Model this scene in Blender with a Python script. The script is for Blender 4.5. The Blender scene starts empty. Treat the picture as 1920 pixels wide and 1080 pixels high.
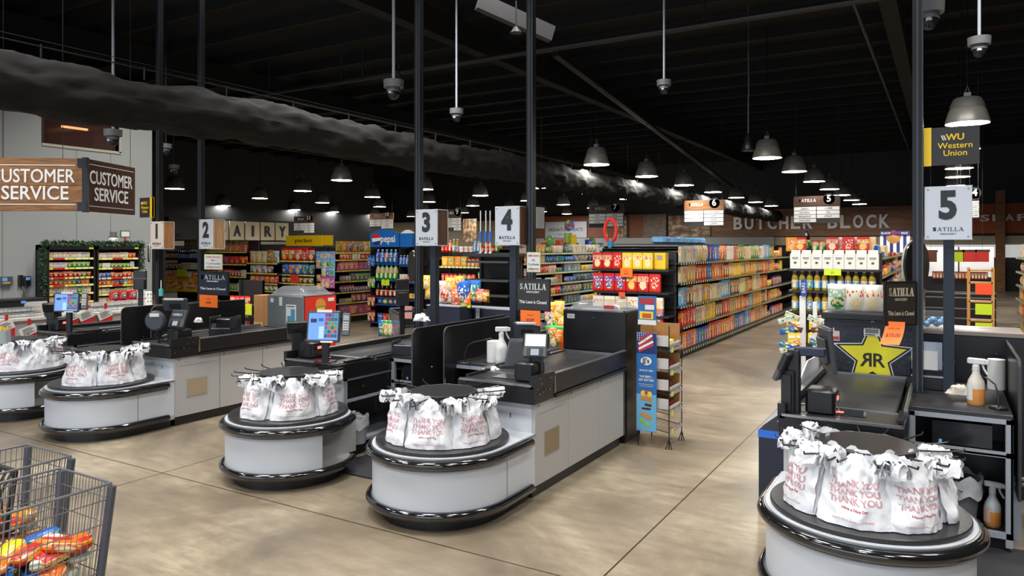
import bpy, bmesh, math, random
from mathutils import Matrix, Vector, noise
C = bpy.context.scene.collection
sc = bpy.context.scene
PI = math.pi
R = random.Random(7)

# ---------------------------------------------------------------- camera
FPX, HY, YAW, CAMZ = 1365.0, 463.0, math.radians(30.75), 2.1
cam_d = bpy.data.cameras.new('camera'); cam = bpy.data.objects.new('camera', cam_d); C.objects.link(cam)
cam.location = (0, 0, CAMZ); cam.rotation_euler = (PI/2, 0, YAW)
cam_d.sensor_width = 36; cam_d.lens = FPX/1920*36; cam_d.shift_y = (HY-540)/1920
cam_d.clip_start = .05; cam_d.clip_end = 300
sc.camera = cam
# ---------------------------------------------------------------- world, big lights, exposure
w = bpy.data.worlds.new('world'); sc.world = w; w.use_nodes = True
w.node_tree.nodes['Background'].inputs[0].default_value = (.75, .85, 1, 1)
w.node_tree.nodes['Background'].inputs[1].default_value = .12
sc.view_settings.view_transform = 'Standard'; sc.view_settings.look = 'None'
sc.view_settings.exposure = 0.12; sc.view_settings.gamma = 1; sc.view_settings.use_curve_mapping = False

def area(name, loc, rot, sx, sy, power, col, spread=180):
    l = bpy.data.lights.new(name, 'AREA'); l.shape = 'RECTANGLE'; l.size = sx; l.size_y = sy
    l.energy = power; l.color = col; l.spread = math.radians(spread)
    o = bpy.data.objects.new(name, l); C.objects.link(o); o.location = loc; o.rotation_euler = rot
    return o
area('storefront_window_light', (-5, -7.2, 2.2), (PI/2, 0, 0), 20, 3.2, 620, (.72, .84, 1))
for i, lx in enumerate((-10.5, -7, -3.8, -.5, 3)):
    for j, ly in enumerate((-1.5, 2.6)):
        area('front_end_ceiling_light', (lx, ly, 6.75), (0, 0, 0), 1.1, 1.1, 150, (1, .97, .935), 140)
for i, lx in enumerate((-11, -9, -6.5, -3.5, -.5, 2.5)):
    area('front_end_ceiling_light', (lx, 7.3, 6.8), (math.radians(22), 0, 0), 1.2, .9, (170, 230, 205, 195, 180, 180)[i], (1, .97, .935), 125)

# ---------------------------------------------------------------- materials
def newmat(name):
    m = bpy.data.materials.new(name); m.use_nodes = True
    nt = m.node_tree; return m, nt, nt.nodes['Principled BSDF']
def s2l(c):
    return tuple((x/12.92 if x <= .04045 else ((x+.055)/1.055)**2.4) for x in c)
def hexc(h):
    return s2l(tuple(int(h[i:i+2], 16)/255 for i in (0, 2, 4)))
MC = {}
def mat(name, col, rough=.5, metal=0, emis=0, bump=0, bscale=40, spec=.5, alpha=1, trans=0, var=0, vscale=3, coat=0):
    if name in MC: return MC[name]
    m, nt, b = newmat(name)
    if isinstance(col, str): col = hexc(col)
    b.inputs['Base Color'].default_value = (*col, 1); b.inputs['Roughness'].default_value = rough
    b.inputs['Metallic'].default_value = metal; b.inputs['Specular IOR Level'].default_value = spec
    b.inputs['Coat Weight'].default_value = coat
    if emis: b.inputs['Emission Color'].default_value = (*col, 1); b.inputs['Emission Strength'].default_value = emis
    if trans: b.inputs['Transmission Weight'].default_value = trans; b.inputs['IOR'].default_value = 1.15
    if alpha < 1: b.inputs['Alpha'].default_value = alpha
    N = nt.nodes.new; L = nt.links.new
    if bump or var:
        tc = N('ShaderNodeTexCoord'); n = N('ShaderNodeTexNoise'); n.inputs['Scale'].default_value = bscale; n.inputs['Detail'].default_value = 4
        L(tc.outputs['Object'], n.inputs['Vector'])
        if bump:
            bp = N('ShaderNodeBump'); bp.inputs['Strength'].default_value = bump; bp.inputs['Distance'].default_value = .01
            L(n.outputs['Fac'], bp.inputs['Height']); L(bp.outputs['Normal'], b.inputs['Normal'])
        if var:
            n2 = N('ShaderNodeTexNoise'); n2.inputs['Scale'].default_value = vscale; n2.inputs['Detail'].default_value = 6
            L(tc.outputs['Object'], n2.inputs['Vector'])
            mr = N('ShaderNodeMapRange'); mr.inputs[3].default_value = 1-var; mr.inputs[4].default_value = 1+var
            L(n2.outputs['Fac'], mr.inputs[0])
            mx = N('ShaderNodeVectorMath'); mx.operation = 'SCALE'; mx.inputs[0].default_value = col
            L(mr.outputs[0], mx.inputs['Scale']); L(mx.outputs[0], b.inputs['Base Color'])
    MC[name] = m; return m

def wood(name, c1, c2, scale=1.0, axis='X', rough=.55):
    if name in MC: return MC[name]
    m, nt, b = newmat(name); N = nt.nodes.new; L = nt.links.new
    tc = N('ShaderNodeTexCoord'); mp = N('ShaderNodeMapping')
    st = {'X': (1, 12, 12), 'Y': (12, 1, 12), 'Z': (12, 12, 1)}[axis]
    mp.inputs['Scale'].default_value = tuple(v*scale for v in st)
    L(tc.outputs['Object'], mp.inputs[0])
    n = N('ShaderNodeTexNoise'); n.inputs['Scale'].default_value = 1.6; n.inputs['Detail'].default_value = 8; n.inputs['Distortion'].default_value = 1.6
    L(mp.outputs[0], n.inputs['Vector'])
    cr = N('ShaderNodeValToRGB'); cr.color_ramp.elements[0].position = .35; cr.color_ramp.elements[1].position = .65
    cr.color_ramp.elements[0].color = (*hexc(c1), 1); cr.color_ramp.elements[1].color = (*hexc(c2), 1)
    L(n.outputs['Fac'], cr.inputs[0]); L(cr.outputs[0], b.inputs['Base Color']); b.inputs['Roughness'].default_value = rough
    MC[name] = m; return m

def M_(nt, op, a, b=None, c=None):
    n = nt.nodes.new('ShaderNodeMath'); n.operation = op
    for i, v in enumerate((a, b, c)):
        if v is None: continue
        if isinstance(v, (int, float)): n.inputs[i].default_value = v
        else: nt.links.new(v, n.inputs[i])
    return n.outputs[0]
def mixc(nt, f, a, b):
    n = nt.nodes.new('ShaderNodeMix'); n.data_type = 'RGBA'
    for i, v in ((0, f), (6, a), (7, b)):
        if isinstance(v, (tuple, list)): n.inputs[i].default_value = (*v[:3], 1)
        elif isinstance(v, (int, float)): n.inputs[i].default_value = v
        else: nt.links.new(v, n.inputs[i])
    return n.outputs[2]

def packmat(name, logo=.7, lh=.12, blob=.36, br=.30, foot=.08, rough=.35, nz=9, topfrac=None, body=None):
    """printed packaging: object colour ground, logo lettering band, round picture, foot stripe"""
    m, nt, b = newmat(name); N = nt.nodes.new; L = nt.links.new
    oi = N('ShaderNodeObjectInfo'); tc = N('ShaderNodeTexCoord'); sp = N('ShaderNodeSeparateXYZ')
    L(tc.outputs['Generated'], sp.inputs[0]); x, z = sp.outputs[0], sp.outputs[2]
    rnd = oi.outputs['Random']
    base = oi.outputs['Color']
    hs = N('ShaderNodeHueSaturation'); L(base, hs.inputs['Color']); hs.inputs['Saturation'].default_value = 1.1; hs.inputs['Value'].default_value = .7
    sp2 = N('ShaderNodeSeparateColor'); L(base, sp2.inputs[0])
    # accent colour follows the print run: derived from the ground colour
    key = M_(nt, 'FRACT', M_(nt, 'ADD', M_(nt, 'MULTIPLY', sp2.outputs[0], 7.3), M_(nt, 'ADD', M_(nt, 'MULTIPLY', sp2.outputs[1], 3.1), M_(nt, 'MULTIPLY', sp2.outputs[2], 5.7))))
    cr = N('ShaderNodeValToRGB'); cr.color_ramp.interpolation = 'CONSTANT'
    cols = ['E8D9B0', 'F0B81A', 'C8201A', '1F4FA8', '2B8A3C', 'E87A14']
    el = cr.color_ramp.elements
    el[0].position = 0; el[0].color = (*hexc(cols[0]), 1); el[1].position = .3; el[1].color = (*hexc(cols[1]), 1)
    for p, c in ((.5, cols[2]), (.65, cols[3]), (.8, cols[4]), (.9, cols[5])):
        e = el.new(p); e.color = (*hexc(c), 1)
    L(key, cr.inputs[0]); acc = cr.outputs[0]
    vec = N('ShaderNodeVectorMath'); vec.operation = 'ADD'; L(tc.outputs['Generated'], vec.inputs[0])
    cmb = N('ShaderNodeCombineXYZ'); L(M_(nt, 'MULTIPLY', key, 9.0), cmb.inputs[0]); L(cmb.outputs[0], vec.inputs[1])
    ns = N('ShaderNodeTexNoise'); ns.inputs['Scale'].default_value = nz; ns.inputs['Detail'].default_value = 2; L(vec.outputs[0], ns.inputs['Vector'])
    # picture
    dx = M_(nt, 'SUBTRACT', x, .5); dz = M_(nt, 'SUBTRACT', z, blob)
    d = M_(nt, 'SQRT', M_(nt, 'ADD', M_(nt, 'MULTIPLY', dx, dx), M_(nt, 'MULTIPLY', M_(nt, 'MULTIPLY', dz, dz), 1.6)))
    inb = M_(nt, 'LESS_THAN', M_(nt, 'ADD', d, M_(nt, 'MULTIPLY', M_(nt, 'SUBTRACT', ns.outputs['Fac'], .5), .25)), br)
    pic = mixc(nt, M_(nt, 'GREATER_THAN', ns.outputs['Fac'], .5), acc, (.82, .62, .34))
    c = mixc(nt, inb, base, pic)
    # foot
    c = mixc(nt, M_(nt, 'LESS_THAN', z, foot), c, hs.outputs[0])
    # logo letters
    cells = N('ShaderNodeTexVoronoi'); cells.inputs['Scale'].default_value = 7; L(vec.outputs[0], cells.inputs['Vector'])
    mp = M_(nt, 'ABSOLUTE', M_(nt, 'SUBTRACT', z, logo))
    band = M_(nt, 'LESS_THAN', mp, lh)
    lett = M_(nt, 'MULTIPLY', band, M_(nt, 'MULTIPLY', M_(nt, 'LESS_THAN', cells.outputs['Distance'], .42), M_(nt, 'LESS_THAN', M_(nt, 'ABSOLUTE', dx), .42)))
    c = mixc(nt, M_(nt, 'LESS_THAN', mp, lh+.03), c, mixc(nt, .55, base, acc))
    c = mixc(nt, lett, c, mixc(nt, M_(nt, 'GREATER_THAN', key, .3), (.65, .05, .04), (.75, .70, .60)))
    L(c, b.inputs['Base Color']); b.inputs['Roughness'].default_value = rough
    MC[name] = m; return m
pk_box = packmat('printed_carton'); pk_bag = packmat('printed_film', .66, .13, .3, .3, .05, .25, 7)
pk_lab = packmat('printed_label', .6, .14, .3, .25, .1, .4, 5); pk_can = packmat('printed_can', .55, .2, .3, .2, .12, .3, 6)
pk_plain = packmat('printed_small_pack', .72, .12, .35, .22, .3, .4, 4)

floor_m, nt, b = newmat('polished_concrete')
def _floor():
    N = nt.nodes.new; L = nt.links.new
    geo = N('ShaderNodeNewGeometry'); sp = N('ShaderNodeSeparateXYZ'); L(geo.outputs['Position'], sp.inputs[0])
    n1 = N('ShaderNodeTexNoise'); n1.inputs['Scale'].default_value = .55; n1.inputs['Detail'].default_value = 7; n1.inputs['Roughness'].default_value = .62; n1.inputs['Distortion'].default_value = .8
    L(geo.outputs['Position'], n1.inputs['Vector'])
    cr = N('ShaderNodeValToRGB'); el = cr.color_ramp.elements
    el[0].position = .33; el[0].color = (*hexc('5E5448'), 1); el[1].position = .68; el[1].color = (*hexc('ADA189'), 1)
    e = el.new(.5); e.color = (*hexc('887C69'), 1)
    L(n1.outputs['Fac'], cr.inputs[0])
    n2 = N('ShaderNodeTexNoise'); n2.inputs['Scale'].default_value = 5; n2.inputs['Detail'].default_value = 8; n2.inputs['Roughness'].default_value = .7
    mpn = N('ShaderNodeMapping'); mpn.inputs['Scale'].default_value = (.6, 2.0, 1); mpn.inputs['Rotation'].default_value = (0, 0, .35)
    L(geo.outputs['Position'], mpn.inputs[0]); L(mpn.outputs[0], n2.inputs['Vector'])
    c = mixc(nt, M_(nt, 'MULTIPLY', M_(nt, 'GREATER_THAN', n2.outputs['Fac'], 0), M_(nt, 'SUBTRACT', 1.45, M_(nt, 'MULTIPLY', n2.outputs['Fac'], 2.4))), cr.outputs[0], hexc('6E6252'))
    def ln(o, off, per):
        f = M_(nt, 'ABSOLUTE', M_(nt, 'SUBTRACT', M_(nt, 'FRACT', M_(nt, 'DIVIDE', M_(nt, 'ADD', o, off), per)), .5))
        return M_(nt, 'GREATER_THAN', f, .5-.0065/per)
    j = M_(nt, 'MAXIMUM', ln(sp.outputs[0], 1.87+87.6*1, 4.38), ln(sp.outputs[1], -4.15+49*1, 4.9))
    c = mixc(nt, j, c, hexc('3A2E22'))
    L(c, b.inputs['Base Color'])
    mr = N('ShaderNodeMapRange'); mr.inputs[3].default_value = .22; mr.inputs[4].default_value = .42; L(n2.outputs['Fac'], mr.inputs[0])
    L(mr.outputs[0], b.inputs['Roughness']); b.inputs['Specular IOR Level'].default_value = .45
_floor()

blk = mat('black_laminate', (.012, .012, .013), .38)
blkm = mat('black_metal', (.014, .014, .016), .35, .3)
belt_m = mat('belt_rubber', (.022, .022, .023), .42, bump=.1, bscale=200)
top_m = mat('charcoal_laminate', (.021, .0205, .022), .36, bump=.05, bscale=300)
navy = mat('navy_metal', '23293A', .4, .2)
lam = mat('grey_laminate', 'A9A8A6', .38, bump=.02, bscale=30)
lam2 = mat('light_grey_laminate', 'BFC4CB', .35)
bump_m = mat('gloss_black_bumper', (.008, .008, .009), .12, coat=1)
silver = mat('brushed_aluminium', '9EA0A2', .3, .9)
sil2 = mat('grey_painted_steel', '9AA1AA', .4, .15)
steel = mat('stainless_steel', '8F8A80', .28, .95)
brass = mat('champagne_steel_plate', '9B8E72', .3, .7)
white = mat('white_paint', 'D8D8D6', .5)
paper = mat('white_paper', 'D5D5D2', .6)
bagm = mat('white_bag_plastic', 'E2E4E8', .36, bump=.6, bscale=18, spec=.5)
redink = mat('red_bag_print', 'C4737C', .5)
redink2 = mat('dark_red_bag_print', 'A8283A', .5)
rod_m = mat('black_rod', (.01, .01, .01), .3)
glassd = mat('dark_scanner_glass', (.02, .02, .022), .06, coat=1)
red_l = mat('red_scanner_glow', (1, .06, .04), .4, emis=6)
scr_b = mat('screen_blue', '5C86C8', .2, emis=.55)
scr_w = mat('screen_white', 'C8CCC8', .25, emis=.25)
blk_scr = mat('dark_screen', (.01, .012, .016), .12)
orange = mat('orange_paper', 'F4731E', .6)
lime = mat('lime_paper', 'C6E020', .6)
yellow = mat('yellow_paint', 'F2C915', .45)
ltext = mat('white_lettering', 'E6E6E4', .5)
dtext = mat('dark_lettering', '26282B', .5)
whitesign = mat('brushed_white_sign', 'C9CCD2', .35, .2)
darksign = mat('dark_grey_sign', '2B2A2B', .45)
navysign = mat('navy_sign', '1B2436', .45)
wood_d = wood('dark_walnut', '3A2416', '5A3A26', 1, 'Z'); wood_x = wood('oak_plank', '6A4220', '9A6A3A', 1, 'X')
wood_x2 = wood('walnut_plank', '2E1A10', '4A2C1C', 1, 'X'); wood_l = wood('light_oak', '8C6A48', 'B8926A', 1, 'Z')
trans_p = mat('clear_plastic', '9CA0A4', .08, alpha=.32, spec=.8)
card = mat('brown_cardboard', 'A07444', .7)

# ---------------------------------------------------------------- mesh builder
class MB:
    def __init__(s, sx=1): s.v = []; s.f = []; s.mi = []; s.mats = []; s.sx = sx; s.cur = 0
    def m(s, mt):
        if mt not in s.mats: s.mats.append(mt)
        s.cur = s.mats.index(mt); return s
    def add(s, vs, fs):
        o = len(s.v); s.v += [tuple(v) for v in vs]
        for f in fs: s.f.append([i+o for i in f]); s.mi.append(s.cur)
        return s
    def box(s, x0, x1, y0, y1, z0, z1, M=None, bev=0):
        if x0 > x1: x0, x1 = x1, x0
        if y0 > y1: y0, y1 = y1, y0
        if z0 > z1: z0, z1 = z1, z0
        if bev:
            b = min(bev, (x1-x0)*.45, (y1-y0)*.45, (z1-z0)*.45)
            vs = []; ring = lambda i, z: [(x0+i+b, y0+i, z), (x1-i-b, y0+i, z), (x1-i, y0+i+b, z), (x1-i, y1-i-b, z), (x1-i-b, y1-i, z), (x0+i+b, y1-i, z), (x0+i, y1-i-b, z), (x0+i, y0+i+b, z)]
            for i, z in ((b*.7, z0), (0, z0+b*.7), (0, z1-b*.7), (b*.7, z1)): vs += ring(i, z)
            fs = [[*range(7, -1, -1)], [*range(24, 32)]]
            for k in range(3):
                for i in range(8): fs.append([k*8+i, k*8+(i+1) % 8, k*8+8+(i+1) % 8, k*8+8+i])
        else:
            vs = [(x, y, z) for z in (z0, z1) for x, y in ((x0, y0), (x1, y0), (x1, y1), (x0, y1))]
            fs = [[3, 2, 1, 0], [4, 5, 6, 7], [0, 1, 5, 4], [1, 2, 6, 5], [2, 3, 7, 6], [3, 0, 4, 7]]
        if M: vs = [M @ Vector(v) for v in vs]
        return s.add(vs, fs)
    def prism(s, poly, z0, z1, M=None):
        n = len(poly); vs = [(x, y, z0) for x, y in poly]+[(x, y, z1) for x, y in poly]
        ar = sum(poly[i][0]*poly[(i+1) % n][1]-poly[(i+1) % n][0]*poly[i][1] for i in range(n))
        fs = [[*range(n-1, -1, -1)], [*range(n, 2*n)]]+[[i, (i+1) % n, n+(i+1) % n, n+i] for i in range(n)]
        if ar < 0: fs = [f[::-1] for f in fs]
        if M: vs = [M @ Vector(v) for v in vs]
        return s.add(vs, fs)
    def lathe(s, prof, n=20, M=None, cap=True):
        vs = [(r*math.cos(2*PI*i/n), r*math.sin(2*PI*i/n), z) for r, z in prof for i in range(n)]
        fs = [[k*n+i, k*n+(i+1) % n, (k+1)*n+(i+1) % n, (k+1)*n+i] for k in range(len(prof)-1) for i in range(n)]
        if cap: fs += [[*range(n-1, -1, -1)], [*range((len(prof)-1)*n, len(prof)*n)]]
        if M: vs = [M @ Vector(v) for v in vs]
        return s.add(vs, fs)
    def cyl(s, x, y, z0, z1, r, n=16, r2=None):
        return s.lathe([(r, z0), (r2 if r2 is not None else r, z1)], n, Matrix.Translation((x, y, 0)))
    def tube(s, pts, r, n=6, cyc=False, cap=True):
        pts = [Vector(p) for p in pts]; K = len(pts); vs = []
        up = None
        for i, p in enumerate(pts):
            a = pts[(i-1) % K] if (cyc or i) else pts[0]; b_ = pts[(i+1) % K] if (cyc or i < K-1) else pts[-1]
            t = (b_-a).normalized()
            if up is None: up = Vector((0, 0, 1)) if abs(t.z) < .95 else Vector((1, 0, 0))
            q = t.cross(up); 
            if q.length < 1e-4: q = t.orthogonal()
            q.normalize(); u = q.cross(t).normalized(); up = u
            rr = r[i] if isinstance(r, (list, tuple)) else r
            for j in range(n):
                an = 2*PI*(j+.5)/n; vs.append(p+q*rr*math.cos(an)+u*rr*math.sin(an))
        fs = []
        for i in range(K if cyc else K-1):
            for j in range(n): a = i*n; b2 = ((i+1) % K)*n; fs.append([a+j, b2+j, b2+(j+1) % n, a+(j+1) % n])
        if cap and not cyc: fs += [[*range(n)], [*range((K-1)*n+n-1, (K-1)*n-1, -1)]]
        return s.add(vs, fs)
    def grid(s, fn, nu, nv, thick=None):
        vs = [fn(i/(nu-1), j/(nv-1)) for j in range(nv) for i in range(nu)]
        fs = [[j*nu+i, j*nu+i+1, (j+1)*nu+i+1, (j+1)*nu+i] for j in range(nv-1) for i in range(nu-1)]
        return s.add(vs, fs)
    def ball(s, c, r, nu=10, nv=6, sq=(1, 1, 1)):
        prof = [(r*math.sin(PI*k/nv)+1e-5, -r*math.cos(PI*k/nv)) for k in range(nv+1)]
        return s.lathe(prof, nu, Matrix.Translation(c) @ Matrix.Diagonal((*sq, 1)), cap=False)
    def mesh(s, name, sharp=True):
        me = bpy.data.meshes.new(name)
        vs = [(x*s.sx, y, z) for x, y, z in s.v] if s.sx != 1 else s.v
        fs = [f[::-1] for f in s.f] if s.sx < 0 else s.f
        me.from_pydata(vs, [], fs)
        for mt in s.mats: me.materials.append(mt)
        me.polygons.foreach_set('material_index', s.mi); me.polygons.foreach_set('use_smooth', [True]*len(fs))
        me.update()
        if sharp: me.set_sharp_from_angle(angle=math.radians(38))
        return me
    def part(s, name, parent=None, label=None, sharp=True):
        o = bpy.data.objects.new(name, s.mesh(name, sharp)); C.objects.link(o)
        if parent: o.parent = parent
        if label: o['label'] = label
        return o
def tag(o, label, cat, group=None, kind=None):
    if kind: o['kind'] = kind
    if label: o['label'] = label
    if cat: o['category'] = cat
    if group: o['group'] = group
    return o
def thing(name, label, cat, loc=(0, 0, 0), rotz=0, group=None):
    o = bpy.data.objects.new(name, None); C.objects.link(o); o.location = loc; o.rotation_euler = (0, 0, rotz)
    o.empty_display_size = .1
    return tag(o, label, cat, group)
def solo(mb, name, label, cat, loc=(0, 0, 0), rotz=0, group=None, kind=None):
    o = mb.part(name); o.location = loc; o.rotation_euler = (0, 0, rotz); return tag(o, label, cat, group, kind)
def struct(mb, name):
    o = mb.part(name); o['kind'] = 'structure'; return o
def copy_tree(root, loc=None, rotz=None, label=None, group=None, col=None):
    r = root.copy(); C.objects.link(r)
    if loc is not None: r.location = loc
    if rotz is not None: r.rotation_euler = (0, 0, rotz)
    if label: r['label'] = label
    if group: r['group'] = group
    if col: r.color = (*col, 1)
    for ch in list(root.children):
        c = ch.copy(); C.objects.link(c); c.parent = r
        for g in list(ch.children):
            d = g.copy(); C.objects.link(d); d.parent = c
    return r
T = Matrix.Translation
def RX(a): return Matrix.Rotation(a, 4, 'X')
def RY(a): return Matrix.Rotation(a, 4, 'Y')
def RZ(a): return Matrix.Rotation(a, 4, 'Z')
FRONT = RX(PI/2)                    # text plane facing -Y
RIGHT = RZ(PI/2) @ RX(PI/2)         # text plane facing +X
def facing(x, y, z, a=0): return T((x, y, z)) @ RZ(a) @ RX(PI/2)
_tc = {}
def tmesh(s, size, bold=0, outline=0, ext=.0):
    k = (s, bold, outline, ext)
    if k not in _tc:
        cu = bpy.data.curves.new('lettering', 'FONT'); cu.body = s; cu.size = 1; cu.align_x = 'CENTER'; cu.align_y = 'CENTER'
        faux = bold if ('M' in s or 'W' in s) and not outline else 0
        cu.offset = 0 if faux else bold; cu.extrude = ext; cu.resolution_u = 3; cu.space_line = .85
        if outline: cu.fill_mode = 'NONE'; cu.bevel_depth = outline; cu.bevel_resolution = 0
        o = bpy.data.objects.new('lettering', cu)
        me = bpy.data.meshes.new_from_object(o)
        _tc[k] = ([tuple(v.co) for v in me.vertices], [list(p.vertices) for p in me.polygons])
        if faux:
            v0, f0 = _tc[k]; nv = len(v0); vs = []; fs = []
            for i, (ax, ay) in enumerate(((-1, 0), (1, 0), (0, .8), (0, -.8), (0, 0))): vs += [(x+ax*faux, y+ay*faux, z+.0004*i) for x, y, z in v0]; fs += [[q+nv*i for q in f] for f in f0]
            _tc[k] = (vs, fs)
        bpy.data.objects.remove(o); bpy.data.curves.remove(cu); bpy.data.meshes.remove(me)
    vs, fs = _tc[k]
    return [(x*size, y*size, z*size) for x, y, z in vs], fs
def text(mb, s, size, M, mt, bold=0, wx=1, outline=0, fn=None, ext=.008, fitw=None):
    vs, fs = tmesh(s, size, bold, outline, ext)
    if fitw and vs:
        wv = max(v[0] for v in vs)-min(v[0] for v in vs); wx = fitw/wv
    mb.m(mt)
    vs = [Vector((x*wx, y, z)) for x, y, z in vs]
    vs = [fn(v) for v in vs] if fn else [M @ v for v in vs]
    mb.add(vs, fs)
def serif(mb, s, width, h, M, mt, sw=.16):
    """Roman capitals built from strokes with serifs (S A T I L G R O C E Y)"""
    mb.m(mt); adv = {'S': .72, 'A': .86, 'T': .74, 'I': .42, 'L': .68, 'G': .84, 'R': .8, 'O': .9, 'C': .8, 'E': .72, 'Y': .8, ' ': .4}
    tot = sum(adv.get(c, .75) for c in s); k = width/tot; x = -width/2; th = sw*h
    def bar(ax, ay, bx, by, t):
        d = Vector((bx-ax, by-ay)); L_ = d.length; a = math.atan2(d.y, d.x)
        mb.box(0, L_, -t/2, t/2, 0, .004, M @ T((ax, ay, 0)) @ RZ(a))
    def hbar(cx, y, w_, t): bar(cx-w_/2, y, cx+w_/2, y, t)
    for c in s:
        a = adv.get(c, .75)*k; cx = x+a/2; hw = a*.40; y0, y1 = -h/2, h/2; t = th*.35
        if c == 'T':
            bar(cx, y0, cx, y1, th); hbar(cx, y1-t/2, hw*2, t); hbar(cx, y0+t/2, th*2.2, t)
            for q in (-1, 1): bar(cx+q*(hw-t/2), y1, cx+q*(hw-t/2), y1-h*.22, t)
        elif c == 'I': bar(cx, y0, cx, y1, th); hbar(cx, y1-t/2, th*2.2, t); hbar(cx, y0+t/2, th*2.2, t)
        elif c == 'L':
            bar(cx-hw*.5, y0, cx-hw*.5, y1, th); hbar(cx-hw*.5, y1-t/2, th*2.2, t); hbar(cx, y0+t/2, hw*2, t); bar(cx+hw-t/2, y0, cx+hw-t/2, y0+h*.25, t)
        elif c == 'A':
            bar(cx-hw*.8, y0, cx, y1, t*1.2); bar(cx+hw*.8, y0, cx+t*.2, y1, th); hbar(cx, y0+h*.33, hw*.9, t)
            hbar(cx-hw*.8, y0+t/2, th*1.6, t); hbar(cx+hw*.8, y0+t/2, th*2, t)
        else:
            vs, fs = tmesh(c, 1, .04, 0, .002); qx = [v[0] for v in vs]; qy = [v[1] for v in vs]; mb.add([M @ Vector(((v[0]-(max(qx)+min(qx))/2)/(max(qx)-min(qx))*hw*1.95+cx, (v[1]-(max(qy)+min(qy))/2)/(max(qy)-min(qy))*h, .004)) for v in vs], fs)
        x += a
def P(px, py, Y):                   # where the sight line of a place in the photo meets the plane y = Y
    rx = (px-960)/FPX; dx = -math.sin(YAW)+math.cos(YAW)*rx; dy = math.cos(YAW)+math.sin(YAW)*rx; t = Y/dy
    return dx*t, CAMZ+(HY-py)/FPX*t
def PX(px, py, X):
    rx = (px-960)/FPX; dx = -math.sin(YAW)+math.cos(YAW)*rx; dy = math.cos(YAW)+math.sin(YAW)*rx; t = X/dx
    return dy*t, CAMZ+(HY-py)/FPX*t
def PD(px, py, d):
    r = (px-960)/FPX*d; return (-math.sin(YAW)*d+math.cos(YAW)*r, math.cos(YAW)*d+math.sin(YAW)*r, CAMZ+(HY-py)/FPX*d)
ORD = ['lowest', 'second', 'third', 'fourth', 'fifth', 'sixth', 'seventh', 'eighth', 'ninth', 'tenth']
def nth(n): return f"{n}{'th' if 10 <= n % 100 <= 20 else {1: 'st', 2: 'nd', 3: 'rd'}.get(n % 10, 'th')}"

# ---------------------------------------------------------------- room
m = MB().m(floor_m); m.box(-46, 14, -9, 43, -.2, 0); struct(m, 'floor')
ceil_m = mat('black_ceiling', (.0042, .0038, .0038), .9)
beam_m = mat('dark_ceiling_steel', (.0048, .0045, .0043), .8)
m = MB().m(ceil_m); m.box(-46, 14, -9, 43, 7.1, 7.3); struct(m, 'ceiling')
m = MB().m(beam_m)
y = -6
while y < 42: m.box(-46, 14, y, y+.09, 6.86, 7.1); y += 1.55
struct(m, 'trim_1')
m = MB().m(beam_m)
for x in (-34, -25, -16.5, -9, -1, 7): m.box(x, x+.28, -9, 43, 6.35, 6.86)
struct(m, 'trim_2')
plaster = mat('pale_grey_wall', 'A5A8A6', .6, var=.04, vscale=.8)
wbrown = wood('brown_fascia_wood', '6E4A30', '8E664A', .35, 'X')
dkwall = mat('charcoal_wall', '24272B', .6)
# service wall (left) with its high window
WX = -14.0
m = MB().m(plaster)
m.box(WX-.2, WX, -9, 6.98, 0, 5.05); m.box(WX-.2, WX, 8.36, 9.07, 0, 5.05); m.box(WX-.2, WX, 6.98, 8.36, 0, 3.98); m.box(WX-.2, WX, 6.98, 8.36, 4.78, 5.05)
m.box(WX-3, WX-.2, 8.87, 9.07, 0, 5.05)
m.m(mat('panel_joint', '80837F', .7))
for yy in (5.15, 6.3, 7.55, 8.2): m.box(WX, WX+.004, yy, yy+.012, 0, 3.95 if 6.9 < yy < 8.4 else 5)
struct(m, 'wall_left')
m = MB().m(ceil_m); m.box(WX-3, WX, -9, 9.07, 5.05, 5.15); m.box(WX-3.2, WX-3, -9, 9.07, 0, 7.1); struct(m, 'wall_service_upper')
m = MB().m(mat('window_reveal', '3A2A22', .5)); m.box(WX-.2, WX+.01, 6.94, 6.98, 3.95, 4.82); m.box(WX-.2, WX+.01, 8.36, 8.39, 3.95, 4.82)
m.m(mat('pale_trim', 'B9B4A2', .5)); m.box(WX-.2, WX+.02, 6.94, 8.41, 3.93, 3.975); m.box(WX, WX+.02, 8.37, 8.41, 3.95, 4.82)
wf = m.part('window_1'); wf['kind'] = 'structure'
m = MB().m(mat('brown_room_beyond', '5A3A2E', .7)); m.box(WX-1.9, WX-1.8, 6, 9.0, 3.3, 5.6); m.box(WX-1.8, WX-.2, 6, 9, 3.3, 3.35)
m.m(mat('beige_duct', '8A7F74', .5)); m.tube([(WX-1.2, 6.4, 4.05), (WX-1.2, 8.1, 4.50), (WX-1.2, 9, 4.6)], .07, 10)
m.m(mat('orange_tube_light', 'FFB07A', .5, emis=2)); m.box(WX-1.0, WX-.95, 7.8, 8.3, 4.46, 4.50); struct(m, 'wall_mezzanine')
m = MB().m(mat('window_glass', '6A4A40', .03, alpha=.25)); m.box(WX-.1, WX-.09, 6.98, 8.36, 3.98, 4.78); g_ = m.part('window_pane', wf)
# dairy wall far left, back wall, right wall, front wall behind the camera
m = MB().m(dkwall); m.box(-40.2, -40, -9, 43, 0, 7.1); struct(m, 'wall_far_left')
m = MB().m(dkwall); m.box(-46, 14, 42, 42.2, 0, 7.1); struct(m, 'wall_back')
m = MB().m(dkwall); m.box(13.8, 14, -9, 43, 0, 7.1); struct(m, 'wall_right')
m = MB().m(dkwall); m.box(-46, 14, -9.2, -9, 0, 7.1); struct(m, 'wall_front')
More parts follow.
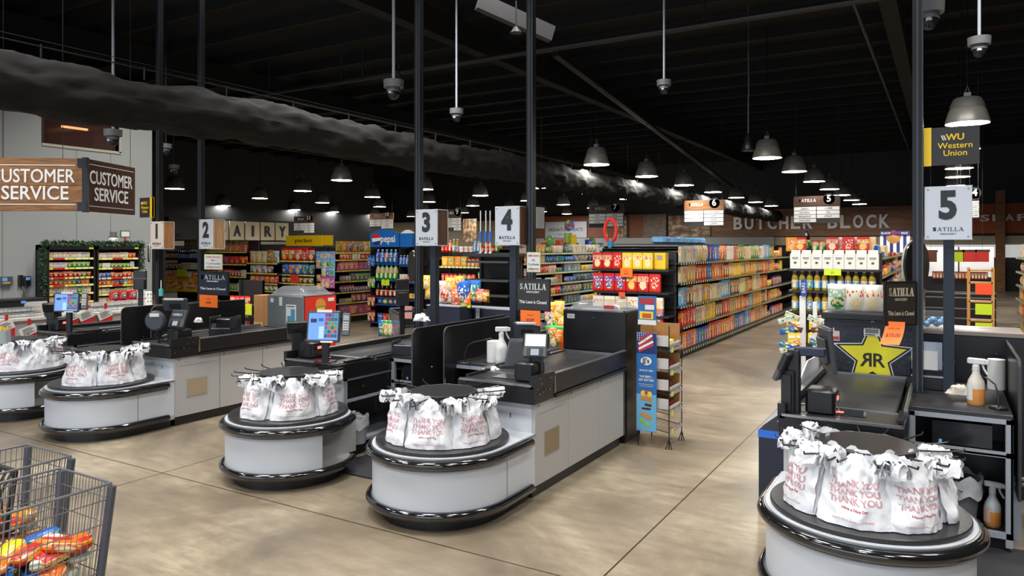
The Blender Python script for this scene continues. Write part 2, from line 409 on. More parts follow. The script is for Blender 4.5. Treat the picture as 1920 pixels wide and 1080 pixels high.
# fascia bands on the back wall
def bx_px(mb, px0, py0, px1, py1, Y, th=.06, mt=None, zo=0):
    x0, z0 = P(px0, py1, Y); x1, z1 = P(px1, py0, Y)
    if mt: mb.m(mt)
    mb.box(x0, x1, Y-th, Y, z0, z1)
    return x0, x1, z0, z1
z_f0 = P(1500, 443, 41.9)[1]; z_f1 = P(1500, 391, 41.9)[1]
m = MB().m(wbrown); m.box(P(1325, 400, 41.9)[0], P(1716, 400, 41.9)[0], 41.78, 41.99, z_f0, z_f1); struct(m, 'trim_3')
rust = mat('rust_panel', '7A4630', .6); rust2 = mat('orange_panel', 'A24A1E', .6); cream = mat('cream_panel', 'A79C86', .6)
m = MB().m(rust); m.box(P(1003, 400, 41.9)[0], P(1207, 400, 41.9)[0], 41.8, 41.99, z_f0, z_f1-.1)
m.m(dkwall); m.box(P(1175, 400, 41.9)[0], P(1180, 400, 41.9)[0], 41.74, 41.8, z_f0, z_f1-.1); struct(m, 'trim_4')
m = MB().m(rust2); m.box(P(1716, 400, 41.9)[0], 10, 41.8, 41.99, P(1800, 438, 41.9)[1], z_f1); m.m(wood_x); m.box(*[P(px, 400, 41.7)[0] for px in (1866, 1884)], 41.4, 41.78, 0, z_f1+.6); struct(m, 'trim_5')
gband = mat('grey_band', '8D8F8F', .5)
m = MB().m(gband); m.box(P(1003, 450, 41.8)[0], P(1455, 450, 41.8)[0], 41.2, 41.78, P(1200, 462, 41.8)[1], P(1200, 446, 41.8)[1])
m.m(cream); m.box(P(1455, 450, 41.8)[0], 10, 41.6, 41.8, 2.2, z_f0-.05)
m.m(mat('white_case_interior', 'D8DADA', .5, emis=.5)); m.box(P(1735, 450, 41.5)[0], 9, 41.55, 41.6, 1.6, P(1800, 459, 41.5)[1]); struct(m, 'trim_6')
brick, nt, b = newmat('pale_brick')
def _br():
    N = nt.nodes.new; L = nt.links.new
    tc = N('ShaderNodeTexCoord'); mp = N('ShaderNodeMapping'); mp.inputs['Rotation'].default_value = (PI/2, 0, 0); L(tc.outputs['Object'], mp.inputs[0])
    br = N('ShaderNodeTexBrick'); br.inputs['Scale'].default_value = 3.2; br.inputs['Color1'].default_value = (*hexc('8F8070'), 1); br.inputs['Color2'].default_value = (*hexc('6E5F52'), 1); br.inputs['Mortar'].default_value = (*hexc('4A423A'), 1); br.inputs['Mortar Size'].default_value = .03
    L(mp.outputs[0], br.inputs['Vector']); L(br.outputs['Color'], b.inputs['Base Color'])
_br()
m = MB(); bx_px(m, 1207, 401, 1250, 445, 41.9, .12, brick); struct(m, 'trim_7')

# ---------------------------------------------------------------- wall signs
def letters_sign(word, px0, px1, pyt, pyb, Y, mt, label, name='wall_lettering', off=.0):
    x0, _ = P(px0, 400, Y); x1, _ = P(px1, 400, Y)
    zt = P((px0+px1)/2, pyt, Y)[1]; zb = P((px0+px1)/2, pyb, Y)[1]
    t = thing(name, label, 'sign', ((x0+x1)/2, Y, zb)); n = len(word); step = (x1-x0)/(n-.25); h = zt-zb
    for i, c in enumerate(word):
        if c == ' ': continue
        mb = MB(); vs, fs = tmesh(c, 1, .03, 0, .05)
        xs = [v[0] for v in vs]; ys = [v[1] for v in vs]; ww = max(xs)-min(xs); hh = max(ys)-min(ys); cx0 = (max(xs)+min(xs))/2; cy0 = (max(ys)+min(ys))/2
        tw = step*(.78 if c != 'I' else .28)
        M = T((x0-(x0+x1)/2+step*(i+.38), 0, h/2)) @ RX(PI/2)
        mb.m(mt).add([M @ Vector(((v[0]-cx0)/ww*tw, (v[1]-cy0)/hh*h, v[2])) for v in vs], fs)
        mb.part('letter', t)
    return t
letm = mat('aluminium_letter', 'E4E2E4', .5, 0)
letters_sign('BUTCHER BLOCK', 1376, 1668, 404.5, 429, 41.7, letm, 'large pale metal letters reading BUTCHER BLOCK on the brown wood fascia')
letters_sign('SEAFOOD', 1838, 1998, 401, 414, 41.7, letm, 'white letters reading SEAFOOD on the orange panel at right')
def board(name, px0, py0, px1, py1, Y, mt, label, cat='sign', th=.06, extra=None):
    x0, zb = P(px0, py1, Y); x1, zt = P(px1, py0, Y)
    t = thing(name, label, cat, ((x0+x1)/2, Y, (zb+zt)/2)); W, H = x1-x0, zt-zb
    m = MB().m(mt); m.box(-W/2, W/2, 0, th, -H/2, H/2); m.part('panel', t)
    if extra: extra(t, W, H)
    return t
def smx(t, W, H):
    m = MB(); text(m, 'SIGNATURE MEATS', H*.3, T((0, -.005, 0)) @ FRONT, dtext, bold=.01, fitw=W*.82); text(m, '- EST -', H*.14, T((0, -.005, H*.32)) @ FRONT, dtext); text(m, 'FRESH CUT DAILY', H*.13, T((0, -.005, -H*.3)) @ FRONT, dtext); m.part('lettering', t)
board('wall_plaque', 1022, 415, 1100, 446, 41.7, mat('zinc_sign', 'AEB2BA', .45, .1), 'zinc plaque reading SIGNATURE MEATS on the rust back wall panel', extra=smx)
food_m, nt, b = newmat('printed_food_picture')
def _fd():
    N = nt.nodes.new; L = nt.links.new
    tc = N('ShaderNodeTexCoord'); v = N('ShaderNodeTexVoronoi'); v.inputs['Scale'].default_value = 4; L(tc.outputs['Generated'], v.inputs['Vector'])
    n = N('ShaderNodeTexNoise'); n.inputs['Scale'].default_value = 5; n.inputs['Detail'].default_value = 5; L(tc.outputs['Generated'], n.inputs['Vector'])
    cr = N('ShaderNodeValToRGB'); el = cr.color_ramp.elements; el[0].color = (*hexc('2E2018'), 1); el[0].position = .35; el[1].color = (*hexc('C9B48A'), 1); el[1].position = .68
    e = el.new(.5); e.color = (*hexc('7A5232'), 1)
    L(n.outputs['Fac'], cr.inputs[0]); L(mixc(nt, .06, cr.outputs[0], v.outputs['Color']), b.inputs['Base Color'])
_fd()
board('wall_picture', 1150, 405, 1175, 446, 41.7, food_m, 'food photograph panel left of the red and blue pool noodle', 'picture')
board('wall_picture', 1253, 403, 1332, 446, 41.7, food_m, 'wide food photograph panel of bread and grains beside the brick strip', 'picture')
def jarpic(t, W, H): pass
board('wall_picture', 868, 410, 893, 454, 30, food_m, 'dark framed food picture between the lane three and lane four signs', 'picture')
# cream tiled fascias, left half of the hall
m = MB(); bx_px(m, 690, 412, 1000, 462, 41.9, .1, cream); bx_px(m, 560, 408, 690, 460, 41.9, .1, mat('tan_tile', '8E8069', .6)); struct(m, 'trim_8')
board('wall_picture', 598, 413, 632, 460, 41.5, food_m, 'round fruit tart picture left of the brick map panel', 'picture')
board('wall_picture', 642, 416, 672, 458, 41.5, brick, 'brick pattern panel between two food panels left of the blue cola header', 'picture')
# DAIRY boards (one panel per letter) along the far left wall
DX = -30.0
m = MB().m(dkwall); ya, _ = PX(318, 430, DX-.3); yb, _ = PX(560, 430, DX-.3); m.box(DX-.5, DX-.3, ya-6, yb+6, 0, 7); struct(m, 'wall_dairy')
dt = thing('wall_lettering', 'row of cream square boards spelling DAIRY in black letters', 'sign', (DX, PX(485, 430, DX)[0], 2.5))
dy0 = PX(398, 430, DX)[0]; 
edges = [PX(p, 430, DX)[0] for p in (402, 429.5, 459, 488, 516, 542)]
zt = PX(485, 416.5, DX)[1]; zb = PX(485, 450.5, DX)[1]
crm2 = mat('cream_board', 'E2D6B8', .6)
for i, c in enumerate('DAIRY'):
    a, b2 = edges[i]+.04, edges[i+1]-.04
    m = MB().m(crm2); m.box(-.06, 0, a-dt.location.y, b2-dt.location.y, zb-2.5, zt-2.5); pn = m.part('letter_board', dt)
    mb = MB(); vs, fs = tmesh(c, 1, .03, 0, .02); xs = [v[0] for v in vs]; ys = [v[1] for v in vs]; h = (zt-zb)*.6
    tw = (b2-a)*(.5 if c != 'I' else .16); cy = (a+b2)/2-dt.location.y
    M = T((.02, cy, (zt+zb)/2-2.5)) @ RIGHT
    mb.m(dtext).add([M @ Vector(((v[0]-(max(xs)+min(xs))/2)/(max(xs)-min(xs))*tw, (v[1]-(max(ys)+min(ys))/2)/(max(ys)-min(ys))*h, v[2])) for v in vs], fs)
    mb.part('letter', pn)
m = MB().m(mat('dairy_case_trim', 'A9A08C', .5)); m.box(DX-.3, DX, PX(318, 430, DX)[0], PX(560, 430, DX)[0], PX(485, 461, DX)[1], PX(485, 453, DX)[1]); m.m(dkwall); m.box(DX-.3, DX-.05, PX(318, 430, DX)[0], PX(560, 430, DX)[0], zb, zt+.1); struct(m, 'trim_9')

# ---------------------------------------------------------------- pendant lamps
lamp_cap = mat('lamp_housing', '6A6866', .5, .1); lamp_sh = mat('lamp_shade_metal', 'A09C94', .38, .35); lamp_e = mat('lamp_light', (1, .955, .88), .5, emis=95)
LZ = 4.1
lamp = thing('pendant_lamp', '', 'lamp', (0, 0, LZ), group='high bay pendant lamps over the aisles')
m = MB().m(lamp_sh); m.lathe([(.315, .0), (.32, .025), (.27, .20), (.235, .27), (.225, .275)], 24, cap=False); m.part('lamp_shade', lamp)
m = MB().m(lamp_cap); m.lathe([(.25, .255), (.245, .30), (.20, .40), (.17, .42), (.0, .425)], 24); m.box(-.05, .05, -.05, .05, .42, .50); m.tube([(-.03, 0, .5), (0, 0, .62), (.03, 0, .5)], .01, 5); m.part('housing', lamp)
m = MB().m(lamp_e); m.lathe([(.0001, .012), (.30, .012)], 24, cap=False); m.f = [f[::-1] for f in m.f]; m.part('diffuser', lamp)
m = MB().m(blkm); m.tube([(0, 0, .6), (0, 0, 3.0)], .008, 5); m.part('cable', lamp)
ROWS = [(.31, 'behind the yellow edged board', [13.93, 17.6, 21.8, 24.45, 28, 31.5]),
        (-3.45, 'above the aisle right of the cereal gondola', [17.05+3.44*i for i in range(7)]),
        (-7.3, 'above the aisle left of the cereal gondola', [16.3+3.46*i for i in range(7)]),
        (-15.6, 'over the blue cola header', [16.2, 20.25, 23.8, 27.55, 31, 34.4, 37.8]),
        (-19.8, 'over the snack bag shelves', [18.6, 22.3, 26, 29.55, 33, 36.6, 39.8]),
        (-24.3, 'near the aisle eleven board', [20.5, 24, 27.9, 31.5, 35.3]),
        (-30.2, 'in front of the dairy boards', [23.3, 27.8, 30.7, 34.2, 37.8]),
        (-22.8, 'beside the first lane pole', [15.6]), (-35.5, 'deep over the dairy corner', [25.7, 29.7, 33.5, 37.6])]
first = True
for X, wh, ys in ROWS:
    for k, yy in enumerate(ys):
        lb = f"dark pendant lamp {wh}, {nth(k+1)} from the front" if len(ys) > 1 else f"dark metal pendant lamp hanging {wh}"
        if first: lamp.location = (X, yy, LZ); lamp['label'] = lb; first = False
        else: copy_tree(lamp, (X, yy, LZ), label=lb)
# slim flat lights of the far bays
st = MB().m(lamp_e); st.box(-.35, .35, -.09, .09, -.02, 0); st.m(lamp_cap); st.box(-.36, .36, -.10, .10, 0, .06); st.tube([(0, 0, .05), (0, 0, 2.75)], .01, 5)
sm = st.mesh('strip_lamp')
for i, (px, py) in enumerate(((1015, 352), (1107, 363), (1177, 373), (1235, 381), (1275, 386))):
    o = bpy.data.objects.new('strip_lamp', sm); C.objects.link(o); d = FPX*(4.35-CAMZ)/(HY-py); o.location = PD(px, py, d)
    tag(o, f"slim bright strip lamp in the far bays, {nth(i+1)} from the left behind lane four pole", 'lamp', 'strip lamps of the far bays')
# tall speaker like pendant
x, y, z = PD(1403, 283, 15)
t = thing('pendant_speaker', 'dark bell shaped pendant speaker on a chain left of the nearest aisle lamp', 'speaker', (x, y, z))
m = MB().m(blkm); m.lathe([(.13, 0), (.14, .03), (.10, .16), (.06, .30), (.03, .36)], 14); m.part('body', t)
m = MB().m(lamp_cap); m.tube([(0, 0, .35), (0, 0, 1.1), (.01, 0, 1.12), (0, 0, 2.0)], .014, 5); m.tube([(0, 0, 2), (0, 0, 7.1-z)], .006, 4); m.part('chain', t)

# ---------------------------------------------------------------- dome cameras on poles
cam_w = mat('camera_white', '5E5E60', .4)
def dome(px, py, d, label, sc_=1):
    x, y, z = PD(px, py, d); t = thing('ceiling_camera', label, 'camera', (x, y, z), group='pole mounted dome cameras')
    m = MB().m(cam_w); m.cyl(0, 0, .02*sc_, .11*sc_, .115*sc_, 20, .12*sc_); m.cyl(0, 0, -.03*sc_, .02*sc_, .08*sc_, 16); m.part('housing', t)
    m = MB().m(blk_scr); m.ball((0, 0, -.03*sc_), .075*sc_, 14, 8, (1, 1, 1.25)); dm = m.part('dome', t)
    m = MB().m(mat('lens_ring', 'B8B8BA', .3)); m.cyl(.0, -.05, -.055*sc_, -.03*sc_, .03*sc_, 10); m.part('lens_ring', t)
    m = MB().m(sil2 if d < 13 else blkm); m.tube([(0, 0, .1), (0, 0, 7.1-z)], .018, 8); m.part('pole', t)
dome(738, 168, 8.6, 'dome camera on a pole just left of lane three pole')
dome(856, 216, 12.5, 'dome camera on a thin pole between lane three and four poles', 1)
dome(1245, 163, 12, 'dome camera on a pole above the aisle six board')
dome(1742, 30, 6.3, 'large dome camera at the top beside lane five pole')
dome(1836, 88, 8.4, 'dome camera at upper right above the yellow edged money transfer board')
dome(212, 258, 10.2, 'dome camera in front of the high window')
dome(311, 280, 15, 'small dome camera right of lane one pole')
dome(326, 318, 17, 'tiny dome camera right of lane one pole, lower of two')

# ---------------------------------------------------------------- duct, pipes
duct_m = mat('black_duct_fabric', (.011, .0105, .010), .85, bump=.9, bscale=5, spec=.25)
def duct(mb, x, z, r, y0, y1, n=26, amp=.05, ribs=.0):
    rr = random.Random(3); K = int((y1-y0)/.075); 
    def fn(u, v):
        yy = y0+(y1-y0)*v; a = 2*PI*u
        if u >= .9999: a = 0
        top = max(0, math.sin(a))
        k = abs(((yy*.92) % 1)-.5)*2
        w_ = amp*(noise.noise(Vector((math.cos(a)*1.3, math.sin(a)*1.3, yy*1.5)))*1.0+.8*noise.noise(Vector((math.cos(a)*2.2+yy*1.1, math.sin(a)*2.2, yy*3.6)))+.35*noise.noise(Vector((math.cos(a)*5, math.sin(a)*5-yy*2, yy*8))))
        r2 = r*(1+w_*1.3+.10*top*(k**4)-.03*top-.02*k**10)+ribs*math.sin(yy*60)
        return (x+r2*math.cos(a), yy, z+r2*math.sin(a)+.02*math.sin(yy*1.1))
    mb.grid(fn, n, K)
m = MB().m(duct_m); duct(m, -7.75, 3.72, .275, -3, 41, 40, .17)
d_ = thing('fabric_duct', 'long wrinkled black fabric air duct hanging from its cable across the hall', 'duct', (-7.75, 0, 0))
for v in range(len(m.v)): m.v[v] = (m.v[v][0]+7.75, m.v[v][1], m.v[v][2])
m.part('duct_tube', d_, sharp=False)
m = MB().m(mat('steel_cable', '3A3A3C', .4, .6)); m.tube([(0, -3, 4.10), (0, 41, 4.10)], .008, 5)
m.tube([(.0, -3, 4.16), (0, 41, 4.16)], .004, 4); m.part('cable', d_)
m = MB().m(blkm)
yy = -2.7
while yy < 24: m = MB().m(blkm); m.tube([(0, yy, 3.98), (0, yy, 4.12)], .012, 5); m.part('hanger', d_); yy += 1.09

m = MB().m(duct_m); duct(m, 6.6, 4.6, .45, 14, 41, 22, .02, .012)
solo(m, 'spiral_duct', 'dark ribbed round duct running along the right edge', 'duct')
pipe_m = mat('sprinkler_pipe_paint', '2E2D2F', .4, .3)
m = MB().m(pipe_m); yP = 12.8; zP = P(1010, 95, yP)[1]; m.tube([(-34, yP, zP), (13, yP, zP)], .055, 12)
for px in (505, 640, 680, 748, 1320): 
    x = P(px, 120, yP)[0]; m.cyl(x, yP, zP+.05, 7.0, .02, 8)
x = P(748, 120, yP)[0]; m.tube([(x-.05, yP, zP), (x+.05, yP, zP)], .08, 12)
solo(m, 'sprinkler_pipe', 'long grey sprinkler pipe crossing the ceiling left to right', 'pipe')
m = MB().m(pipe_m); m.tube([(-1.35, 10, 6.3), (-1.35, 41, 6.3)], .035, 8); solo(m, 'conduit', 'thin dark ceiling conduit ending behind lane five pole', 'pipe')
m = MB().m(pipe_m)
a = Vector(PD(1040, 100, 16)); b3 = Vector(PD(1400, 372, 34)); m.tube([a, b3], .09, 6); solo(m, 'roof_brace', 'dark diagonal roof brace above the aisle lamps', 'beam')
x, y, z = PD(960, 20, 9)
m = MB().m(pipe_m); m.box(-.06, 1.0, -.06, .06, -.2, .0, RZ(.9) @ RY(.3)); m.tube([(.4, .1, -.1), (.4, .1, -.45)], .01, 5); m.lathe([(.08, -.5), (.02, -.42)], 10, T((.4, .1, 0)))
solo(m, 'light_bracket', 'short dark angled bracket at the top beside lane four pole', 'bracket', (x-.4, y, z+.25))

# ---------------------------------------------------------------- hanging aisle boards
def aisle(num, px0, px1, pyt, pyb, Y, goods, label, topm=wood_x2):
    x0, zb = P(px0, pyb, Y); x1, zt = P(px1, pyt, Y); W, H = x1-x0, zt-zb
    t = thing('aisle_sign', label, 'sign', ((x0+x1)/2, Y, (zb+zt)/2), group='hanging aisle boards')
    m = MB().m(topm); m.box(-W/2, W/2, 0, .05, H*.12, H/2); m.m(darksign); m.box(-W/2, W/2, .01, .04, -H/2, H*.12); m.part('board', t)
    m = MB(); rows = 4
    for r_ in range(rows):
        z1 = H*.10-r_*H*.145
        for s_ in (0, 1):
            if r_ == 3 and s_ == (1 if num in ('5',) else 0): continue
            m.m(ltext); m.box(-W*.49+s_*W*.5, -W*.01+s_*W*.5, -.012, .01, z1-H*.125, z1)
            text(m, goods[(r_*2+s_) % len(goods)], H*.085, T((-W*.25+s_*W*.5, -.014, z1-H*.065)) @ FRONT, dtext, bold=.01)
    m.part('category_slats', t)
    m = MB(); serif(m, 'SATILLA', W*.38, H*.11, T((-W*.2, -.004, H*.34)) @ FRONT, letm); m.part('lettering', t)
    m = MB().m(blk); m.lathe([(.0001, -.03), (H*.2, -.03), (H*.2, .0), (.0001, 0)], 24, T((W*.27, 0, H*.38)) @ RX(-PI/2) @ RX(PI))
    text(m, num, H*.34, T((W*.27, -.045, H*.38)) @ FRONT, ltext, bold=.02); m.part('number_disc', t)
    m = MB().m(blkm); m.tube([(-W*.45, .02, H/2), (-W*.45, .02, 7.1-(zb+zt)/2)], .006, 4); m.tube([(W*.45, .02, H/2), (W*.45, .02, 7.1-(zb+zt)/2)], .006, 4); m.part('wire', t)
G1_ = ['CEREAL', 'COFFEE', 'OATMEAL', 'TEA', 'BREAKFAST', 'SYRUP', 'PANCAKE']
aisle('5', 1488, 1575, 366, 419, 24, G1_, 'hanging brown and white aisle board numbered 5')
aisle('6', 1283, 1357, 374, 425, 24, ['CEREAL', 'GRANOLA', 'BARS', 'JUICE', 'SNACKS', 'MIXES', 'MILK'], 'hanging brown and white aisle board numbered 6', wood_x)
aisle('7', 1104, 1169, 383, 427, 25, ['SOUP', 'PASTA', 'RICE', 'BEANS', 'SAUCE', 'OIL', 'TUNA'], 'hanging brown and white aisle board numbered 7')
aisle('9', 838, 864, 392, 434, 25, ['PAPER', 'FOIL', 'BAGS', 'CUPS', 'WRAP'], 'hanging aisle board numbered 9 behind lane three sign')
aisle('10', 693, 737, 399, 430, 25, ['WATER', 'SODA', 'JUICE', 'TEA', 'MIXERS'], 'hanging aisle board numbered 10 above the blue cola header', wood_x)
aisle('11', 551, 589, 405, 438, 25, ['CHIPS', 'NUTS', 'DIPS', 'CANDY', 'POPCORN'], 'hanging aisle board numbered 11 right of the DAIRY letters')
aisle('4', 1799, 1836, 355, 410, 18, ['CRACKER', 'COOKIE', 'WINE', 'CHIPS'], 'partly hidden aisle board right of the lane five number sign')
for px, py0, py1 in ((1005, 388, 428),):
    x, z0 = P(px, py1, 20); _, z1 = P(px, py0, 20); m = MB().m(ltext); m.box(-.03, .03, 0, .5, 0, z1-z0); m.m(wood_x); m.box(-.05, -.03, 0, .5, 0, z1-z0); m.m(blkm); m.tube([(0, .25, z1-z0), (0, .25, 7.1-z0)], .006, 4)
    solo(m, 'aisle_sign', 'edge on white aisle board just right of lane four pole', 'sign', (x, 20, z0))

# ---------------------------------------------------------------- checkout lanes
Y0 = 5.28; CW = .72; CL = 1.96
LANES = {1: (-10.62, -1), 2: (-7.72, 1), 3: (-5.80, -1), 4: (-2.92, 1), 5: (-.96, -1)}
LN = {1: 'one', 2: 'two', 3: 'three', 4: 'four', 5: 'five'}
plate_m = mat('wood_grain_plate', 'A08F74', .45) 
def counter(k):
    X, s = LANES[k]
    t = thing('checkout_counter', f"grey checkout counter with black conveyor at lane {LN[k]}", 'checkout counter', (X, Y0, 0), group='checkout counters')
    g = .004
    m = MB(s).m(blk); m.box(-CW+.05, -.05, .04, CL-.02, 0, .11); m.part('kick_base', t)
    seams = [0, .62, 1.28, CL]
    for i in range(3):
        m = MB(s).m(lam); m.box(-.03, 0, seams[i]+g, seams[i+1]-g, .11, .80, bev=.003)
        if i == 0:
            m.m(sil2); m.box(0, .003, .07, .56, .70, .705)
            if k in (2, 4):
                m.m(brass if k == 4 else plate_m); m.box(0, .006, .17, .43, .33, .53); m.m(sil2); m.box(0, .004, .16, .44, .32, .54)
        m.m(steel); m.cyl(.004, seams[i]+.06, .765, .78, .006, 6); m.part('side_panel', t)
    m = MB(s).m(lam2); m.box(-CW, -.03, 0, .03, .11, .80, bev=.003); m.m(blk); m.box(-.24, -.232, -.003, .0, .66, .70); m.box(-.60, -.592, -.003, .0, .66, .70); m.part('front_panel', t)
    m = MB(s).m(lam); m.box(-CW, 0, CL-.03, CL, .11, .80); m.part('back_panel', t)
    # cashier side bays
    m = MB(s).m(sil2)
    for yy in (.03, .92, CL-.07): m.box(-CW-.005, -CW+.035, yy, yy+.04, .11, .80)
    m.box(-CW-.005, -CW+.03, .03, CL-.03, .775, .80); m.box(-CW-.005, -CW+.03, .07, .92, .56, .59); m.box(-CW-.005, -.05, .03, CL-.03, .13, .16)
    m.m(blk); m.box(-CW+.03, -.035, .03, .05, .16, .8); m.part('frame', t)
    m = MB(s).m(blkm); m.box(-CW+.0, -.1, .08, .91, .60, .77); m.m(steel); m.cyl(-CW-.006, .3, .68, .7, .012, 8); m.part('drawer', t)
    # skirt and deck
    m = MB(s).m(blkm); m.box(-CW-.02, .02, -.06, .32, .80, .95, bev=.004); m.box(-CW-.02, -CW+.03, .32, CL, .80, .93); m.part('skirt', t)
    m = MB(s).m(blkm); m.box(-.025, .025, .32, CL+.02, .835, 1.0, bev=.006); m.m(silver); m.box(-.02, .02, .32, CL+.02, 1.0, 1.006); m.m(brass); m.box(-.01, .03, .305, .32, .84, .99)
    m.m(blk); m.box(-.025, .035, 0.32, CL+.02, .80, .828); m.part('side_rail', t)
    m = MB(s).m(top_m); m.box(-CW+.02, -.03, -.04, .34, .95, .955); m.part('scanner_deck', t)
    m = MB(s).m(silver); m.box(-CW+.0, -.0, -.065, -.035, .945, .962); m.part('edge_trim', t)
    m = MB(s).m(silver); m.box(-CW, -.03, .33, .36, .952, .962); m.part('edge_trim', t)
    m = MB(s).m(belt_m); m.box(-CW+.05, -.03, .36, CL-.08, .90, .955, bev=.01); m.part('conveyor_belt', t)
    m = MB(s).m(silver); m.box(-CW+.02, -.02, CL-.06, CL-.03, .95, .97); m.m(blk); m.box(-CW, 0, CL-.03, CL, .80, .96); m.part('end_trim', t)
    m = MB(s).m(blkm)
    m.box(-.02, .028, -.06, .305, .93, 1.03)
    m.m(steel)
    rr = random.Random(k)
    for q in range(11): m.lathe([(.007, 0), (.007, .006)], 7, T((.028, -.03+.3*rr.random(), .86+.155*rr.random())) @ RY(PI/2))
    m.part('bolted_plate', t)
    m = MB(s).m(silver); m.tube([(-CW-.01, .36, .985), (-CW-.01, CL-.1, .985)], .014, 6); 
    for yy in (.45, 1.0, 1.6): m.box(-CW-.02, -CW, yy, yy+.03, .93, .985)
    m.m(blkm); m.box(-CW-.01, -CW+.03, .05, .4, .955, .975)
    m.part('guide_rail', t)
    # scanner
    m = MB(s).m(blkm); m.box(-.40, -.08, .10, .33, .955, .958); m.part('scale_plate', t)
    dq = .08 if k == 5 else 0
    sc_t = MB(s).m(blkm); sc_t.box(-.24-dq, -.05-dq, .06, .28, .955, 1.12, bev=.02); so = sc_t.part('scanner', t)
    m = MB(s).m(glassd); m.box(-.246-dq, -.239-dq, .08, .26, .985, 1.095)
    if s < 0: m.m(red_l); m.box(-.249-dq, -.245-dq, .14, .19, 1.05, 1.075)
    m.part('scanner_window', so)
    m = MB(s).m(glassd); m.box(-.50, -.28, .12, .30, .958, .962)
    if k in (1, 3, 5): m.m(red_l); m.box(-.36, -.30, .17, .21, .9625, .9635)
    m.part('glass_plate', t)
    return t
for k in LANES: counter(k)

def drum(k):
    X, s = LANES[k]
    t = thing('bagging_station', {4: 'large rounded bagging station in the centre foreground at lane four', 5: 'nearest rounded bagging station at lane five, cut by the frame', 3: 'round bagging station with an open side at lane three', 2: 'rounded bagging station at lane two', 1: 'rounded bagging station cut by the left edge at lane one'}[k],
              'bagging station', (X, Y0, 0), group='rounded bagging stations')
    cx, cy, r = -.56, -.52, .56
    def path(off, z, a0=0, a1=None, straight=True, n=40):
        a1 = a1 if a1 is not None else -PI
        pts = [(cx+r+off, -.10 if off > 0 else -.0, z), (cx+r+off, cy*.5, z)] if straight else []
        return pts+[(cx+(r+off)*math.cos(a), cy+(r+off)*math.sin(a), z) for a in [a0+(a1-a0)*i/n for i in range(n+1)]]
    # body wall: right side straight, front arc, ends before the cashier side opening
    aend = -PI*.93
    pts = [(p[0], p[1]) for p in path(0, 0, a1=aend)]; inn = [(p[0], p[1]) for p in path(-.02, 0, a1=aend)][::-1]
    m = MB(s).m(lam2)
    n = len(pts)
    vs = [(x, y, .14) for x, y in pts]+[(x, y, .52) for x, y in pts]
    m.add(vs, [[i+1, i, n+i, n+i+1] for i in range(n-1)])
    vs = [(x, y, .14) for x, y in inn]+[(x, y, .52) for x, y in inn]; m.add(vs, [[i+1, i, n+i, n+i+1] for i in range(n-1)])
    x1, y1 = pts[-1]; x2, y2 = inn[0]; m.add([(x1, y1, .14), (x2, y2, .14), (x2, y2, .52), (x1, y1, .52)], [[0, 1, 2, 3]])
    m.m(mat('panel_seam', '6A6C70', .6)); m.box(-.001, .002, -.45, -.444, .14, .50)
    m.part('curved_panel', t)
    m = MB(s).m(lam); m.box(-.9, -.02, -.35, -.33, .14, .52); m.box(-.92, -.9, cy-.25, -.02, .14, .52); m.part('inner_panel', t)
    # base and shelf
    def slab(mb, off, z0, z1, back=-.001):
        pp = [(cx+r+off, back)]+[(cx+(r+off)*math.cos(a), cy+(r+off)*math.sin(a)) for a in [-(PI*1.22)*i/46 for i in range(47)]]+[(-CW-.02, back)]
        mb.prism(pp, z0, z1)
    m = MB(s).m(blk); slab(m, -.07, 0, .10); m.part('kick_base', t)
    m = MB(s).m(lam); slab(m, 0, .10, .14); m.m(silver)
    slab(m, .012, .092, .102); m.part('lower_shelf', t)
    m = MB(s).m(lam2); slab(m, 0, .52, .553); m.m(silver); slab(m, .013, .542, .549); m.part('upper_shelf', t)
    for z in (.135, .505):
        m = MB(s).m(bump_m)
        if s > 0 or True: pp = path(.02, z, a1=-PI*1.2)
        m.tube(pp, .034, 10); m.ball(pp[0], .034, 10, 6); m.part('bumper', t)
        m.m(bump_m)
    for z in (.11, .475):
        m = MB(s).m(bump_m); m.tube(path(.012, z, a1=-PI*1.2), .02, 8); m.part('bumper_lip', t)
    # turntable
    tt = thing('bag_turntable', f"black turntable with octagonal top plate on the lane {LN[k]} bagging station", 'bag rack', (X+s*cx, Y0+cy, .555), group='bag turntables')
    m = MB().m(top_m); m.lathe([(.53, 0), (.535, .006), (.535, .024), (.53, .03), (.0001, .03)], 56, cap=False); m.part('disc', tt)
    m = MB().m(blkm); m.cyl(0, 0, .03, .33, .09, 20); m.part('column', tt)
    m = MB().m(top_m); m.prism([(.278*math.cos(PI/8+.1+PI/4*i), .278*math.sin(PI/8+.1+PI/4*i)) for i in range(8)], .325, .39); m.m(mat('plate_edge_highlight', '55585E', .3, .4)); m.tube([(.279*math.cos(PI/8+.1+PI/4*i), .279*math.sin(PI/8+.1+PI/4*i), .388) for i in range(8)], .0035, 5, cyc=True)  # added pale bead: the lit edge of the black plate is put into its colour
    m.m(steel)
    for i in range(16): a = PI/8+.1+2*PI*(i//2)/8+PI/8+(.18 if i % 2 else -.18); m.ball((.262*math.cos(a), .262*math.sin(a), .352), .006, 6, 4)
    m.part('top_plate', tt)
    for i in range(16):
        a = 2*PI*(i+.5)/16
        m = MB().m(rod_m); c_, s_ = math.cos(a), math.sin(a); m.tube([(.2*c_, .2*s_, .365), (.40*c_, .40*s_, .375), (.50*c_, .50*s_, .385), (.505*c_, .505*s_, .40)], .0055, 6); m.part('arm', tt)
    return (X+s*cx, Y0+cy)
CENT = {k: drum(k) for k in LANES}

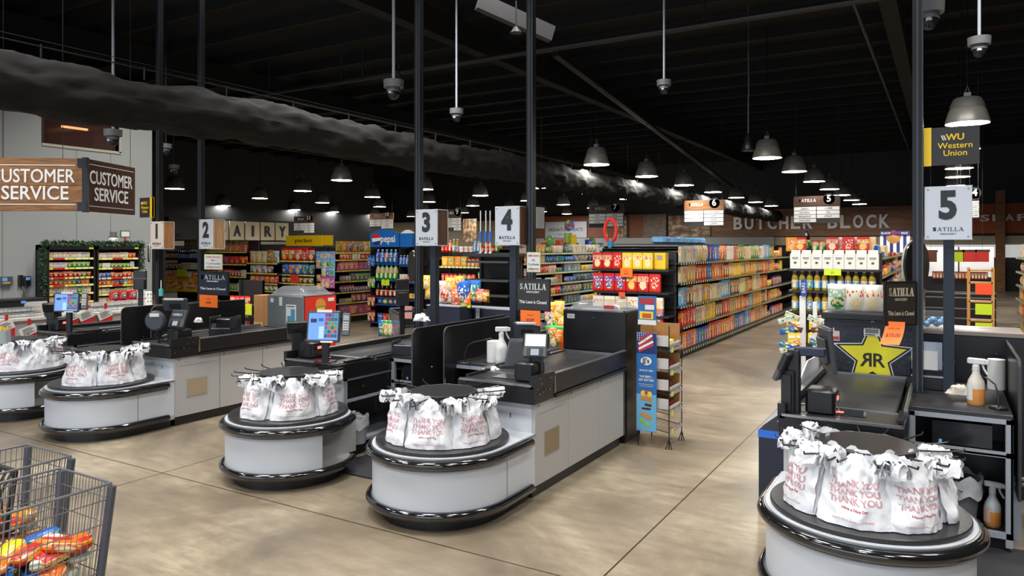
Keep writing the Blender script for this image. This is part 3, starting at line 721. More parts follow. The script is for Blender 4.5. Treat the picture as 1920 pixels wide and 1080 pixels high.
# ---------------------------------------------------------------- plastic bags
def bag(k, ang, seed, layers=5, h=.37, hw=.165, rad=.435, printed=True, lean=0, label='', rows=1, ruffle=1):
    """a bundle of T-shirt bags hanging from the turntable arms; ang = outward direction"""
    cx, cy = CENT[k]; rr = random.Random(seed*13+k); hw = hw*1.04; h = h*.9
    t = thing('plastic_bag_bundle', label, 'plastic bags', (cx+rad*math.cos(ang), cy+rad*math.sin(ang), .588), ang+PI/2, group='bundles of white plastic bags')
    top = lambda u: 1.0+(.05 if abs(u) < .2 else 0)-.17*math.exp(-((abs(u)-.42)/.14)**2)+.10*math.exp(-((abs(u)-.82)/.2)**2)
    def sheet(L_, ws):
        sd = rr.random()*50
        dy = L_*(.021+.004*rr.random()); dx = rr.uniform(-.008, .008); hs = 1-.02*L_*rr.random()
        def fn(u0, v0, off=0):
            u = u0*2-1; v = v0
            w_ = hw*ws*(1-.16*math.exp(-((v-.62)/.28)**2)+.06*(1-v)**2+.06*v)
            n1 = noise.noise(Vector((u*1.7+sd, v*2.1, sd))); n2 = noise.noise(Vector((u*4+sd, v*3, sd+5))); n3 = noise.noise(Vector((u*9+sd, v*8, sd+9)))
            n4 = noise.noise(Vector((u*3+v*2.5+sd, u*1.2-v*4, sd+2)))
            fold = .020*n1+.020*n2*(.4+v)+.010*n3*(.4+v)+.012*abs(n4)
            bulge = -.045*math.sin(PI*min(1, v*.9))*(1-u*u)*.6
            curl = .06*abs(u)**3
            y = dy+bulge*.5+curl+fold-off-.03*(1-v)*(1-v)+.05*v*v+lean*v
            x = dx+u*w_+.022*noise.noise(Vector((sd, v*4, u*1.5)))
            z = .002+v*h*hs*(1+(top(u)-1)*v**3)+(.006*n2 if v > .05 else 0)-(.0 if v > .02 else 0)
            return Vector((x, y, max(.002, z)))
        return fn
    f0 = sheet(0, 1)
    m = MB().m(bagm); m.grid(f0, 34, 30); fr = m.part('front_bag', t, sharp=False)
    m = MB().m(bagm)
    for L_ in range(1, layers): m.grid(sheet(L_*1.0, 1+rr.uniform(-.05, .09)), 17, 14)
    m.part('stacked_bags', t, sharp=False)
    if printed:
        m = MB()
        S = .043*hw/.165
        def mk(zc):
            def fn(v):
                u = (v.x/(hw*2))+.5; vv = (v.y+zc)/h
                return f0(min(max(u, .02), .98), min(max(vv, .02), .97), .0025+v.z*.2)
            return fn
        def dense(s_, size, zc, mt, bold=0, outline=0, wx=1.0):
            vs, fs = tmesh(s_, size, bold, outline, .004); m.m(mt); f = mk(zc); m.add([f(Vector((x*wx, y, z))) for x, y, z in vs], fs)
        for i, word in enumerate(('THANK YOU', 'THANK YOU', 'THANK YOU')):
            dense(word, S, h*(.62-.125*i), redink, 0, .022, 1.0)
        dense('Have a Nice Day', S*.42, h*.265, redink2, .02)
        dense('PLEASE REUSE OR RECYCLE THIS BAG', S*.27, h*.10, redink, 0)
        m.part('bag_print', fr)
    # gathered handles threaded on the arms
    for sgn in (-1, 1):
        m = MB().m(bagm)
        for q in range(int(8*ruffle)):
            bx = sgn*hw*(.55+.45*rr.random()); by = -.01+.085*rr.random()*(layers/5); bz = h*(.86+.12*rr.random())
            hgt = .03+.05*rr.random(); ww = .016+.03*rr.random(); tl = rr.uniform(-.5, .5); sd = rr.random()*40
            def fn(u, v, bx=bx, by=by, bz=bz, hgt=hgt, ww=ww, tl=tl, sd=sd):
                a = PI*(u*1.15-.08)
                ox = math.cos(a)*.028*(1+.5*noise.noise(Vector((sd, u*3, 0)))); oz = math.sin(a)*hgt
                w2 = (v-.5)*2*ww*(1+.8*noise.noise(Vector((sd+3, u*4, v))))
                return Vector((bx+ox*math.cos(tl)+w2*math.sin(tl), by+w2*math.cos(tl)-ox*math.sin(tl)+.018*noise.noise(Vector((u*6, v*5, sd))), bz+oz-.02+.018*noise.noise(Vector((u*6, v*5, sd+1)))))
            m.grid(fn, 14, 6)
        m.part('gathered_handle', t, sharp=False)
    m = MB().m(rod_m)
    for sgn in (-1, 1): m.tube([(sgn*hw*.5, .10, h*.97), (sgn*hw*.62, .0, h*.96), (sgn*hw*.68, -.035, h*.965)], .006, 6)
    m.part('hanging_rod', t)
    return t
def toward(k): cx, cy = CENT[k]; return math.atan2(-cy, -cx)
WH = {1: 'lane one', 2: 'lane two', 3: 'lane three', 4: 'lane four', 5: 'lane five'}
D = math.radians
for k, specs in {
    4: [(-66, 1, dict(layers=7, h=.39, hw=.155), 'leaning white bag bundle at the left of the lane four turntable'),
        (-14, 2, dict(layers=5, h=.37, hw=.168), 'white bag bundle with red THANK YOU print, front middle of the lane four turntable'),
        (34, 3, dict(layers=5, h=.37, hw=.16), 'white bag bundle at the front right of the lane four turntable'),
        (82, 4, dict(layers=6, h=.36, hw=.14, printed=False), 'white bag bundle behind, at the right of the lane four turntable')],
    3: [(-52, 1, dict(layers=6, hw=.155), 'white bag bundle at the left of the lane three turntable'),
        (4, 2, dict(layers=6, hw=.172), 'wide white bag bundle at the front middle of the lane three turntable'),
        (58, 3, dict(layers=6, hw=.14), 'narrow white bag bundle at the right of the lane three turntable')],
    2: [(-38, 1, dict(layers=6, hw=.17), 'white bag bundle at the left of the lane two turntable'),
        (20, 2, dict(layers=6, hw=.165), 'white bag bundle at the front right of the lane two turntable'),
        (66, 3, dict(layers=4, hw=.12, h=.40, printed=False), 'small white bag bundle behind at the right of the lane two turntable')],
    1: [(-25, 1, dict(layers=6, hw=.19, rad=.42), 'white bag bundle cut by the left picture edge at lane one'),
        (25, 2, dict(layers=6, hw=.19, rad=.42, printed=False), 'plain full white bag bundle at the front of the lane one turntable'),
        (72, 3, dict(layers=6, hw=.16, printed=True), 'white bag bundle at the right of the lane one turntable')],
    5: [(-62, 1, dict(layers=9, h=.40, hw=.17), 'thick white bag bundle at the left of the nearest turntable'),
        (-8, 2, dict(layers=8, h=.40, hw=.175), 'crumpled white bag bundle printed THANK YOU, front middle of the nearest turntable'),
        (36, 3, dict(layers=7, h=.38, hw=.15), 'white bag bundle at the front right of the nearest turntable'),
        (-120, 5, dict(layers=4, h=.37, hw=.13, printed=False, ruffle=2), 'ruffled white bag handles behind the left of the nearest octagonal plate'),
        (88, 6, dict(layers=6, h=.36, hw=.13, printed=False), 'white bag bundle behind at the right of the nearest turntable')]}.items():
    for a, sd, kw, lb in specs: bag(k, toward(k)+D(a), sd, label=lb, **kw)

# ---------------------------------------------------------------- cashier stations
def station(k):
    X, s = LANES[k]; x0 = X-s*CW
    t = thing('cashier_table', f"black topped cashier table with grey frame beside the lane {LN[k]} conveyor", 'table', (x0, Y0+.72, 0), group='cashier tables')
    W, Dp, H = .64, 1.25, .95
    m = MB(s).m(top_m); m.box(-W, -.01, 0, Dp, H-.03, H, bev=.004); m.part('table_top', t)
    m = MB(s).m(sil2); m.box(-W, -W+.045, 0, .04, .04, H-.03, bev=.004); m.part('leg', t)
    m = MB(s).m(sil2); m.box(-.055, -.01, 0, .04, .04, H-.03, bev=.004); m.part('leg', t)
    for za, zb in ((H-.065, H-.03), (.655, .69), (.10, .14)): m = MB(s).m(sil2); m.box(-W, -.01, 0, .035, za, zb); m.part('rail', t)
    m = MB(s).m(blkm); m.box(-W+.02, -.02, .0, .42, .66, .675); m.box(-W+.02, -.02, .42, .44, .10, .92); m.box(-W, -W+.015, .0, Dp, .1, .92); m.box(-W, -.01, Dp-.02, Dp, .1, .92); m.part('shelf', t)
    m = MB(s).m(blkm); m.box(-W, -.01, .01, .45, .09, .11); m.box(-W+.02, -.03, .05, .45, 0, .09); m.part('bottom_shelf', t)
    if k in (3, 5, 1):
        m = MB(s).m(blk_scr); m.box(-W+.12, -.16, .03, .38, .70, .86); m.m(mat('blue_sticker', '7FB2D8', .5)); m.box(-W+.155 if s > 0 else -.22, -W+.175 if s > 0 else -.2, .027, .03, .705, .73)
        solo(m, 'till_unit', f"black cash drawer unit on the shelf under the lane {LN[k]} cashier table", 'cash drawer', (x0, Y0+.72, 0))
        m = MB(s).m(rod_m)
        for q in range(4): xx = -.12-.05*q; m.tube([(xx, -.0+.06*q, .70), (xx-.02, -.01, .55-.05*q), (xx-.1, .1, .35), (xx-.04, .2, .2)], .005, 5)
        solo(m, 'cable_bundle', f"black power cables hanging under the lane {LN[k]} cashier table", 'cables', (x0, Y0+.72, 0))
    return t
for k in LANES: station(k)
# floor mats in the cashier wells
for k, x0, x1 in ((3, -4.6, -4.25), (5, .0, 1.1)):
    pass
m = MB().m(mat('rubber_mat', (.02, .021, .025), .75, bump=.3, bscale=90)); m.box(-.25, .85, 4.6, 6.1, .0, .015); solo(m, 'rubber_mat', 'black rubber anti fatigue mat behind the nearest bagging station', 'mat')
m = MB().m(MC['rubber_mat']); m.box(-5.0, -4.0, 5.0, 6.0, .0, .015); solo(m, 'rubber_mat', 'black rubber mat between the lane three and lane four stations', 'mat')

# partitions between the back to back lanes
def partition(x, y, lb, L_=1.7, z0=.35, z1=1.31):
    pts = []
    for a in range(0, 91, 15): pts.append((y+.07-.07*math.cos(D(a)), z1-.07+.07*math.sin(D(a))))
    poly = [(y, z0)]+pts+[(y+L_, z1), (y+L_, z0)]
    m = MB().m(mat('black_partition_laminate', (.011, .011, .012), .3)); Mx = Matrix(((0, 0, 1, x), (1, 0, 0, 0), (0, 1, 0, 0), (0, 0, 0, 1)))
    m.prism(poly, 0, .022, Mx); m.m(steel)
    m.lathe([(.011, 0), (.008, .006)], 8, T((x+.022, y+.3, z0+.55)) @ RY(PI/2))
    t = thing('partition_board', lb, 'partition', (0, 0, 0)); m.part('panel', t)
    m = MB().m(sil2); m.box(x-.02, x+.04, y+.25, y+.30, 0, z0+.1); m.box(x-.02, x+.04, y+L_-.1, y+L_-.05, 0, z0+.1); m.part('post', t)
    m = MB().m(mat('board_edge', '4A4A4C', .4)); m.tube([(x+.011, p[0]-.001, p[1]) for p in poly[:-1]], .006, 5); m.part('edge_band', t)
partition(-4.42, 5.53, 'left of the two tall black boards between lanes three and four')
partition(-4.24, 5.80, 'right of the two tall black boards between lanes three and four')
partition(-9.24, 5.55, 'left of the two tall black boards between lanes one and two', 1.5)
partition(-9.06, 5.85, 'right of the two tall black boards between lanes one and two', 1.5)
partition(.43, 6.08, 'tall black board along the right of the lane five cashier table', 1.3, .35, 1.32)

# ---------------------------------------------------------------- lane poles and number boxes
pole_m = mat('black_strut', '0E0F12', .4, .2)
def pole(px, yy, ztop, k, z0=.95, w_=.075):
    x = P(px, 400, yy)[0]
    t = thing('lane_pole', f"black steel strut pole rising to the ceiling at lane {LN[k]}", 'pole', (x, yy, z0), group='lane poles')
    m = MB().m(pole_m); h = ztop-z0; m.box(-w_/2, w_/2, -w_/2, w_/2, 0, h); m.part('strut', t)
    m = MB().m(mat('strut_edge', '3E444C', .4, .3)); m.box(-w_*.12, w_*.06, -w_/2-.004, -w_/2, 0, h); m.box(w_*.38, w_*.5, -w_/2-.004, -w_/2, 0, h); m.part('channel_lip', t)
    m = MB().m(blkm); m.box(-.07, .07, -.07, .07, 0, .012); m.part('foot_plate', t)
    return x
POLX = {}
for k, px, yy, zt in ((1, 299, 6.6, 7), (2, 377, 6.9, 7), (3, 785.5, 6.75, 7), (4, 996, 6.75, 7), (5, 1721, 6.62, 7)): POLX[k] = pole(px, yy, zt, k)
signpost = mat('slate_post', '242B36', .4, .3)
def numbox(k, px0, px1, pxr, pyt, pyb, yy, ppx, tint=None, wd=wood_d):
    x0, zb = P(px0, pyb, yy); x1, zt = P(px1, pyt, yy); W, H = x1-x0, zt-zb; zc = (zb+zt)/2
    dp = max(.12, min(.34, PX(pxr, 400, x1)[0]-yy)) if pxr else .3
    t = thing('lane_number_sign', f"white and wood boxed sign showing lane number {k}", 'sign', ((x0+x1)/2, yy, zc), group='lane number signs')
    m = MB().m(wd); m.box(-W/2+.006, W/2-.002, .012, dp, -H/2+.004, H/2-.004); m.part('wood_case', t)
    fm = mat('warm_lit_sign', 'D8C9BC', .4) if tint else whitesign
    m = MB().m(fm); m.box(-W/2, W/2, 0, .012, -H/2, H/2, bev=.003); m.m(whitesign); m.box(W/2-.001, W/2+.003, 0, dp, -H/2, -H/2+.008); m.box(W/2-.001, W/2+.003, 0, dp, H/2-.008, H/2); m.box(W/2-.001, W/2+.003, dp-.008, dp, -H/2, H/2)
    m.m(steel)
    for a in (-1, 1):
        for b2 in (-1, 1): m.lathe([(.008, 0), (.006, .005)], 8, T((a*(W/2-.025), 0, b2*(H/2-.025))) @ RX(PI/2))
    m.part('face', t)
    m = MB(); text(m, str(k), H*.70, T((0, -.004, H*.12)) @ FRONT, dtext, bold=.045, ext=.004, wx=.86)
    serif(m, 'SATILLA', W*.66, H*.07, T((0, -.001, -H*.30)) @ FRONT, dtext); text(m, 'GROCERY', H*.035, T((0, -.003, -H*.39)) @ FRONT, dtext, bold=.02, fitw=W*.34); m.part('lettering', t)
    if not ppx:
        m = MB().m(blkm); xa = POLX[k]-(x0+x1)/2; m.box(min(xa, 0), max(xa, 0)+.02, dp-.02, dp+.05+(.15 if k == 1 else 0), -.03, .03); m.part('bracket', t)
    if ppx:
        xp = P(ppx, 500, yy+.12)[0]
        m = MB().m(signpost); m.box(-.038, .038, -.038, .038, 0, zb-.95)
        solo(m, 'sign_post', f"slate coloured post holding up the lane {k} number sign", 'post', (xp, yy+.12+.04, .95), group='number sign posts')
numbox(5, 1733, 1823, None, 347, 450, 6.6, 1779)
numbox(4, 928, 974, 990, 386, 460, 6.6, 961, wd=wood('mid_oak', '5A3A26', '7E5438', 1, 'Z'))
numbox(3, 779, 820, 840, 392, 461, 6.6, 811)
numbox(2, 373, 399, 422, 411, 467, 6.75, None, wd=wood_l)
numbox(1, 282, 306, 327, 415, 467, 6.4, None, tint=1, wd=wood('light_pine', '8A5C34', 'B4824E', 1, 'Z'))

# ---------------------------------------------------------------- "lane closed" signs and price cards
def closed(px0, py0, px1, py1, yy, rot, mt, k, lb, tmat=ltext):
    x0, zb = P(px0, py1, yy); x1, zt = P(px1, py0, yy); W = (x1-x0)/max(.3, math.cos(rot)); H = zt-zb
    t = thing('closed_sign', lb, 'sign', ((x0+x1)/2, yy, (zb+zt)/2), rot, 'lane closed signs')
    m = MB().m(mt); m.box(-W/2, W/2, 0, .02, -H/2, H/2, bev=.002); m.m(blkm); m.box(-W/2-.006, W/2+.006, -.004, .024, H/2-.004, H/2+.008); m.box(-W/2-.006, W/2+.006, -.004, .024, -H/2-.008, -H/2+.004)
    m.box(-W/2-.008, -W/2, -.004, .024, -H/2, H/2); m.box(W/2, W/2+.008, -.004, .024, -H/2, H/2); m.part('panel', t)
    m = MB(); serif(m, 'SATILLA', W*.84, H*.20, T((0, -.001, H*.27)) @ FRONT, tmat); text(m, 'GROCERY', H*.085, T((0, -.003, H*.09)) @ FRONT, tmat, bold=.02, fitw=W*.42)
    text(m, 'This Lane is Closed', H*.14, T((0, -.003, -H*.24)) @ FRONT, tmat, bold=.02, fitw=W*.86); m.part('lettering', t)
    m = MB().m(blkm); m.tube([(0, .02, 0), (0, .12, 0)], .012, 6); m.tube([(0, .12, H*.3), (0, .12, -H*.5)], .012, 6); m.part('bracket', t)
closed(372, 511, 427, 551, 6.55, 0, navysign, 2, 'navy lane closed sign under the lane 2 number box')
closed(969, 525, 1030, 580, 6.45, -.05, darksign, 4, 'dark grey lane closed sign right of the lane four sign post')
closed(1662, 530, 1717, 607, 6.45, .55, mat('charcoal_sign', '2A2621', .4), 5, 'charcoal lane closed sign turned sideways on lane five pole', mat('bronze_letters', 'B5A98F', .5))
def card_(px0, py0, px1, py1, yy, mt, lb, rot=0, txt='$10.00', curl=.0, nm='price_card', cat='card'):
    x0, zb = P(px0, py1, yy); x1, zt = P(px1, py0, yy); W, H = x1-x0, zt-zb
    t = thing(nm, lb, cat, ((x0+x1)/2, yy, (zb+zt)/2), rot)
    m = MB().m(mt); 
    fn = lambda u, v: Vector(((u-.5)*W-curl*(1-v)**2*W*.5, -curl*.25*(1-v)**2-.001, (v-.5)*H)); 
    m.grid(fn, 4, 8); m.grid(lambda u, v: fn(1-u, v)+Vector((0, .003, 0)), 4, 8); m.part('card', t)
    if txt:
        m = MB(); f2 = lambda v: fn(.5+v.x/W, min(1, max(0, .5+(v.y-.12*H)/H)))+Vector((0, -.002, 0))
        dk = mat('dark_red_ink', '8A1E10', .6)
        vs, fs = tmesh(txt, H*.22, .03, 0, 0.); m.m(dk); m.add([f2(Vector(v)) for v in vs], fs)
        f3 = lambda v: fn(.5+v.x/W, min(1, max(0, .5+(v.y+.18*H)/H)))+Vector((0, -.002, 0)); vs, fs = tmesh('CASH LIMIT', H*.1, .01, 0, 0.); m.add([f3(Vector(v)) for v in vs], fs)
        m.part('lettering', t)
card_(374, 554, 408, 575, 6.5, orange, 'orange paper card under the navy lane closed sign')
card_(976, 583, 1013, 609, 6.4, orange, 'orange paper card under the dark grey lane four closed sign')
card_(1660, 604, 1697, 642, 6.4, orange, 'curled orange paper card under the charcoal lane five closed sign', 0, curl=.5)
# white notices with coloured lettering
def notice(px0, py0, px1, py1, yy, lb):
    x0, zb = P(px0, py1, yy); x1, zt = P(px1, py0, yy); W, H = x1-x0, zt-zb; t = thing('paper_notice', lb, 'notice', ((x0+x1)/2, yy, (zb+zt)/2))
    m = MB().m(mat('pale_green_border', 'B8D890', .6)); m.box(-W/2, W/2, 0, .004, -H/2, H/2); m.m(paper); m.box(-W*.46, W*.46, -.002, 0, -H*.46, H*.46); m.part('sheet', t)
    m = MB(); rd = mat('red_ink', 'B0203A', .6); gr = mat('green_ink', '2E7A3C', .6)
    for i, (sx, c) in enumerate((('Satilla Grocery', rd), ('- Now -', rd), ('Curbside', gr), ('satillagrocery', rd))): text(m, sx, H*.16, T((0, -.004, H*(.33-.22*i))) @ FRONT, c, bold=.01, fitw=W*(.8 if i != 1 else .3))
    m.part('lettering', t)
notice(383, 477, 417, 505, 6.45, 'white notice with red and green lettering above the navy closed sign')
notice(988, 473, 1013, 510, 6.4, 'white notice with red and green lettering on lane four pole')

# ---------------------------------------------------------------- Western Union boards
def wu(px0, py0, px1, py1, yy, lb, left=True, rot=0, dm=None):
    x0, zb = P(px0, py1, yy); x1, zt = P(px1, py0, yy); W, H = (x1-x0)/math.cos(rot), zt-zb
    t = thing('hanging_sign', lb, 'sign', ((x0+x1)/2, yy, (zb+zt)/2), rot, 'money transfer boards'); s = 1 if left else -1
    m = MB().m(dm or darksign); m.box(-W/2, W/2, 0, .03, -H/2, H/2); m.part('panel', t)
    m = MB().m(yellow); m.box(-s*W/2, -s*W*.36, -.006, .036, -H/2-.004, H/2+.004); m.part('yellow_spine', t)
    m = MB(); cx = s*W*.07
    text(m, 'WU', H*.24, T((cx, -.003, H*.22)) @ FRONT, yellow, bold=.025); text(m, 'Western', H*.22, T((cx, -.003, 0)) @ FRONT, yellow, bold=.01, fitw=W*.62); text(m, 'Union', H*.22, T((cx, -.003, -H*.2)) @ FRONT, yellow, bold=.01, fitw=W*.42)
    m.m(ltext)
    for q in range(2): m.box(-.004, .004, -.004, -.001, -H*.07, H*.07, T((cx-H*.24-q*H*.05, 0, H*.22)) @ RY(-.35))
    m.part('lettering', t)
    m = MB().m(blkm); m.box(-.02, .02, .03, .20, -.02, .02, T((-s*W*.42, 0, 0))); m.part('bracket', t)
wu(1732, 234, 1837, 311, 6.62, 'dark money transfer board with a yellow left spine on the lane five pole')
wu(262, 370, 285, 408, 6.5, 'small dark money transfer board with yellow edge beside the lane one pole', False)
wu(51, 463, 88, 492, 7.0, 'black money transfer board beside the tobacco cabinet', False)

# ---------------------------------------------------------------- terminals, monitors, printers
def terminal(k, lx, ly, rot, lb, zc=1.24, screen=scr_w, pole_h=.2, post=True):
    X, s = LANES[k]; t = thing('payment_terminal', lb, 'card terminal', (X+s*lx, Y0+ly, .95), rot, 'card payment terminals')
    if post: m = MB().m(blkm); m.box(-.045, .045, -.03, .05, 0, zc-.95-.02, bev=.006); m.m(blk); m.box(-.06, -.045, -.035, .03, .02, zc-1.0); m.box(.045, .06, -.035, .03, .02, zc-1.0); m.part('post', t)
    Mx = T((0, -.03, zc-.95)) @ RX(-.42)
    m = MB().m(mat('terminal_grey', '4C4E52', .35)); m.box(-.105, .105, -.02, .02, -.10, .11, Mx, bev=.012); m.m(blk); m.box(-.113, .113, -.012, .03, -.02, .118, Mx, bev=.012); m.part('body', t)
    m = MB().m(screen); m.box(-.088, .088, -.0235, -.02, -.005, .10, Mx)
    m.part('screen', t)
    m = MB().m(blk); m.box(-.07, .07, -.024, -.02, -.09, -.02, Mx); m.m(mat('keypad_grey', '8F9AA8', .4, emis=.1)); m.box(-.035, .035, -.027, -.024, -.085, -.03, Mx); m.part('keypad', t)
    if screen is navysign:
        m = MB(); serif(m, 'SATILLA', .13, .025, Mx @ T((0, -.025, .05)) @ FRONT, ltext); m.part('lettering', t)
terminal(4, -.10, .20, .35, 'card terminal with a white lit screen on the lane four post', 1.25)
terminal(2, -.12, .15, .25, 'card terminal with a navy screen on the lane two post', 1.24, navysign)
terminal(5, -.03, .05, -1.75, 'dark card terminal seen from the side on the lane five post', 1.27, blk_scr)
terminal(3, .02, .12, -2.3, 'dark card terminal seen from behind at lane three', 1.22, blk_scr)
terminal(1, .0, .12, -2.3, 'dark card terminal seen from behind at lane one', 1.22, blk_scr)
mon_m = mat('monitor_grey', '3E4248', .4)
def monitor(loc, rot, tilt, lb, kind='screen', w_=.36, h=.30, stand=True, zt=.95, pin=True):
    t = thing('checkout_monitor', lb, 'monitor', (loc[0], loc[1], zt), rot, 'checkout monitors'); zc = loc[2]-zt
    Mx = T((0, 0, zc)) @ RX(tilt)
    m = MB().m(mon_m); m.box(-w_/2, w_/2, 0, .035, -h/2, h/2, Mx, bev=.012); m.box(-w_*.32, w_*.32, .035, .07, -h*.3, h*.3, Mx, bev=.015); m.part('housing', t)
    if kind == 'screen':
        m = MB().m(scr_b); m.box(-w_*.44, w_*.44, -.003, 0, -h*.42, h*.42, Mx)
        rr = random.Random(4)
        m.m(mat('screen_navy', '1A2A4A', .3, emis=.2)); m.box(-w_*.38, -w_*.2, -.005, -.003, h*.12, h*.24, Mx); m.m(mat('screen_royal', '2A4FA8', .3, emis=.3)); m.box(-w_*.14, w_*.0, -.005, -.003, h*.16, h*.26, Mx)
        cs = [mat('key_'+c, c, .3, emis=.35) for c in ('8A2A3A', '1F5A2E', '2E8A4A', '2A3F8A', '6A4A7A', '8A6A2A')]
        for i in range(6):
            for j in range(4): m.m(cs[(i*3+j*2+rr.randint(0, 2)) % 6]); m.box(w_*(.05+.095*j), w_*(.135+.095*j), -.005, -.003, h*(.30-.13*i), h*(.41-.13*i), Mx)
        m.m(mat('screen_pale', '9AB4DC', .3, emis=.5)); m.box(-w_*.12, w_*.03, -.005, -.003, -h*.38, h*.0, Mx)
        m.part('screen', t)
        m = MB().m(paper); m.box(-w_*.2, w_*.25, -.008, -.002, h*.44, h*.53, Mx); m.box(-w_*.05, w_*.32, -.008, -.003, -h*.51, -h*.455, Mx); m.part('paper_label', t)
        if pin:
            M2 = T((w_*.5+.05, .03, zc+.02)) @ RX(tilt) @ RZ(.2)
            m = MB().m(mat('pin_pad_grey', '5A5E64', .4)); m.box(-.04, .04, 0, .04, -.11, .11, M2, bev=.01); m.m(mat('pin_screen', '9AA6A4', .3)); m.box(-.028, .028, -.003, 0, .04, .09, M2)
            m.m(paper)
            for i in range(4):
                for j in range(3): m.box(-.028+.02*j, -.012+.02*j, -.003, 0, .01-.022*i, .024-.022*i, M2)
            m.part('pin_pad', t)
    else:
        m = MB().m(blk); m.box(-w_*.22, w_*.22, -.006, .0, -h*.3, h*.1, Mx, bev=.004); m.m(paper if kind == 'back' else blk); m.box(-w_*.38, w_*.38, -.01, .01, h*.40, h*.5, Mx); m.part('back_cover', t)
    if stand:
        m = MB().m(blkm); m.box(-.03, .03, .04, .09, 0, zc); m.box(-.09, .09, -.03, .14, 0, .012); m.part('stand', t)
x, y, z = PD(606, 612, 7.15); monitor((x, y, z), YAW-.12, -.16, 'cashier monitor with a blue lit screen at lane three', zt=.96, w_=.34, h=.31)
x, y, z = PD(124, 567, 9.7); monitor((x, y, z), YAW-.05, -.1, 'cashier monitor with a blue lit screen at lane one', w_=.35, h=.26)
x, y, z = PD(988, 620, 7.35); monitor((x, y, z), YAW-.2, .35, 'back of the tilted grey cashier monitor at lane four', 'back', .27, .18)
x, y, z = PD(328, 572, 9.0); monitor((x, y, z), YAW-.1, .35, 'back of the grey cashier monitor at lane two', 'back', .33, .17)
x, y, z = PD(1556, 655, 5.45); monitor((x, y, z), 1.95, -.12, 'side of the dark cashier monitor leaning over the lane five conveyor', 'plain', .30, .33, False)
t = thing('monitor_arm', 'slate bracket arm joining the lane five post to its monitor', 'bracket', (-.90, 5.34, .95)); m = MB().m(navy); m.box(0, .20, -.03, .03, .40, .46, RZ(.1), bev=.01); m.m(blkm); m.box(-.04, .04, -.04, .04, 0, .44, bev=.006); m.part('arm', t)
# tall dark customer displays seen from behind (between lanes)
for px, py, d, lb, w_, h in ((755, 548, 9.4, 'dark tall customer display behind the lane three station', .17, .34), (262, 525, 10.2, 'dark tall customer display left of lane one pole', .17, .27)):
    x, y, z = PD(px, py, d); t = thing('customer_display', lb, 'display', (x, y, .95), YAW+.25); m = MB().m(mat('dark_brown_plastic', '1E1B1A', .35)); m.box(-w_/2, w_/2, 0, .05, z-.95-h/2, z-.95+h/2, bev=.012); m.part('housing', t)
    m = MB().m(blk); m.box(-w_*.4, w_*.4, -.04, .0, z-.95-h/2, z-.95+.0, bev=.01); m.m(mat('edge_grey', '4A4A4A', .4)); m.box(-w_*.5, w_*.5, -.012, .0, z-.95+.01, z-.95+.03); m.part('cover', t)
    m = MB().m(blkm); m.box(-.03, .03, .03, .08, -.95, z-.95); m.part('post', t)
# round convex pads on poles seen edge on
for px, py, yy, lb, r_ in ((774, 500, 6.9, 'round black mirror back on lane three pole', .19), (280, 474, 6.5, 'round black mirror back on lane one pole', .14), (1716, 497, 6.75, 'round black mirror with a pale rim seen edge on at lane five pole', .2)):
    x, z = P(px, py, yy); t = thing('convex_mirror', lb, 'mirror', (x, yy, z), -.6 if px < 1000 else 1.0)
    m = MB().m(mat('mirror_back_black', (.02, .02, .02), .25)); pts = [(r_*.8*math.cos(a)*(1 if abs(math.cos(a)) < .8 else .95), r_*math.sin(a)) for a in [2*PI*i/28 for i in range(28)]]; m.prism(pts, 0, .02, RX(PI/2)); m.part('disc', t)
    m = MB().m(mat('pale_rim', 'B5B5A8', .4)); m.tube([(a, .005, b2) for a, b2 in pts], .008, 6, cyc=True); m.part('rim', t)

def printer(x, y, rot, lb, w_=.16, h=.19, dp=.22, slips=False):
    t = thing('receipt_printer', lb, 'printer', (x, y, .95), rot, 'receipt printers')
    m = MB().m(blkm); m.box(-w_, w_, 0, dp, 0, .10, bev=.008); m.box(-w_, -w_+.03, 0, dp, .10, h+.03, bev=.006); m.box(w_-.03, w_, 0, dp, .10, h+.03, bev=.006); m.box(-w_, w_, dp*.4, dp, .10, h, bev=.02); m.part('housing', t)
    m = MB().m(silver); m.box(-w_+.03, w_-.03, -.002, .004, .10, .115); m.m(glassd); m.box(-w_+.03, w_-.03, .0, .02, .115, h*.8); m.part('paper_bar', t)
    if slips:
        m = MB().m(paper); m.box(-.05, .05, .02, .025, .13, .31, RX(-.08)); m.part('receipt_slip', t)
        m = MB().m(mat('pale_blue_paper', 'A8B4C4', .6)); m.box(-.05, .08, .05, .054, .16, .38); m.box(-.14, -.03, .07, .074, .14, .30); m.part('paper_note', t)
x, y, _ = PD(1745, 720, 5.85); printer(x, y, 0, 'wide black receipt printer with paper slips on the lane five table', .17, .20, .25, True)
x, y, _ = PD(413, 625, 9.3); printer(x, y, .5, 'black receipt printer on the lane two table', .15, .22, .3)
x, y, _ = PD(757, 640, 7.7); printer(x, y, .3, 'black receipt printer left of the tall boards at lane three', .14, .12, .2)
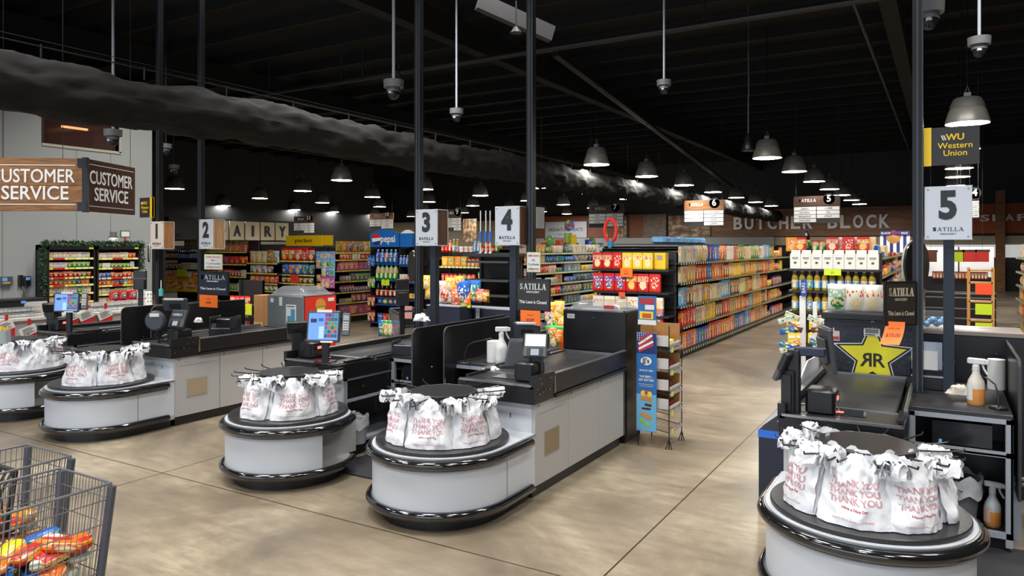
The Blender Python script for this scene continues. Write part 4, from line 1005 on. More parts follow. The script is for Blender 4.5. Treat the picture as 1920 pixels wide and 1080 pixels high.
# lane 4 hooded keyboard / scale display
x, y, _ = PD(971, 660, 6.9)
t = thing('display_hood', 'dark bulky hooded display beside the lane four terminal', 'display', (x, y, .95), YAW)
m = MB().m(mat('dark_slate_plastic', '33373D', .4)); m.add([(-.12, -.05, .03), (.12, -.05, .03), (.13, .14, .03), (-.13, .14, .03), (-.075, .0, .25), (.045, .0, .25), (.05, .12, .27), (-.08, .12, .27)], [[3, 2, 1, 0], [4, 5, 6, 7], [0, 1, 5, 4], [1, 2, 6, 5], [2, 3, 7, 6], [3, 0, 4, 7]]); m.m(blk); m.box(-.15, .12, -.05, .15, 0, .03); m.part('hood', t)
m = MB().m(rod_m); m.tube([(.06, -.05, .27), (.1, -.1, .16), (.12, -.12, .06)], .008, 6); m.part('cable', t)
t = thing('display_hood', 'round backed dark headset hood left of the lane two monitor', 'display', (*PD(293, 592, 8.6)[:2], .95), YAW)
m = MB().m(MC['dark_slate_plastic']); m.lathe([(.12, 0), (.12, .03), (.10, .05)], 20, T((0, 0, .28)) @ RX(PI/2)); m.m(paper); m.box(-.05, .06, -.06, -.05, .33, .37); m.part('hood', t)
m = MB().m(rod_m); m.tube([(0, 0, .18), (.03, .03, .1), (.0, .05, 0)], .008, 6); m.tube([(.03, 0, .18), (-.03, .03, .1), (.03, .05, 0)], .006, 6); m.part('cable', t)

# ---------------------------------------------------------------- spray bottles, rolls, mics, bins
def spray(loc, rot, lb, liquid, body='D8D4CC', hh=1.0, label=None):
    t = thing('spray_bottle', lb, 'spray bottle', loc, rot); S = hh
    m = MB().m(mat('bottle_plastic_'+body, body, .25)); m.lathe([(.045*S, 0), (.05*S, .01*S), (.05*S, .13*S), (.045*S, .155*S), (.022*S, .20*S), (.02*S, .225*S)], 18); m.part('bottle', t)
    if liquid: m = MB().m(liquid); m.lathe([(.047*S, .004), (.0515*S, .012*S), (.0515*S, .105*S)], 18, cap=False); m.part('liquid', t)
    m = MB().m(label or paper); m.grid(lambda u, v: Vector((.0522*S*math.cos(-PI*.95+u*1.3), .0522*S*math.sin(-PI*.95+u*1.3), (.03+.10*v)*S)), 8, 2); m.part('label', t)
    m = MB().m(mat('sprayer_white', 'D0D2D2', .35)); m.cyl(0, 0, .22*S, .25*S, .022*S, 12); m.box(-.05*S, .06*S, -.014*S, .014*S, .26*S, .30*S, bev=.01); m.box(-.015, .02, -.012, .012, .245*S, .265*S); m.part('spray_head', t)
    m = MB().m(MC['sprayer_white']); m.box(.05*S, .075*S, -.01, .01, .265*S, .295*S, bev=.004); m.tube([(.035*S, 0, .27*S), (.045*S, 0, .235*S), (.065*S, 0, .20*S)], .007, 6); m.part('trigger', t)
amber = mat('amber_liquid', 'D8924A', .15)
x, y, _ = PD(1830, 757, 5.33); spray((x, y, .95), -.3, 'spray bottle of amber cleaner on the lane five cashier table', amber, 'CFC8BE', 1.12)
x, y, _ = PD(1861, 985, 5.2); spray((x, y, .11), -.2, 'clear spray bottle with a pink label on the low shelf at lane five', amber, 'B9BFC2', 1.05, mat('pink_label', 'D8B0A4', .6))
x, y, _ = PD(940, 660, 7.2); spray((x, y, .95), .6, 'white spray bottle on the lane four cashier table', None, 'DADADA', 1.2)
m = MB().m(paper); m.cyl(0, 0, 0, .21, .075, 20); m.m(card); m.cyl(0, 0, .2095, .211, .02, 12); x, y, _ = PD(927, 668, 7.3); solo(m, 'paper_towel_roll', 'standing white paper towel roll on the lane four table', 'paper roll', (x, y, .95))
m = MB().m(paper); m.cyl(0, 0, 0, .24, .062, 20); x, y, _ = PD(1868, 740, 5.9); solo(m, 'paper_towel_roll', 'white paper roll behind the amber spray bottle at lane five', 'paper roll', (x, y, .95))
m = MB().m(mat('orange_box_print', 'E0A030', .5)); m.box(-.12, .12, 0, .06, 0, .30); x, y, _ = PD(1862, 735, 6.25); solo(m, 'carton', 'orange yellow carton behind the paper roll at lane five', 'box', (x, y, .95))
def cloth(loc, r, lb, sd, flat=.5, mt=None):
    m = MB().m(mt or mat('cream_rag', 'D6CFC0', .8, bump=.3, bscale=60))
    def fn(u, v):
        a = 2*PI*u if u < .999 else 0; q = PI*.5*v; n_ = 1+.45*noise.noise(Vector((math.cos(a)*1.6+sd, math.sin(a)*1.6, v*2.5)))+.2*noise.noise(Vector((math.cos(a)*4, math.sin(a)*4+sd, v*5)))
        return Vector((r*n_*math.cos(a)*math.cos(q), r*.7*n_*math.sin(a)*math.cos(q), r*flat*n_*math.sin(q)))
    m.grid(fn, 26, 9); return solo(m, 'cleaning_cloth', lb, 'cloth', loc)
x, y, _ = PD(1797, 738, 5.7); cloth((x, y, .95), .075, 'crumpled cream cleaning rag beside the lane five printer', 2, .9)
x, y, _ = PD(925, 690, 6.8); cloth((x-.02, y, .95), .07, 'folded white cleaning cloth on the lane four table', 5, .5, mat('white_rag', 'D8D8D6', .8))
x, y, _ = PD(790, 640, 8.1); cloth((x, y, 1.28), .10, 'crumpled white plastic sheet above the left black board', 9, .7, bagm)
x, y, _ = PD(372, 612, 9.2); cloth((x, y, 1.15), .06, 'crumpled receipt paper on the lane two printer', 11, .9, paper)
def mic(loc, rot, lb, hgt=.22):
    t = thing('gooseneck_microphone', lb, 'microphone', loc, rot)
    m = MB().m(blk); m.box(-.05, .05, -.04, .04, 0, .02, bev=.006); m.part('base', t)
    m = MB().m(rod_m); m.tube([(0, 0, .02), (0, 0, hgt*.5), (.03, 0, hgt*.85), (.10, 0, hgt), (.22, 0, hgt*1.12)], .006, 7); m.part('neck', t)
    m = MB().m(blk); m.tube([(.21, 0, hgt*1.1), (.27, 0, hgt*1.16)], .012, 8); m.part('microphone', t)
x, y, _ = PD(872, 678, 7.15); mic((x, y, .95), .35, 'black gooseneck microphone at the left of the lane four table')
x, y, _ = PD(1872, 769, 5.15); mic((x, y, .95), 2.2, 'black gooseneck microphone at the right end of the lane five table', .2)
def bin_(loc, lb, mt, S=1.0):
    t = thing('waste_bin', lb, 'waste bin', loc)
    m = MB().m(mt); m.lathe([(.10*S, 0), (.125*S, .26*S), (.13*S, .265*S), (.12*S, .26*S), (.095*S, .02)], 20, cap=False); m.part('bin', t)
    m = MB().m(mat('bin_liner', 'C4C8CC', .35, bump=.6, bscale=20, alpha=.85))
    m.grid(lambda u, v: Vector(((.135*S+.02*S*noise.noise(Vector((u*9, v*3, 1))))*math.cos(2*PI*(u if u < .999 else 0)), (.135*S+.02*S*noise.noise(Vector((u*9, v*3, 4))))*math.sin(2*PI*(u if u < .999 else 0)), (.29-.12*v+.02*math.sin(u*40))*S)), 30, 5); m.part('liner', t)
bin_((-5.02, 5.42, .16), 'small grey waste bin with a white liner on the lane three shelf', mat('bin_grey', 'A2A6AA', .4), .9)
x, y, _ = PD(1795, 930, 5.3); bin_((x, y, .12), 'dark waste bin with a clear liner under the lane five cashier table', mat('bin_dark', '6A6C70', .4), 1.15)
# stack of paper sacks on the lane three shelf
sk = None
for i in range(9):
    m = MB().m(mat('kraft_paper', 'A9713A', .75)); m.box(-.14, .14, -.16, .16, 0, .022, bev=.006)
    loc = (-5.28, 5.52, .16+.0235*i)
    if sk is None: sk = solo(m, 'paper_sack', 'folded brown paper sack, lowest in the stack on the lane three shelf', 'paper bag', loc, .05, 'stack of paper sacks')
    else: copy_tree(sk, loc, R.uniform(-.08, .08), f'folded brown paper sack, {nth(i+1)} from the bottom of the stack on the lane three shelf' if i < 8 else 'folded brown paper sack on top of the stack on the lane three shelf')

# ---------------------------------------------------------------- end coolers
def cooler(k, H, lb, front, side, frame=blkm, depth=.5):
    X, s = LANES[k]; xa, xb = sorted((X, X-s*.74)); W = xb-xa
    t = thing('checkout_cooler', lb, 'cooler', ((xa+xb)/2, Y0+CL+.03, 0), group='coolers at the lane ends')
    m = MB().m(front); m.box(-W/2, W/2, 0, .012, .05, H, bev=.004); m.part('front_panel', t)
    m = MB().m(frame); m.box(-W/2, W/2, .012, depth, .05, H); m.box(-W/2+.02, W/2-.02, .03, depth-.02, 0, .05); m.part('cabinet', t)
    m = MB().m(side); m.box(W/2, W/2+.008, .02, depth, .06, H-.01); m.part('side_panel', t)
    return t, W
def lid(t, W, H, depth, hh=.11):
    m = MB().m(trans_p)
    def fn(u, v):
        x = -W/2+.03+(W-.06)*u; y = .03+(depth-.06)*v; e = min(u, 1-u, .18)/.18; f = min(v, 1-v, .2)/.2
        return Vector((x, y, H+.004+hh*(min(e, 1)**.5)*(min(f, 1)**.5)))
    m.grid(fn, 20, 14); m.m(mat('lid_rim', '8A8C90', .3)); 
    for a, b2, c, d in ((-W/2+.02, W/2-.02, .02, .035), (-W/2+.02, W/2-.02, depth-.035, depth-.02)): m.box(a, b2, c, d, H, H+.015)
    m.box(-W/2+.02, -W/2+.035, .02, depth-.02, H, H+.015); m.box(W/2-.035, W/2-.02, .02, depth-.02, H, H+.015); m.part('clear_lid', t)
t, W = cooler(4, 1.40, 'black cooler with a clear curved lid at the far end of lane four', blkm, blkm)
lid(t, W, 1.40, .5, .10)
m = MB().m(paper); m.box(-W/2+.05, -W/2+.14, -.003, 0, 1.31, 1.36); text(m, 'LANE 4', .02, T((-W/2+.095, -.006, 1.335)) @ FRONT, dtext); m.m(steel); m.lathe([(.01, 0), (.006, .01)], 8, T((.0, 0, 1.33)) @ RX(PI/2)); m.part('sticker', t)
m = MB().m(mat('red_sticker', 'B83A44', .5)); m.box(.12, .24, -.004, 0, 1.43, 1.47, RX(0)); m.part('red_sticker', t)
# star cooler at lane five
star_bg, nt, b = newmat('ink_doodle_panel')
def _sb():
    N = nt.nodes.new; L = nt.links.new
    tc = N('ShaderNodeTexCoord'); v = N('ShaderNodeTexNoise'); v.inputs['Scale'].default_value = 26; v.inputs['Detail'].default_value = 3; v.inputs['Distortion'].default_value = 4; L(tc.outputs['Object'], v.inputs['Vector'])
    cr = N('ShaderNodeValToRGB'); el = cr.color_ramp.elements; el[0].position = .52; el[0].color = (*hexc('14161E'), 1); el[1].position = .62; el[1].color = (*hexc('3A3F52'), 1)
    L(v.outputs['Fac'], cr.inputs[0]); L(cr.outputs[0], b.inputs['Base Color']); b.inputs['Roughness'].default_value = .35
_sb()
t, W = cooler(5, 1.44, 'black drinks cooler with a big yellow star at the end of lane five', star_bg, blkm)
m = MB().m(blkm); m.box(-W/2-.02, W/2+.04, -.06, .5, 1.44, 1.50, bev=.01); m.box(-W/2, W/2+.02, -.03, .0, 1.38, 1.42); m.part('lid', t)
def star(mb, mt, r, y0, y1, cx, cz):
    pts = [(cx+(r if i % 2 == 0 else r*.42)*math.cos(PI/2+i*PI/5)*1.08, -(cz+(r if i % 2 == 0 else r*.42)*math.sin(PI/2+i*PI/5))) for i in range(10)]
    mb.m(mt); mb.prism(pts, -y1, -y0, RX(PI/2) @ Matrix.Diagonal((1, -1, -1, 1)) if False else Matrix(((1, 0, 0, 0), (0, 0, -1, 0), (0, -1, 0, 0), (0, 0, 0, 1))))
m = MB(); cz = 1.11; sx_ = .03
def starp(mt, r, yy):
    pts = [(sx_+(r if i % 2 == 0 else r*.44)*math.cos(PI/2+i*2*PI/10), yy, cz+(r if i % 2 == 0 else r*.44)*math.sin(PI/2+i*2*PI/10)) for i in range(10)]
    m.m(mt); o = len(m.v); m.add(pts+[(p[0], .0, p[2]) for p in pts]+[(sx_, yy, cz)], [[(i+1) % 10, i, 20] for i in range(10)]+[[i, (i+1) % 10, 10+(i+1) % 10, 10+i] for i in range(10)])
starp(ltext, .345, -.002); starp(blk, .325, -.0035); starp(mat('star_yellow', 'E6DC28', .4), .285, -.005)
dk2 = blk
text(m, 'R', .17, T((sx_+.047, -.009, cz-.03)) @ FRONT, dk2, bold=.012); text(m, 'R', .17, T((sx_-.047, -.009, cz-.03)) @ FRONT @ Matrix.Diagonal((-1, 1, 1, 1)), dk2, bold=.012)
m.m(dk2); m.add([(sx_-.04, -.009, cz-.155), (sx_, -.009, cz-.175), (sx_+.04, -.009, cz-.155), (sx_, -.009, cz-.135)], [[0, 1, 2, 3]]); m.part('star_emblem', t)
m = MB().m(paper); m.box(-.04, .09, -.012, 0, 1.30, 1.37); m.m(dtext)
for i in range(22): m.box(-.03+.005*i, -.0285+.005*i+.0015*(i % 3), -.014, -.012, 1.325, 1.362)
m.box(-.03, .05, -.014, -.012, 1.308, 1.316); m.part('barcode_plate', t)
m = MB().m(mat('keychain_card', 'C8B8B4', .5)); m.box(-W/2+.03, -W/2+.13, -.012, -.004, 1.24, 1.33); m.m(mat('keychain_red', 'A83A44', .5)); m.box(-W/2+.035, -W/2+.125, -.014, -.012, 1.25, 1.28); m.m(paper); m.box(-W/2+.075, -W/2+.085, -.013, -.005, 1.33, 1.36); m.part('hang_card', t)
# lane 2 cooler: grey front, red side
t, W = cooler(2, 1.40, 'grey cooler with a red printed side and clear lid ending lane two', mat('grey_cooler_side', '7D8386', .35, .3, var=.08), mat('red_cooler_side', 'D2301E', .4), depth=.62)
lid(t, W, 1.40, .62, .13)
m = MB().m(paper); m.box(.02, .22, -.004, 0, 1.0, 1.28); m.m(mat('teal_print', '4A8FA8', .5)); m.box(.05, .20, -.006, -.004, 1.02, 1.12); m.box(.12, .2, -.006, -.004, 1.12, 1.22); m.m(dtext); m.box(.04, .19, -.006, -.004, 1.25, 1.262); m.m(paper); m.part('notice', t); m = MB().m(paper); m.box(-.30, -.24, -.004, 0, 1.30, 1.36); m.part('notice', t); m = MB().m(paper); m.box(-.12, -.06, -.004, 0, 1.26, 1.38); m.part('notice', t)
m = MB(); bd = mat('burger_bun', 'C98A3C', .6)
M0 = T((W/2+.012, .31, 1.26)); m.m(bd); m.lathe([(.10, 0), (.10, .004), (.0001, .005)], 20, M0 @ RY(PI/2)); m.m(mat('salad_green', '5A8A3A', .6)); m.box(.004, .008, -.09, .09, -.03, -.01, M0)
m.m(mat('cheese', 'F0B030', .6)); m.box(.004, .009, -.08, .08, -.055, -.03, M0)
text(m, 'cru', .15, T((W/2+.014, .26, .86)) @ RIGHT, ltext, bold=.03); text(m, 'nch', .15, T((W/2+.014, .48, .86)) @ RIGHT, ltext, bold=.03)
m.m(mat('flame_orange', 'F0A020', .6)); m.box(W/2+.009, W/2+.012, .12, .5, .70, .76); m.m(blk); m.box(W/2+.009, W/2+.011, .12, .5, .62, .69); text(m, '71', .09, T((W/2+.016, .3, .73)) @ RIGHT, mat('star_yellow', 'E6DC28'), bold=.03); m.m(paper); m.box(W/2+.008, W/2+.012, .46, .58, 1.31, 1.36); m.part('side_print', t)

# ---------------------------------------------------------------- products
PROD = {}
def prod(kind):
    if kind in PROD: return PROD[kind]
    m = MB()
    if kind == 'carton': m.m(pk_box).box(-.095, .095, 0, .06, 0, .285, bev=.003)
    elif kind == 'small_carton': m.m(pk_box).box(-.07, .07, 0, .09, 0, .19, bev=.003)
    elif kind == 'wide_carton': m.m(pk_box).box(-.13, .13, 0, .08, 0, .26, bev=.003)
    elif kind in ('bag', 'chip_bag'):
        m.m(pk_bag); W_, H_ = (.105, .29) if kind == 'chip_bag' else (.08, .2)
        def fn(u, v, s_=1): x = (u*2-1)*W_*(1-.06*math.sin(PI*v)); b_ = math.sin(PI*v)**.6*math.sin(PI*min(max(u, 0), 1))**.6 if 0 < u < 1 and 0 < v < 1 else 0; return (x, .05-s_*.045*b_, v*H_)
        m.grid(fn, 8, 9); m.grid(lambda u, v: fn(1-u, v, -1), 8, 9)
    elif kind in ('bottle', 'soda_bottle', 'water_bottle'):
        cap = {'bottle': white, 'soda_bottle': mat('cap_blue', '1A3A8A', .4), 'water_bottle': white}[kind]
        body = {'bottle': mat('oil_gold', '8F7A2A', .15), 'soda_bottle': mat('cola_dark', '1E0F0C', .12), 'water_bottle': pk_can}[kind]
        h = .3 if kind != 'water_bottle' else .25
        m.m(body).lathe([(.04, 0), (.043, .01), (.043, h*.6), (.036, h*.74), (.016, h*.9), (.016, h*.95)], 12); m.m(cap).cyl(0, 0, h*.93, h, .018, 10)
        m.m(pk_lab).lathe([(.0445, h*.12), (.0445, h*.52)], 12, cap=False)
    elif kind == 'can': m.m(pk_can).lathe([(.034, 0), (.038, .006), (.038, .108), (.034, .114)], 12); m.m(silver).cyl(0, 0, .108, .116, .033, 10)
    elif kind == 'jar': m.m(pk_lab).lathe([(.042, 0), (.045, .01), (.045, .12), (.036, .135)], 12); m.m(mat('jar_lid', 'B8322A', .4)).cyl(0, 0, .13, .155, .038, 12)
    elif kind == 'tub': m.m(pk_can).lathe([(.05, 0), (.055, .1), (.057, .1), (.057, .12)], 14); 
    elif kind == 'packet': m.m(pk_plain).box(-.045, .045, 0, .025, 0, .09, bev=.002)
    elif kind == 'milk': m.m(mat('milk_white', 'DEDBD2', .5)); m.box(-.057, .057, 0, .1, 0, .21); m.add([(-.05, 0, .21), (.05, 0, .21), (.05, .1, .21), (-.05, .1, .21), (-.05, .05, .245), (.05, .05, .245)], [[0, 1, 5, 4], [2, 3, 4, 5], [0, 4, 3], [1, 2, 5]]); m.box(-.05, .05, .045, .055, .24, .265); m.m(mat('green_seal', '2E6A44', .5)); m.lathe([(.017, 0), (.0001, .001)], 14, T((0, -.001, .085)) @ RX(PI/2)); m.m(mat('grey_ink', '6A6A66', .5)); m.box(-.035, .035, -.002, 0, .15, .162); m.box(-.03, .03, -.002, 0, .135, .142)
    PROD[kind] = m.mesh(kind); PROD[kind].name = kind; return PROD[kind]
WID = {'carton': .197, 'small_carton': .146, 'wide_carton': .267, 'bag': .165, 'chip_bag': .205, 'bottle': .094, 'soda_bottle': .094, 'water_bottle': .092, 'can': .08, 'jar': .095, 'tub': .12, 'packet': .093, 'milk': .115}
HGT = {'carton': .285, 'small_carton': .19, 'wide_carton': .26, 'bag': .2, 'chip_bag': .29, 'bottle': .3, 'soda_bottle': .3, 'water_bottle': .25, 'can': .116, 'jar': .155, 'tub': .12, 'packet': .09, 'milk': .265}
CATS = {'carton': 'box', 'small_carton': 'box', 'wide_carton': 'box', 'bag': 'bag', 'chip_bag': 'bag', 'bottle': 'bottle', 'soda_bottle': 'bottle', 'water_bottle': 'bottle', 'can': 'can', 'jar': 'jar', 'tub': 'tub', 'packet': 'packet', 'milk': 'carton'}
NICE = {'carton': 'carton', 'small_carton': 'small carton', 'wide_carton': 'wide carton', 'bag': 'small bag', 'chip_bag': 'chip bag', 'bottle': 'capped bottle', 'soda_bottle': 'soda bottle', 'water_bottle': 'drink bottle', 'can': 'can', 'jar': 'jar', 'tub': 'tub', 'packet': 'small packet', 'milk': 'gable top carton'}
COL = {'red': 'C8241C', 'dark red': '8E1A1A', 'yellow': 'EDC21C', 'golden': 'D9931F', 'orange': 'E36A17', 'blue': '1E5CAE', 'light blue': '62A8D4', 'navy': '1C2C64', 'green': '2F8A36', 'pale green': '9CCB6A', 'purple': '5C2F86', 'pink': 'D85C92', 'white': 'DAD8D0', 'cream': 'D6C8A4', 'brown': '6A3A20', 'teal': '2A8F8F', 'grey': '8A8C8E', 'black': '1E1C1E'}
def put(kind, x, y, z, rot, cname, label, group, sc_=1, sz=1):
    o = bpy.data.objects.new({'carton': 'cereal_box' if 'cereal' in group else 'food_carton', 'small_carton': 'food_box' if 'mixed' in group or 'right' in group or 'canned' in group else 'snack_box', 'wide_carton': 'food_box', 'bag': 'snack_bag' if 'right' not in group and 'mixed' not in group else 'food_bag', 'chip_bag': 'chip_bag', 'bottle': 'oil_bottle', 'soda_bottle': 'soda_bottle', 'water_bottle': 'drink_bottle', 'can': 'food_can', 'jar': 'food_jar', 'tub': 'food_tub', 'packet': 'small_packet', 'milk': 'milk_carton'}[kind], prod(kind))
    C.objects.link(o); o.location = (x, y, z); o.rotation_euler = (0, 0, rot); o.scale = (sc_, sc_, sz*sc_)
    c = hexc(COL[cname]); j = R.uniform(.92, 1.08); o.color = (min(1, c[0]*j), min(1, c[1]*j), min(1, c[2]*j), 1)
    tag(o, label, CATS[kind], group); return o
def fill(face, a0, a1, dep, z, kinds, where, group, pal, hmax=9, runs=(2, 5), gap=.0, sc_=1.0, scz=(1, 1), skip=0, lvl=''):
    """one shelf of products between a0 and a1; face R: looks +X, L: looks -X, F: looks -Y"""
    a = a0+.01; n = 0
    tries = 0
    while a < a1-.05 and tries < 400:
        tries += 1
        kind = R.choice(kinds); col = R.choice(pal); cnt = R.randint(*runs); s2 = sc_*R.uniform(.92, 1.05); sz = R.uniform(*scz)
        hh = HGT[kind]*s2*sz
        if hh > hmax: sz *= hmax/hh
        w_ = WID[kind]*s2
        if R.random() < skip: a += w_*2; continue
        for q in range(cnt):
            if a+w_ > a1: tries += 40; break
            p = a+w_/2; n += 1; d_ = R.uniform(0, .012)
            lb = f"{col} {NICE[kind]}, {nth(n)} from {'left' if face in 'RF' else 'right'}, {lvl}, {where.replace('the ', '', 1)}"
            if face == 'R': put(kind, dep-d_, p, z, PI/2, col, lb, group, s2, sz)
            elif face == 'L': put(kind, dep+d_, p, z, -PI/2, col, lb, group, s2, sz)
            else: put(kind, p, dep+d_, z, 0, col, lb, group, s2, sz)
            a += w_+.003
        a += gap
    return n
def tags(name, c1='E4E0C0', c2='E8D84A', per=.19, frac=.45, base=(.012, .012, .013)):
    if name in MC: return MC[name]
    mm, nt, b = newmat(name); N = nt.nodes.new; L = nt.links.new
    g_ = N('ShaderNodeNewGeometry'); sp = N('ShaderNodeSeparateXYZ'); L(g_.outputs['Position'], sp.inputs[0])
    a = M_(nt, 'DIVIDE', M_(nt, 'ADD', M_(nt, 'ADD', sp.outputs[0], sp.outputs[1]), 100), per); f = M_(nt, 'FRACT', a); fl = M_(nt, 'FLOOR', a)
    wn = N('ShaderNodeTexWhiteNoise'); wn.noise_dimensions = '1D'; L(fl, wn.inputs['W'])
    c = mixc(nt, M_(nt, 'GREATER_THAN', wn.outputs['Value'], .5), hexc(c1), hexc(c2))
    L(mixc(nt, M_(nt, 'LESS_THAN', f, frac), base, c), b.inputs['Base Color']); b.inputs['Roughness'].default_value = .5
    MC[name] = mm; return mm
tag_m = tags('shelf_price_tags', per=.16, frac=.35); tag_y = tags('yellow_price_strip', 'E6D83A', 'F2EC9A', .12, .92, hexc('8A8420')); tag_w = tags('pale_price_strip', 'D8D6C8', 'E8E08A', .1, .8, (.1, .1, .1))
shelf_m = mat('black_shelf_paint', (.018, .017, .017), .45)
def gondola(x0, x1, y0, y1, levels, H, lb, group=None, faces='RL', sh=.42, tm=None, name='shelving_gondola', back=None, deck=None):
    t = thing(name, lb, 'shelving', ((x0+x1)/2, y0, 0), group=group); hw = (x1-x0)/2; L_ = y1-y0; tm = tm or tag_m
    m = MB().m(back or shelf_m); 
    if 'F' in faces: m.box(-hw, hw, L_-.04, L_, .1, H)
    else: m.box(-.03, .03, 0, L_, .1, H)
    m.part('back_panel', t)
    if deck: m = MB().m(shelf_m); m.box(-hw*.9, hw*.9, 0, L_, deck-.015, deck); m.part('top_deck', t)
    m = MB().m(shelf_m); m.box(-hw+.03, hw-.03, .02, L_-.02, 0, .15); m.part('base', t)
    for z in levels:
        if 'F' in faces: m = MB().m(shelf_m); m.box(-hw, hw, 0, L_-.04, z-.025, z); s_ = m.part('shelf', t); m = MB().m(tm); m.box(-hw+.01, hw-.01, -.006, 0, z-.035, z); m.part('price_rail', s_)
        else:
            for sg in ((1,) if faces == 'R' else (-1,) if faces == 'L' else (1, -1)):
                m = MB().m(shelf_m); m.box(sg*.03, sg*hw, 0, L_, z-.025, z); s_ = m.part('shelf', t); m = MB().m(tm); m.box(sg*hw, sg*(hw+.006), 0, L_, z-.04, z); m.part('price_rail', s_)
    m = MB().m(shelf_m)
    if 'F' in faces:
        for xx in (-hw, hw-.04): m = MB().m(shelf_m); m.box(xx, xx+.04, L_-.08, L_, 0, H); m.part('upright', t)
    else:
        yy = 0
        while yy < L_: m = MB().m(shelf_m); m.box(-.04, .04, yy, yy+.04, 0, H); m.part('upright', t); yy += 1.22
    return t
# G1: the long cereal gondola
X1r = -4.27; lv = [.11, .57, .97, 1.415, 1.795]
gondola(-5.75, X1r, 13.3, 36, lv, 1.95, 'long black gondola packed with cereal boxes in the centre of the hall', group='long black gondolas', deck=2.16)
zz = [PX(1266, yy, X1r)[1] for yy in (665, 618, 578, 532, 494)]
warm = ['golden', 'golden', 'orange', 'red', 'yellow', 'orange', 'dark red', 'orange', 'light blue', 'blue', 'red', 'yellow', 'golden', 'brown', 'cream', 'golden']
FAR = 23.6
for i, z in enumerate(lv):
    lvl = ORD[i]+' shelf'
    kinds = ['carton'] if i < 4 else ['carton', 'chip_bag', 'carton']
    pal = warm if i < 4 else ['white', 'cream', 'pink', 'red', 'blue', 'orange', 'white', 'light blue', 'green']
    e = 21.4 if i < 3 else 22.4
    n = fill('R', 13.48, e, X1r-.03, z, kinds, 'the long cereal gondola', 'cartons along the long cereal gondola', pal, (.40, .35, .40, .335, .37)[i], (2, 5), .006, 1.0, (1.22, 1.4) if i in (0, 2) else (1.12, 1.25), lvl=lvl)
    fill('R', e, FAR, X1r-.03, z, ['chip_bag', 'bag', 'carton'], 'the cereal gondola far end', 'far bags of the long cereal gondola', ['purple', 'yellow', 'green', 'red', 'orange', 'cream'], .33, (2, 5), .01, lvl=lvl)
# blue wrapped packs on its top
for i in range(5):
    m = MB().m(mat('blue_wrap', '6FA3CF', .3, bump=.5, bscale=12)); m.box(-.2, .2, 0, .3, 0, .14, bev=.05); solo(m, 'wrapped_pack', f'light blue plastic wrapped pack on top of the cereal gondola, {nth(i+1)} from the near end', 'pack', (-4.75, 14.1+.62*i, 2.165), PI/2, 'blue wrapped packs')
# endcap of G1
ex0, ex1 = P(1113, 500, 13.0)[0], P(1250, 500, 13.0)[0]
ez = [P(1180, yy, 12.95)[1] for yy in (625, 585, 547, 503)]
ez = [.2, .62, *[P(1180, yy, 12.95)[1] for yy in (590, 547, 505)]]
gondola(ex0, ex1+.07, 12.92, 13.4, ez, 2.02, 'black endcap shelves stacked with red and yellow cereal boxes', faces='F', name='endcap_shelving', tm=shelf_m)
gB = 'cartons on the cereal endcap'
def rowof(kind, n, x0, x1, y, z, cols, where, group, sc_=1, sz=1):
    st_ = (x1-x0)/n
    for i in range(n): c = cols[i % len(cols)] if len(cols) != n else cols[i]; put(kind, x0+st_*(i+.5), y, z, 0, c, f"{c} {NICE[kind]} on {where}, {nth(i+1)} from left", group, sc_*st_/WID[kind]*.98 if sc_ == 1 else sc_, sz)
rowof('carton', 6, ex0+.0, ex1-.25, 12.95, ez[4]+.003, ['red', 'red', 'red', 'yellow', 'yellow', 'yellow'], 'the top shelf of the cereal endcap', gB, 1, 1.08)
for i in range(4): put('carton', ex1-.2+.055*i, 13.12, ez[4]+.003, -PI/2+PI, 'yellow', f'yellow carton seen edge on, top shelf of the cereal endcap, {nth(i+1)} from the left', gB, .95, 1.15)
rowof('carton', 6, ex0+.0, ex1-.1, 12.95, ez[3]+.003, ['red', 'red', 'red', 'red', 'red', 'red'], 'the second shelf from the top of the cereal endcap', gB, 1, 1.05)
rowof('carton', 6, ex0+.0, ex1-.05, 12.95, ez[2]+.003, ['white', 'white', 'white', 'white', 'white', 'white'], 'the third shelf from the top of the cereal endcap', gB, 1, 1.0)
rowof('carton', 6, ex0+.0, ex1-.05, 12.95, ez[1]+.003, ['red', 'blue', 'golden', 'golden', 'blue', 'red'], 'the fourth shelf from the top of the cereal endcap', gB, 1, 1.0)
card_(1163, 503, 1186, 519, 12.9, orange, 'orange paper price card on the cereal endcap', txt='$6.49', nm='price_card')
card_(1160, 548, 1172, 556, 12.9, mat('flame_paper', 'F0501E', .6), 'small red orange price card on the third cereal endcap shelf', txt='')

# G2: gondola right of the aisle
g2x0, g2x1 = P(1478, 500, 12.4)[0], P(1650, 500, 12.4)[0]
gondola(g2x0+.05, g2x1-.02, 12.95, 36, [.2, .58, .95, 1.3, 1.62, 1.93], 2.0, 'black gondola of mixed groceries right of the cereal aisle', group='long black gondolas', deck=2.015)
e2 = [.2, .55, *[P(1560, yy, 12.4)[1] for yy in (586, 546, 505)]]
gondola(g2x0, g2x1, 12.4, 12.9, e2, 2.0, 'black endcap shelves of white cartons and oil bottles', faces='F', name='endcap_shelving', tm=shelf_m)
rowof('milk', 8, g2x0+.02, g2x1-.02, 12.43, e2[4]+.003, ['white'], 'the top shelf of the white carton endcap', 'white gable top cartons', 1, .82)
rowof('bottle', 11, g2x0+.03, g2x1-.06, 12.5, e2[3]+.003, ['light blue'], 'the second shelf of the white carton endcap', 'oil bottles of the upper row', 1, .88)
rowof('bottle', 11, g2x0+.03, g2x1-.06, 12.5, e2[2]+.003, ['light blue'], 'the third shelf of the white carton endcap', 'oil bottles of the lower row', 1, .88)
card_(1545, 505, 1577, 516, 12.38, lime, 'lime green price card on the white carton shelf', txt='$3.99')
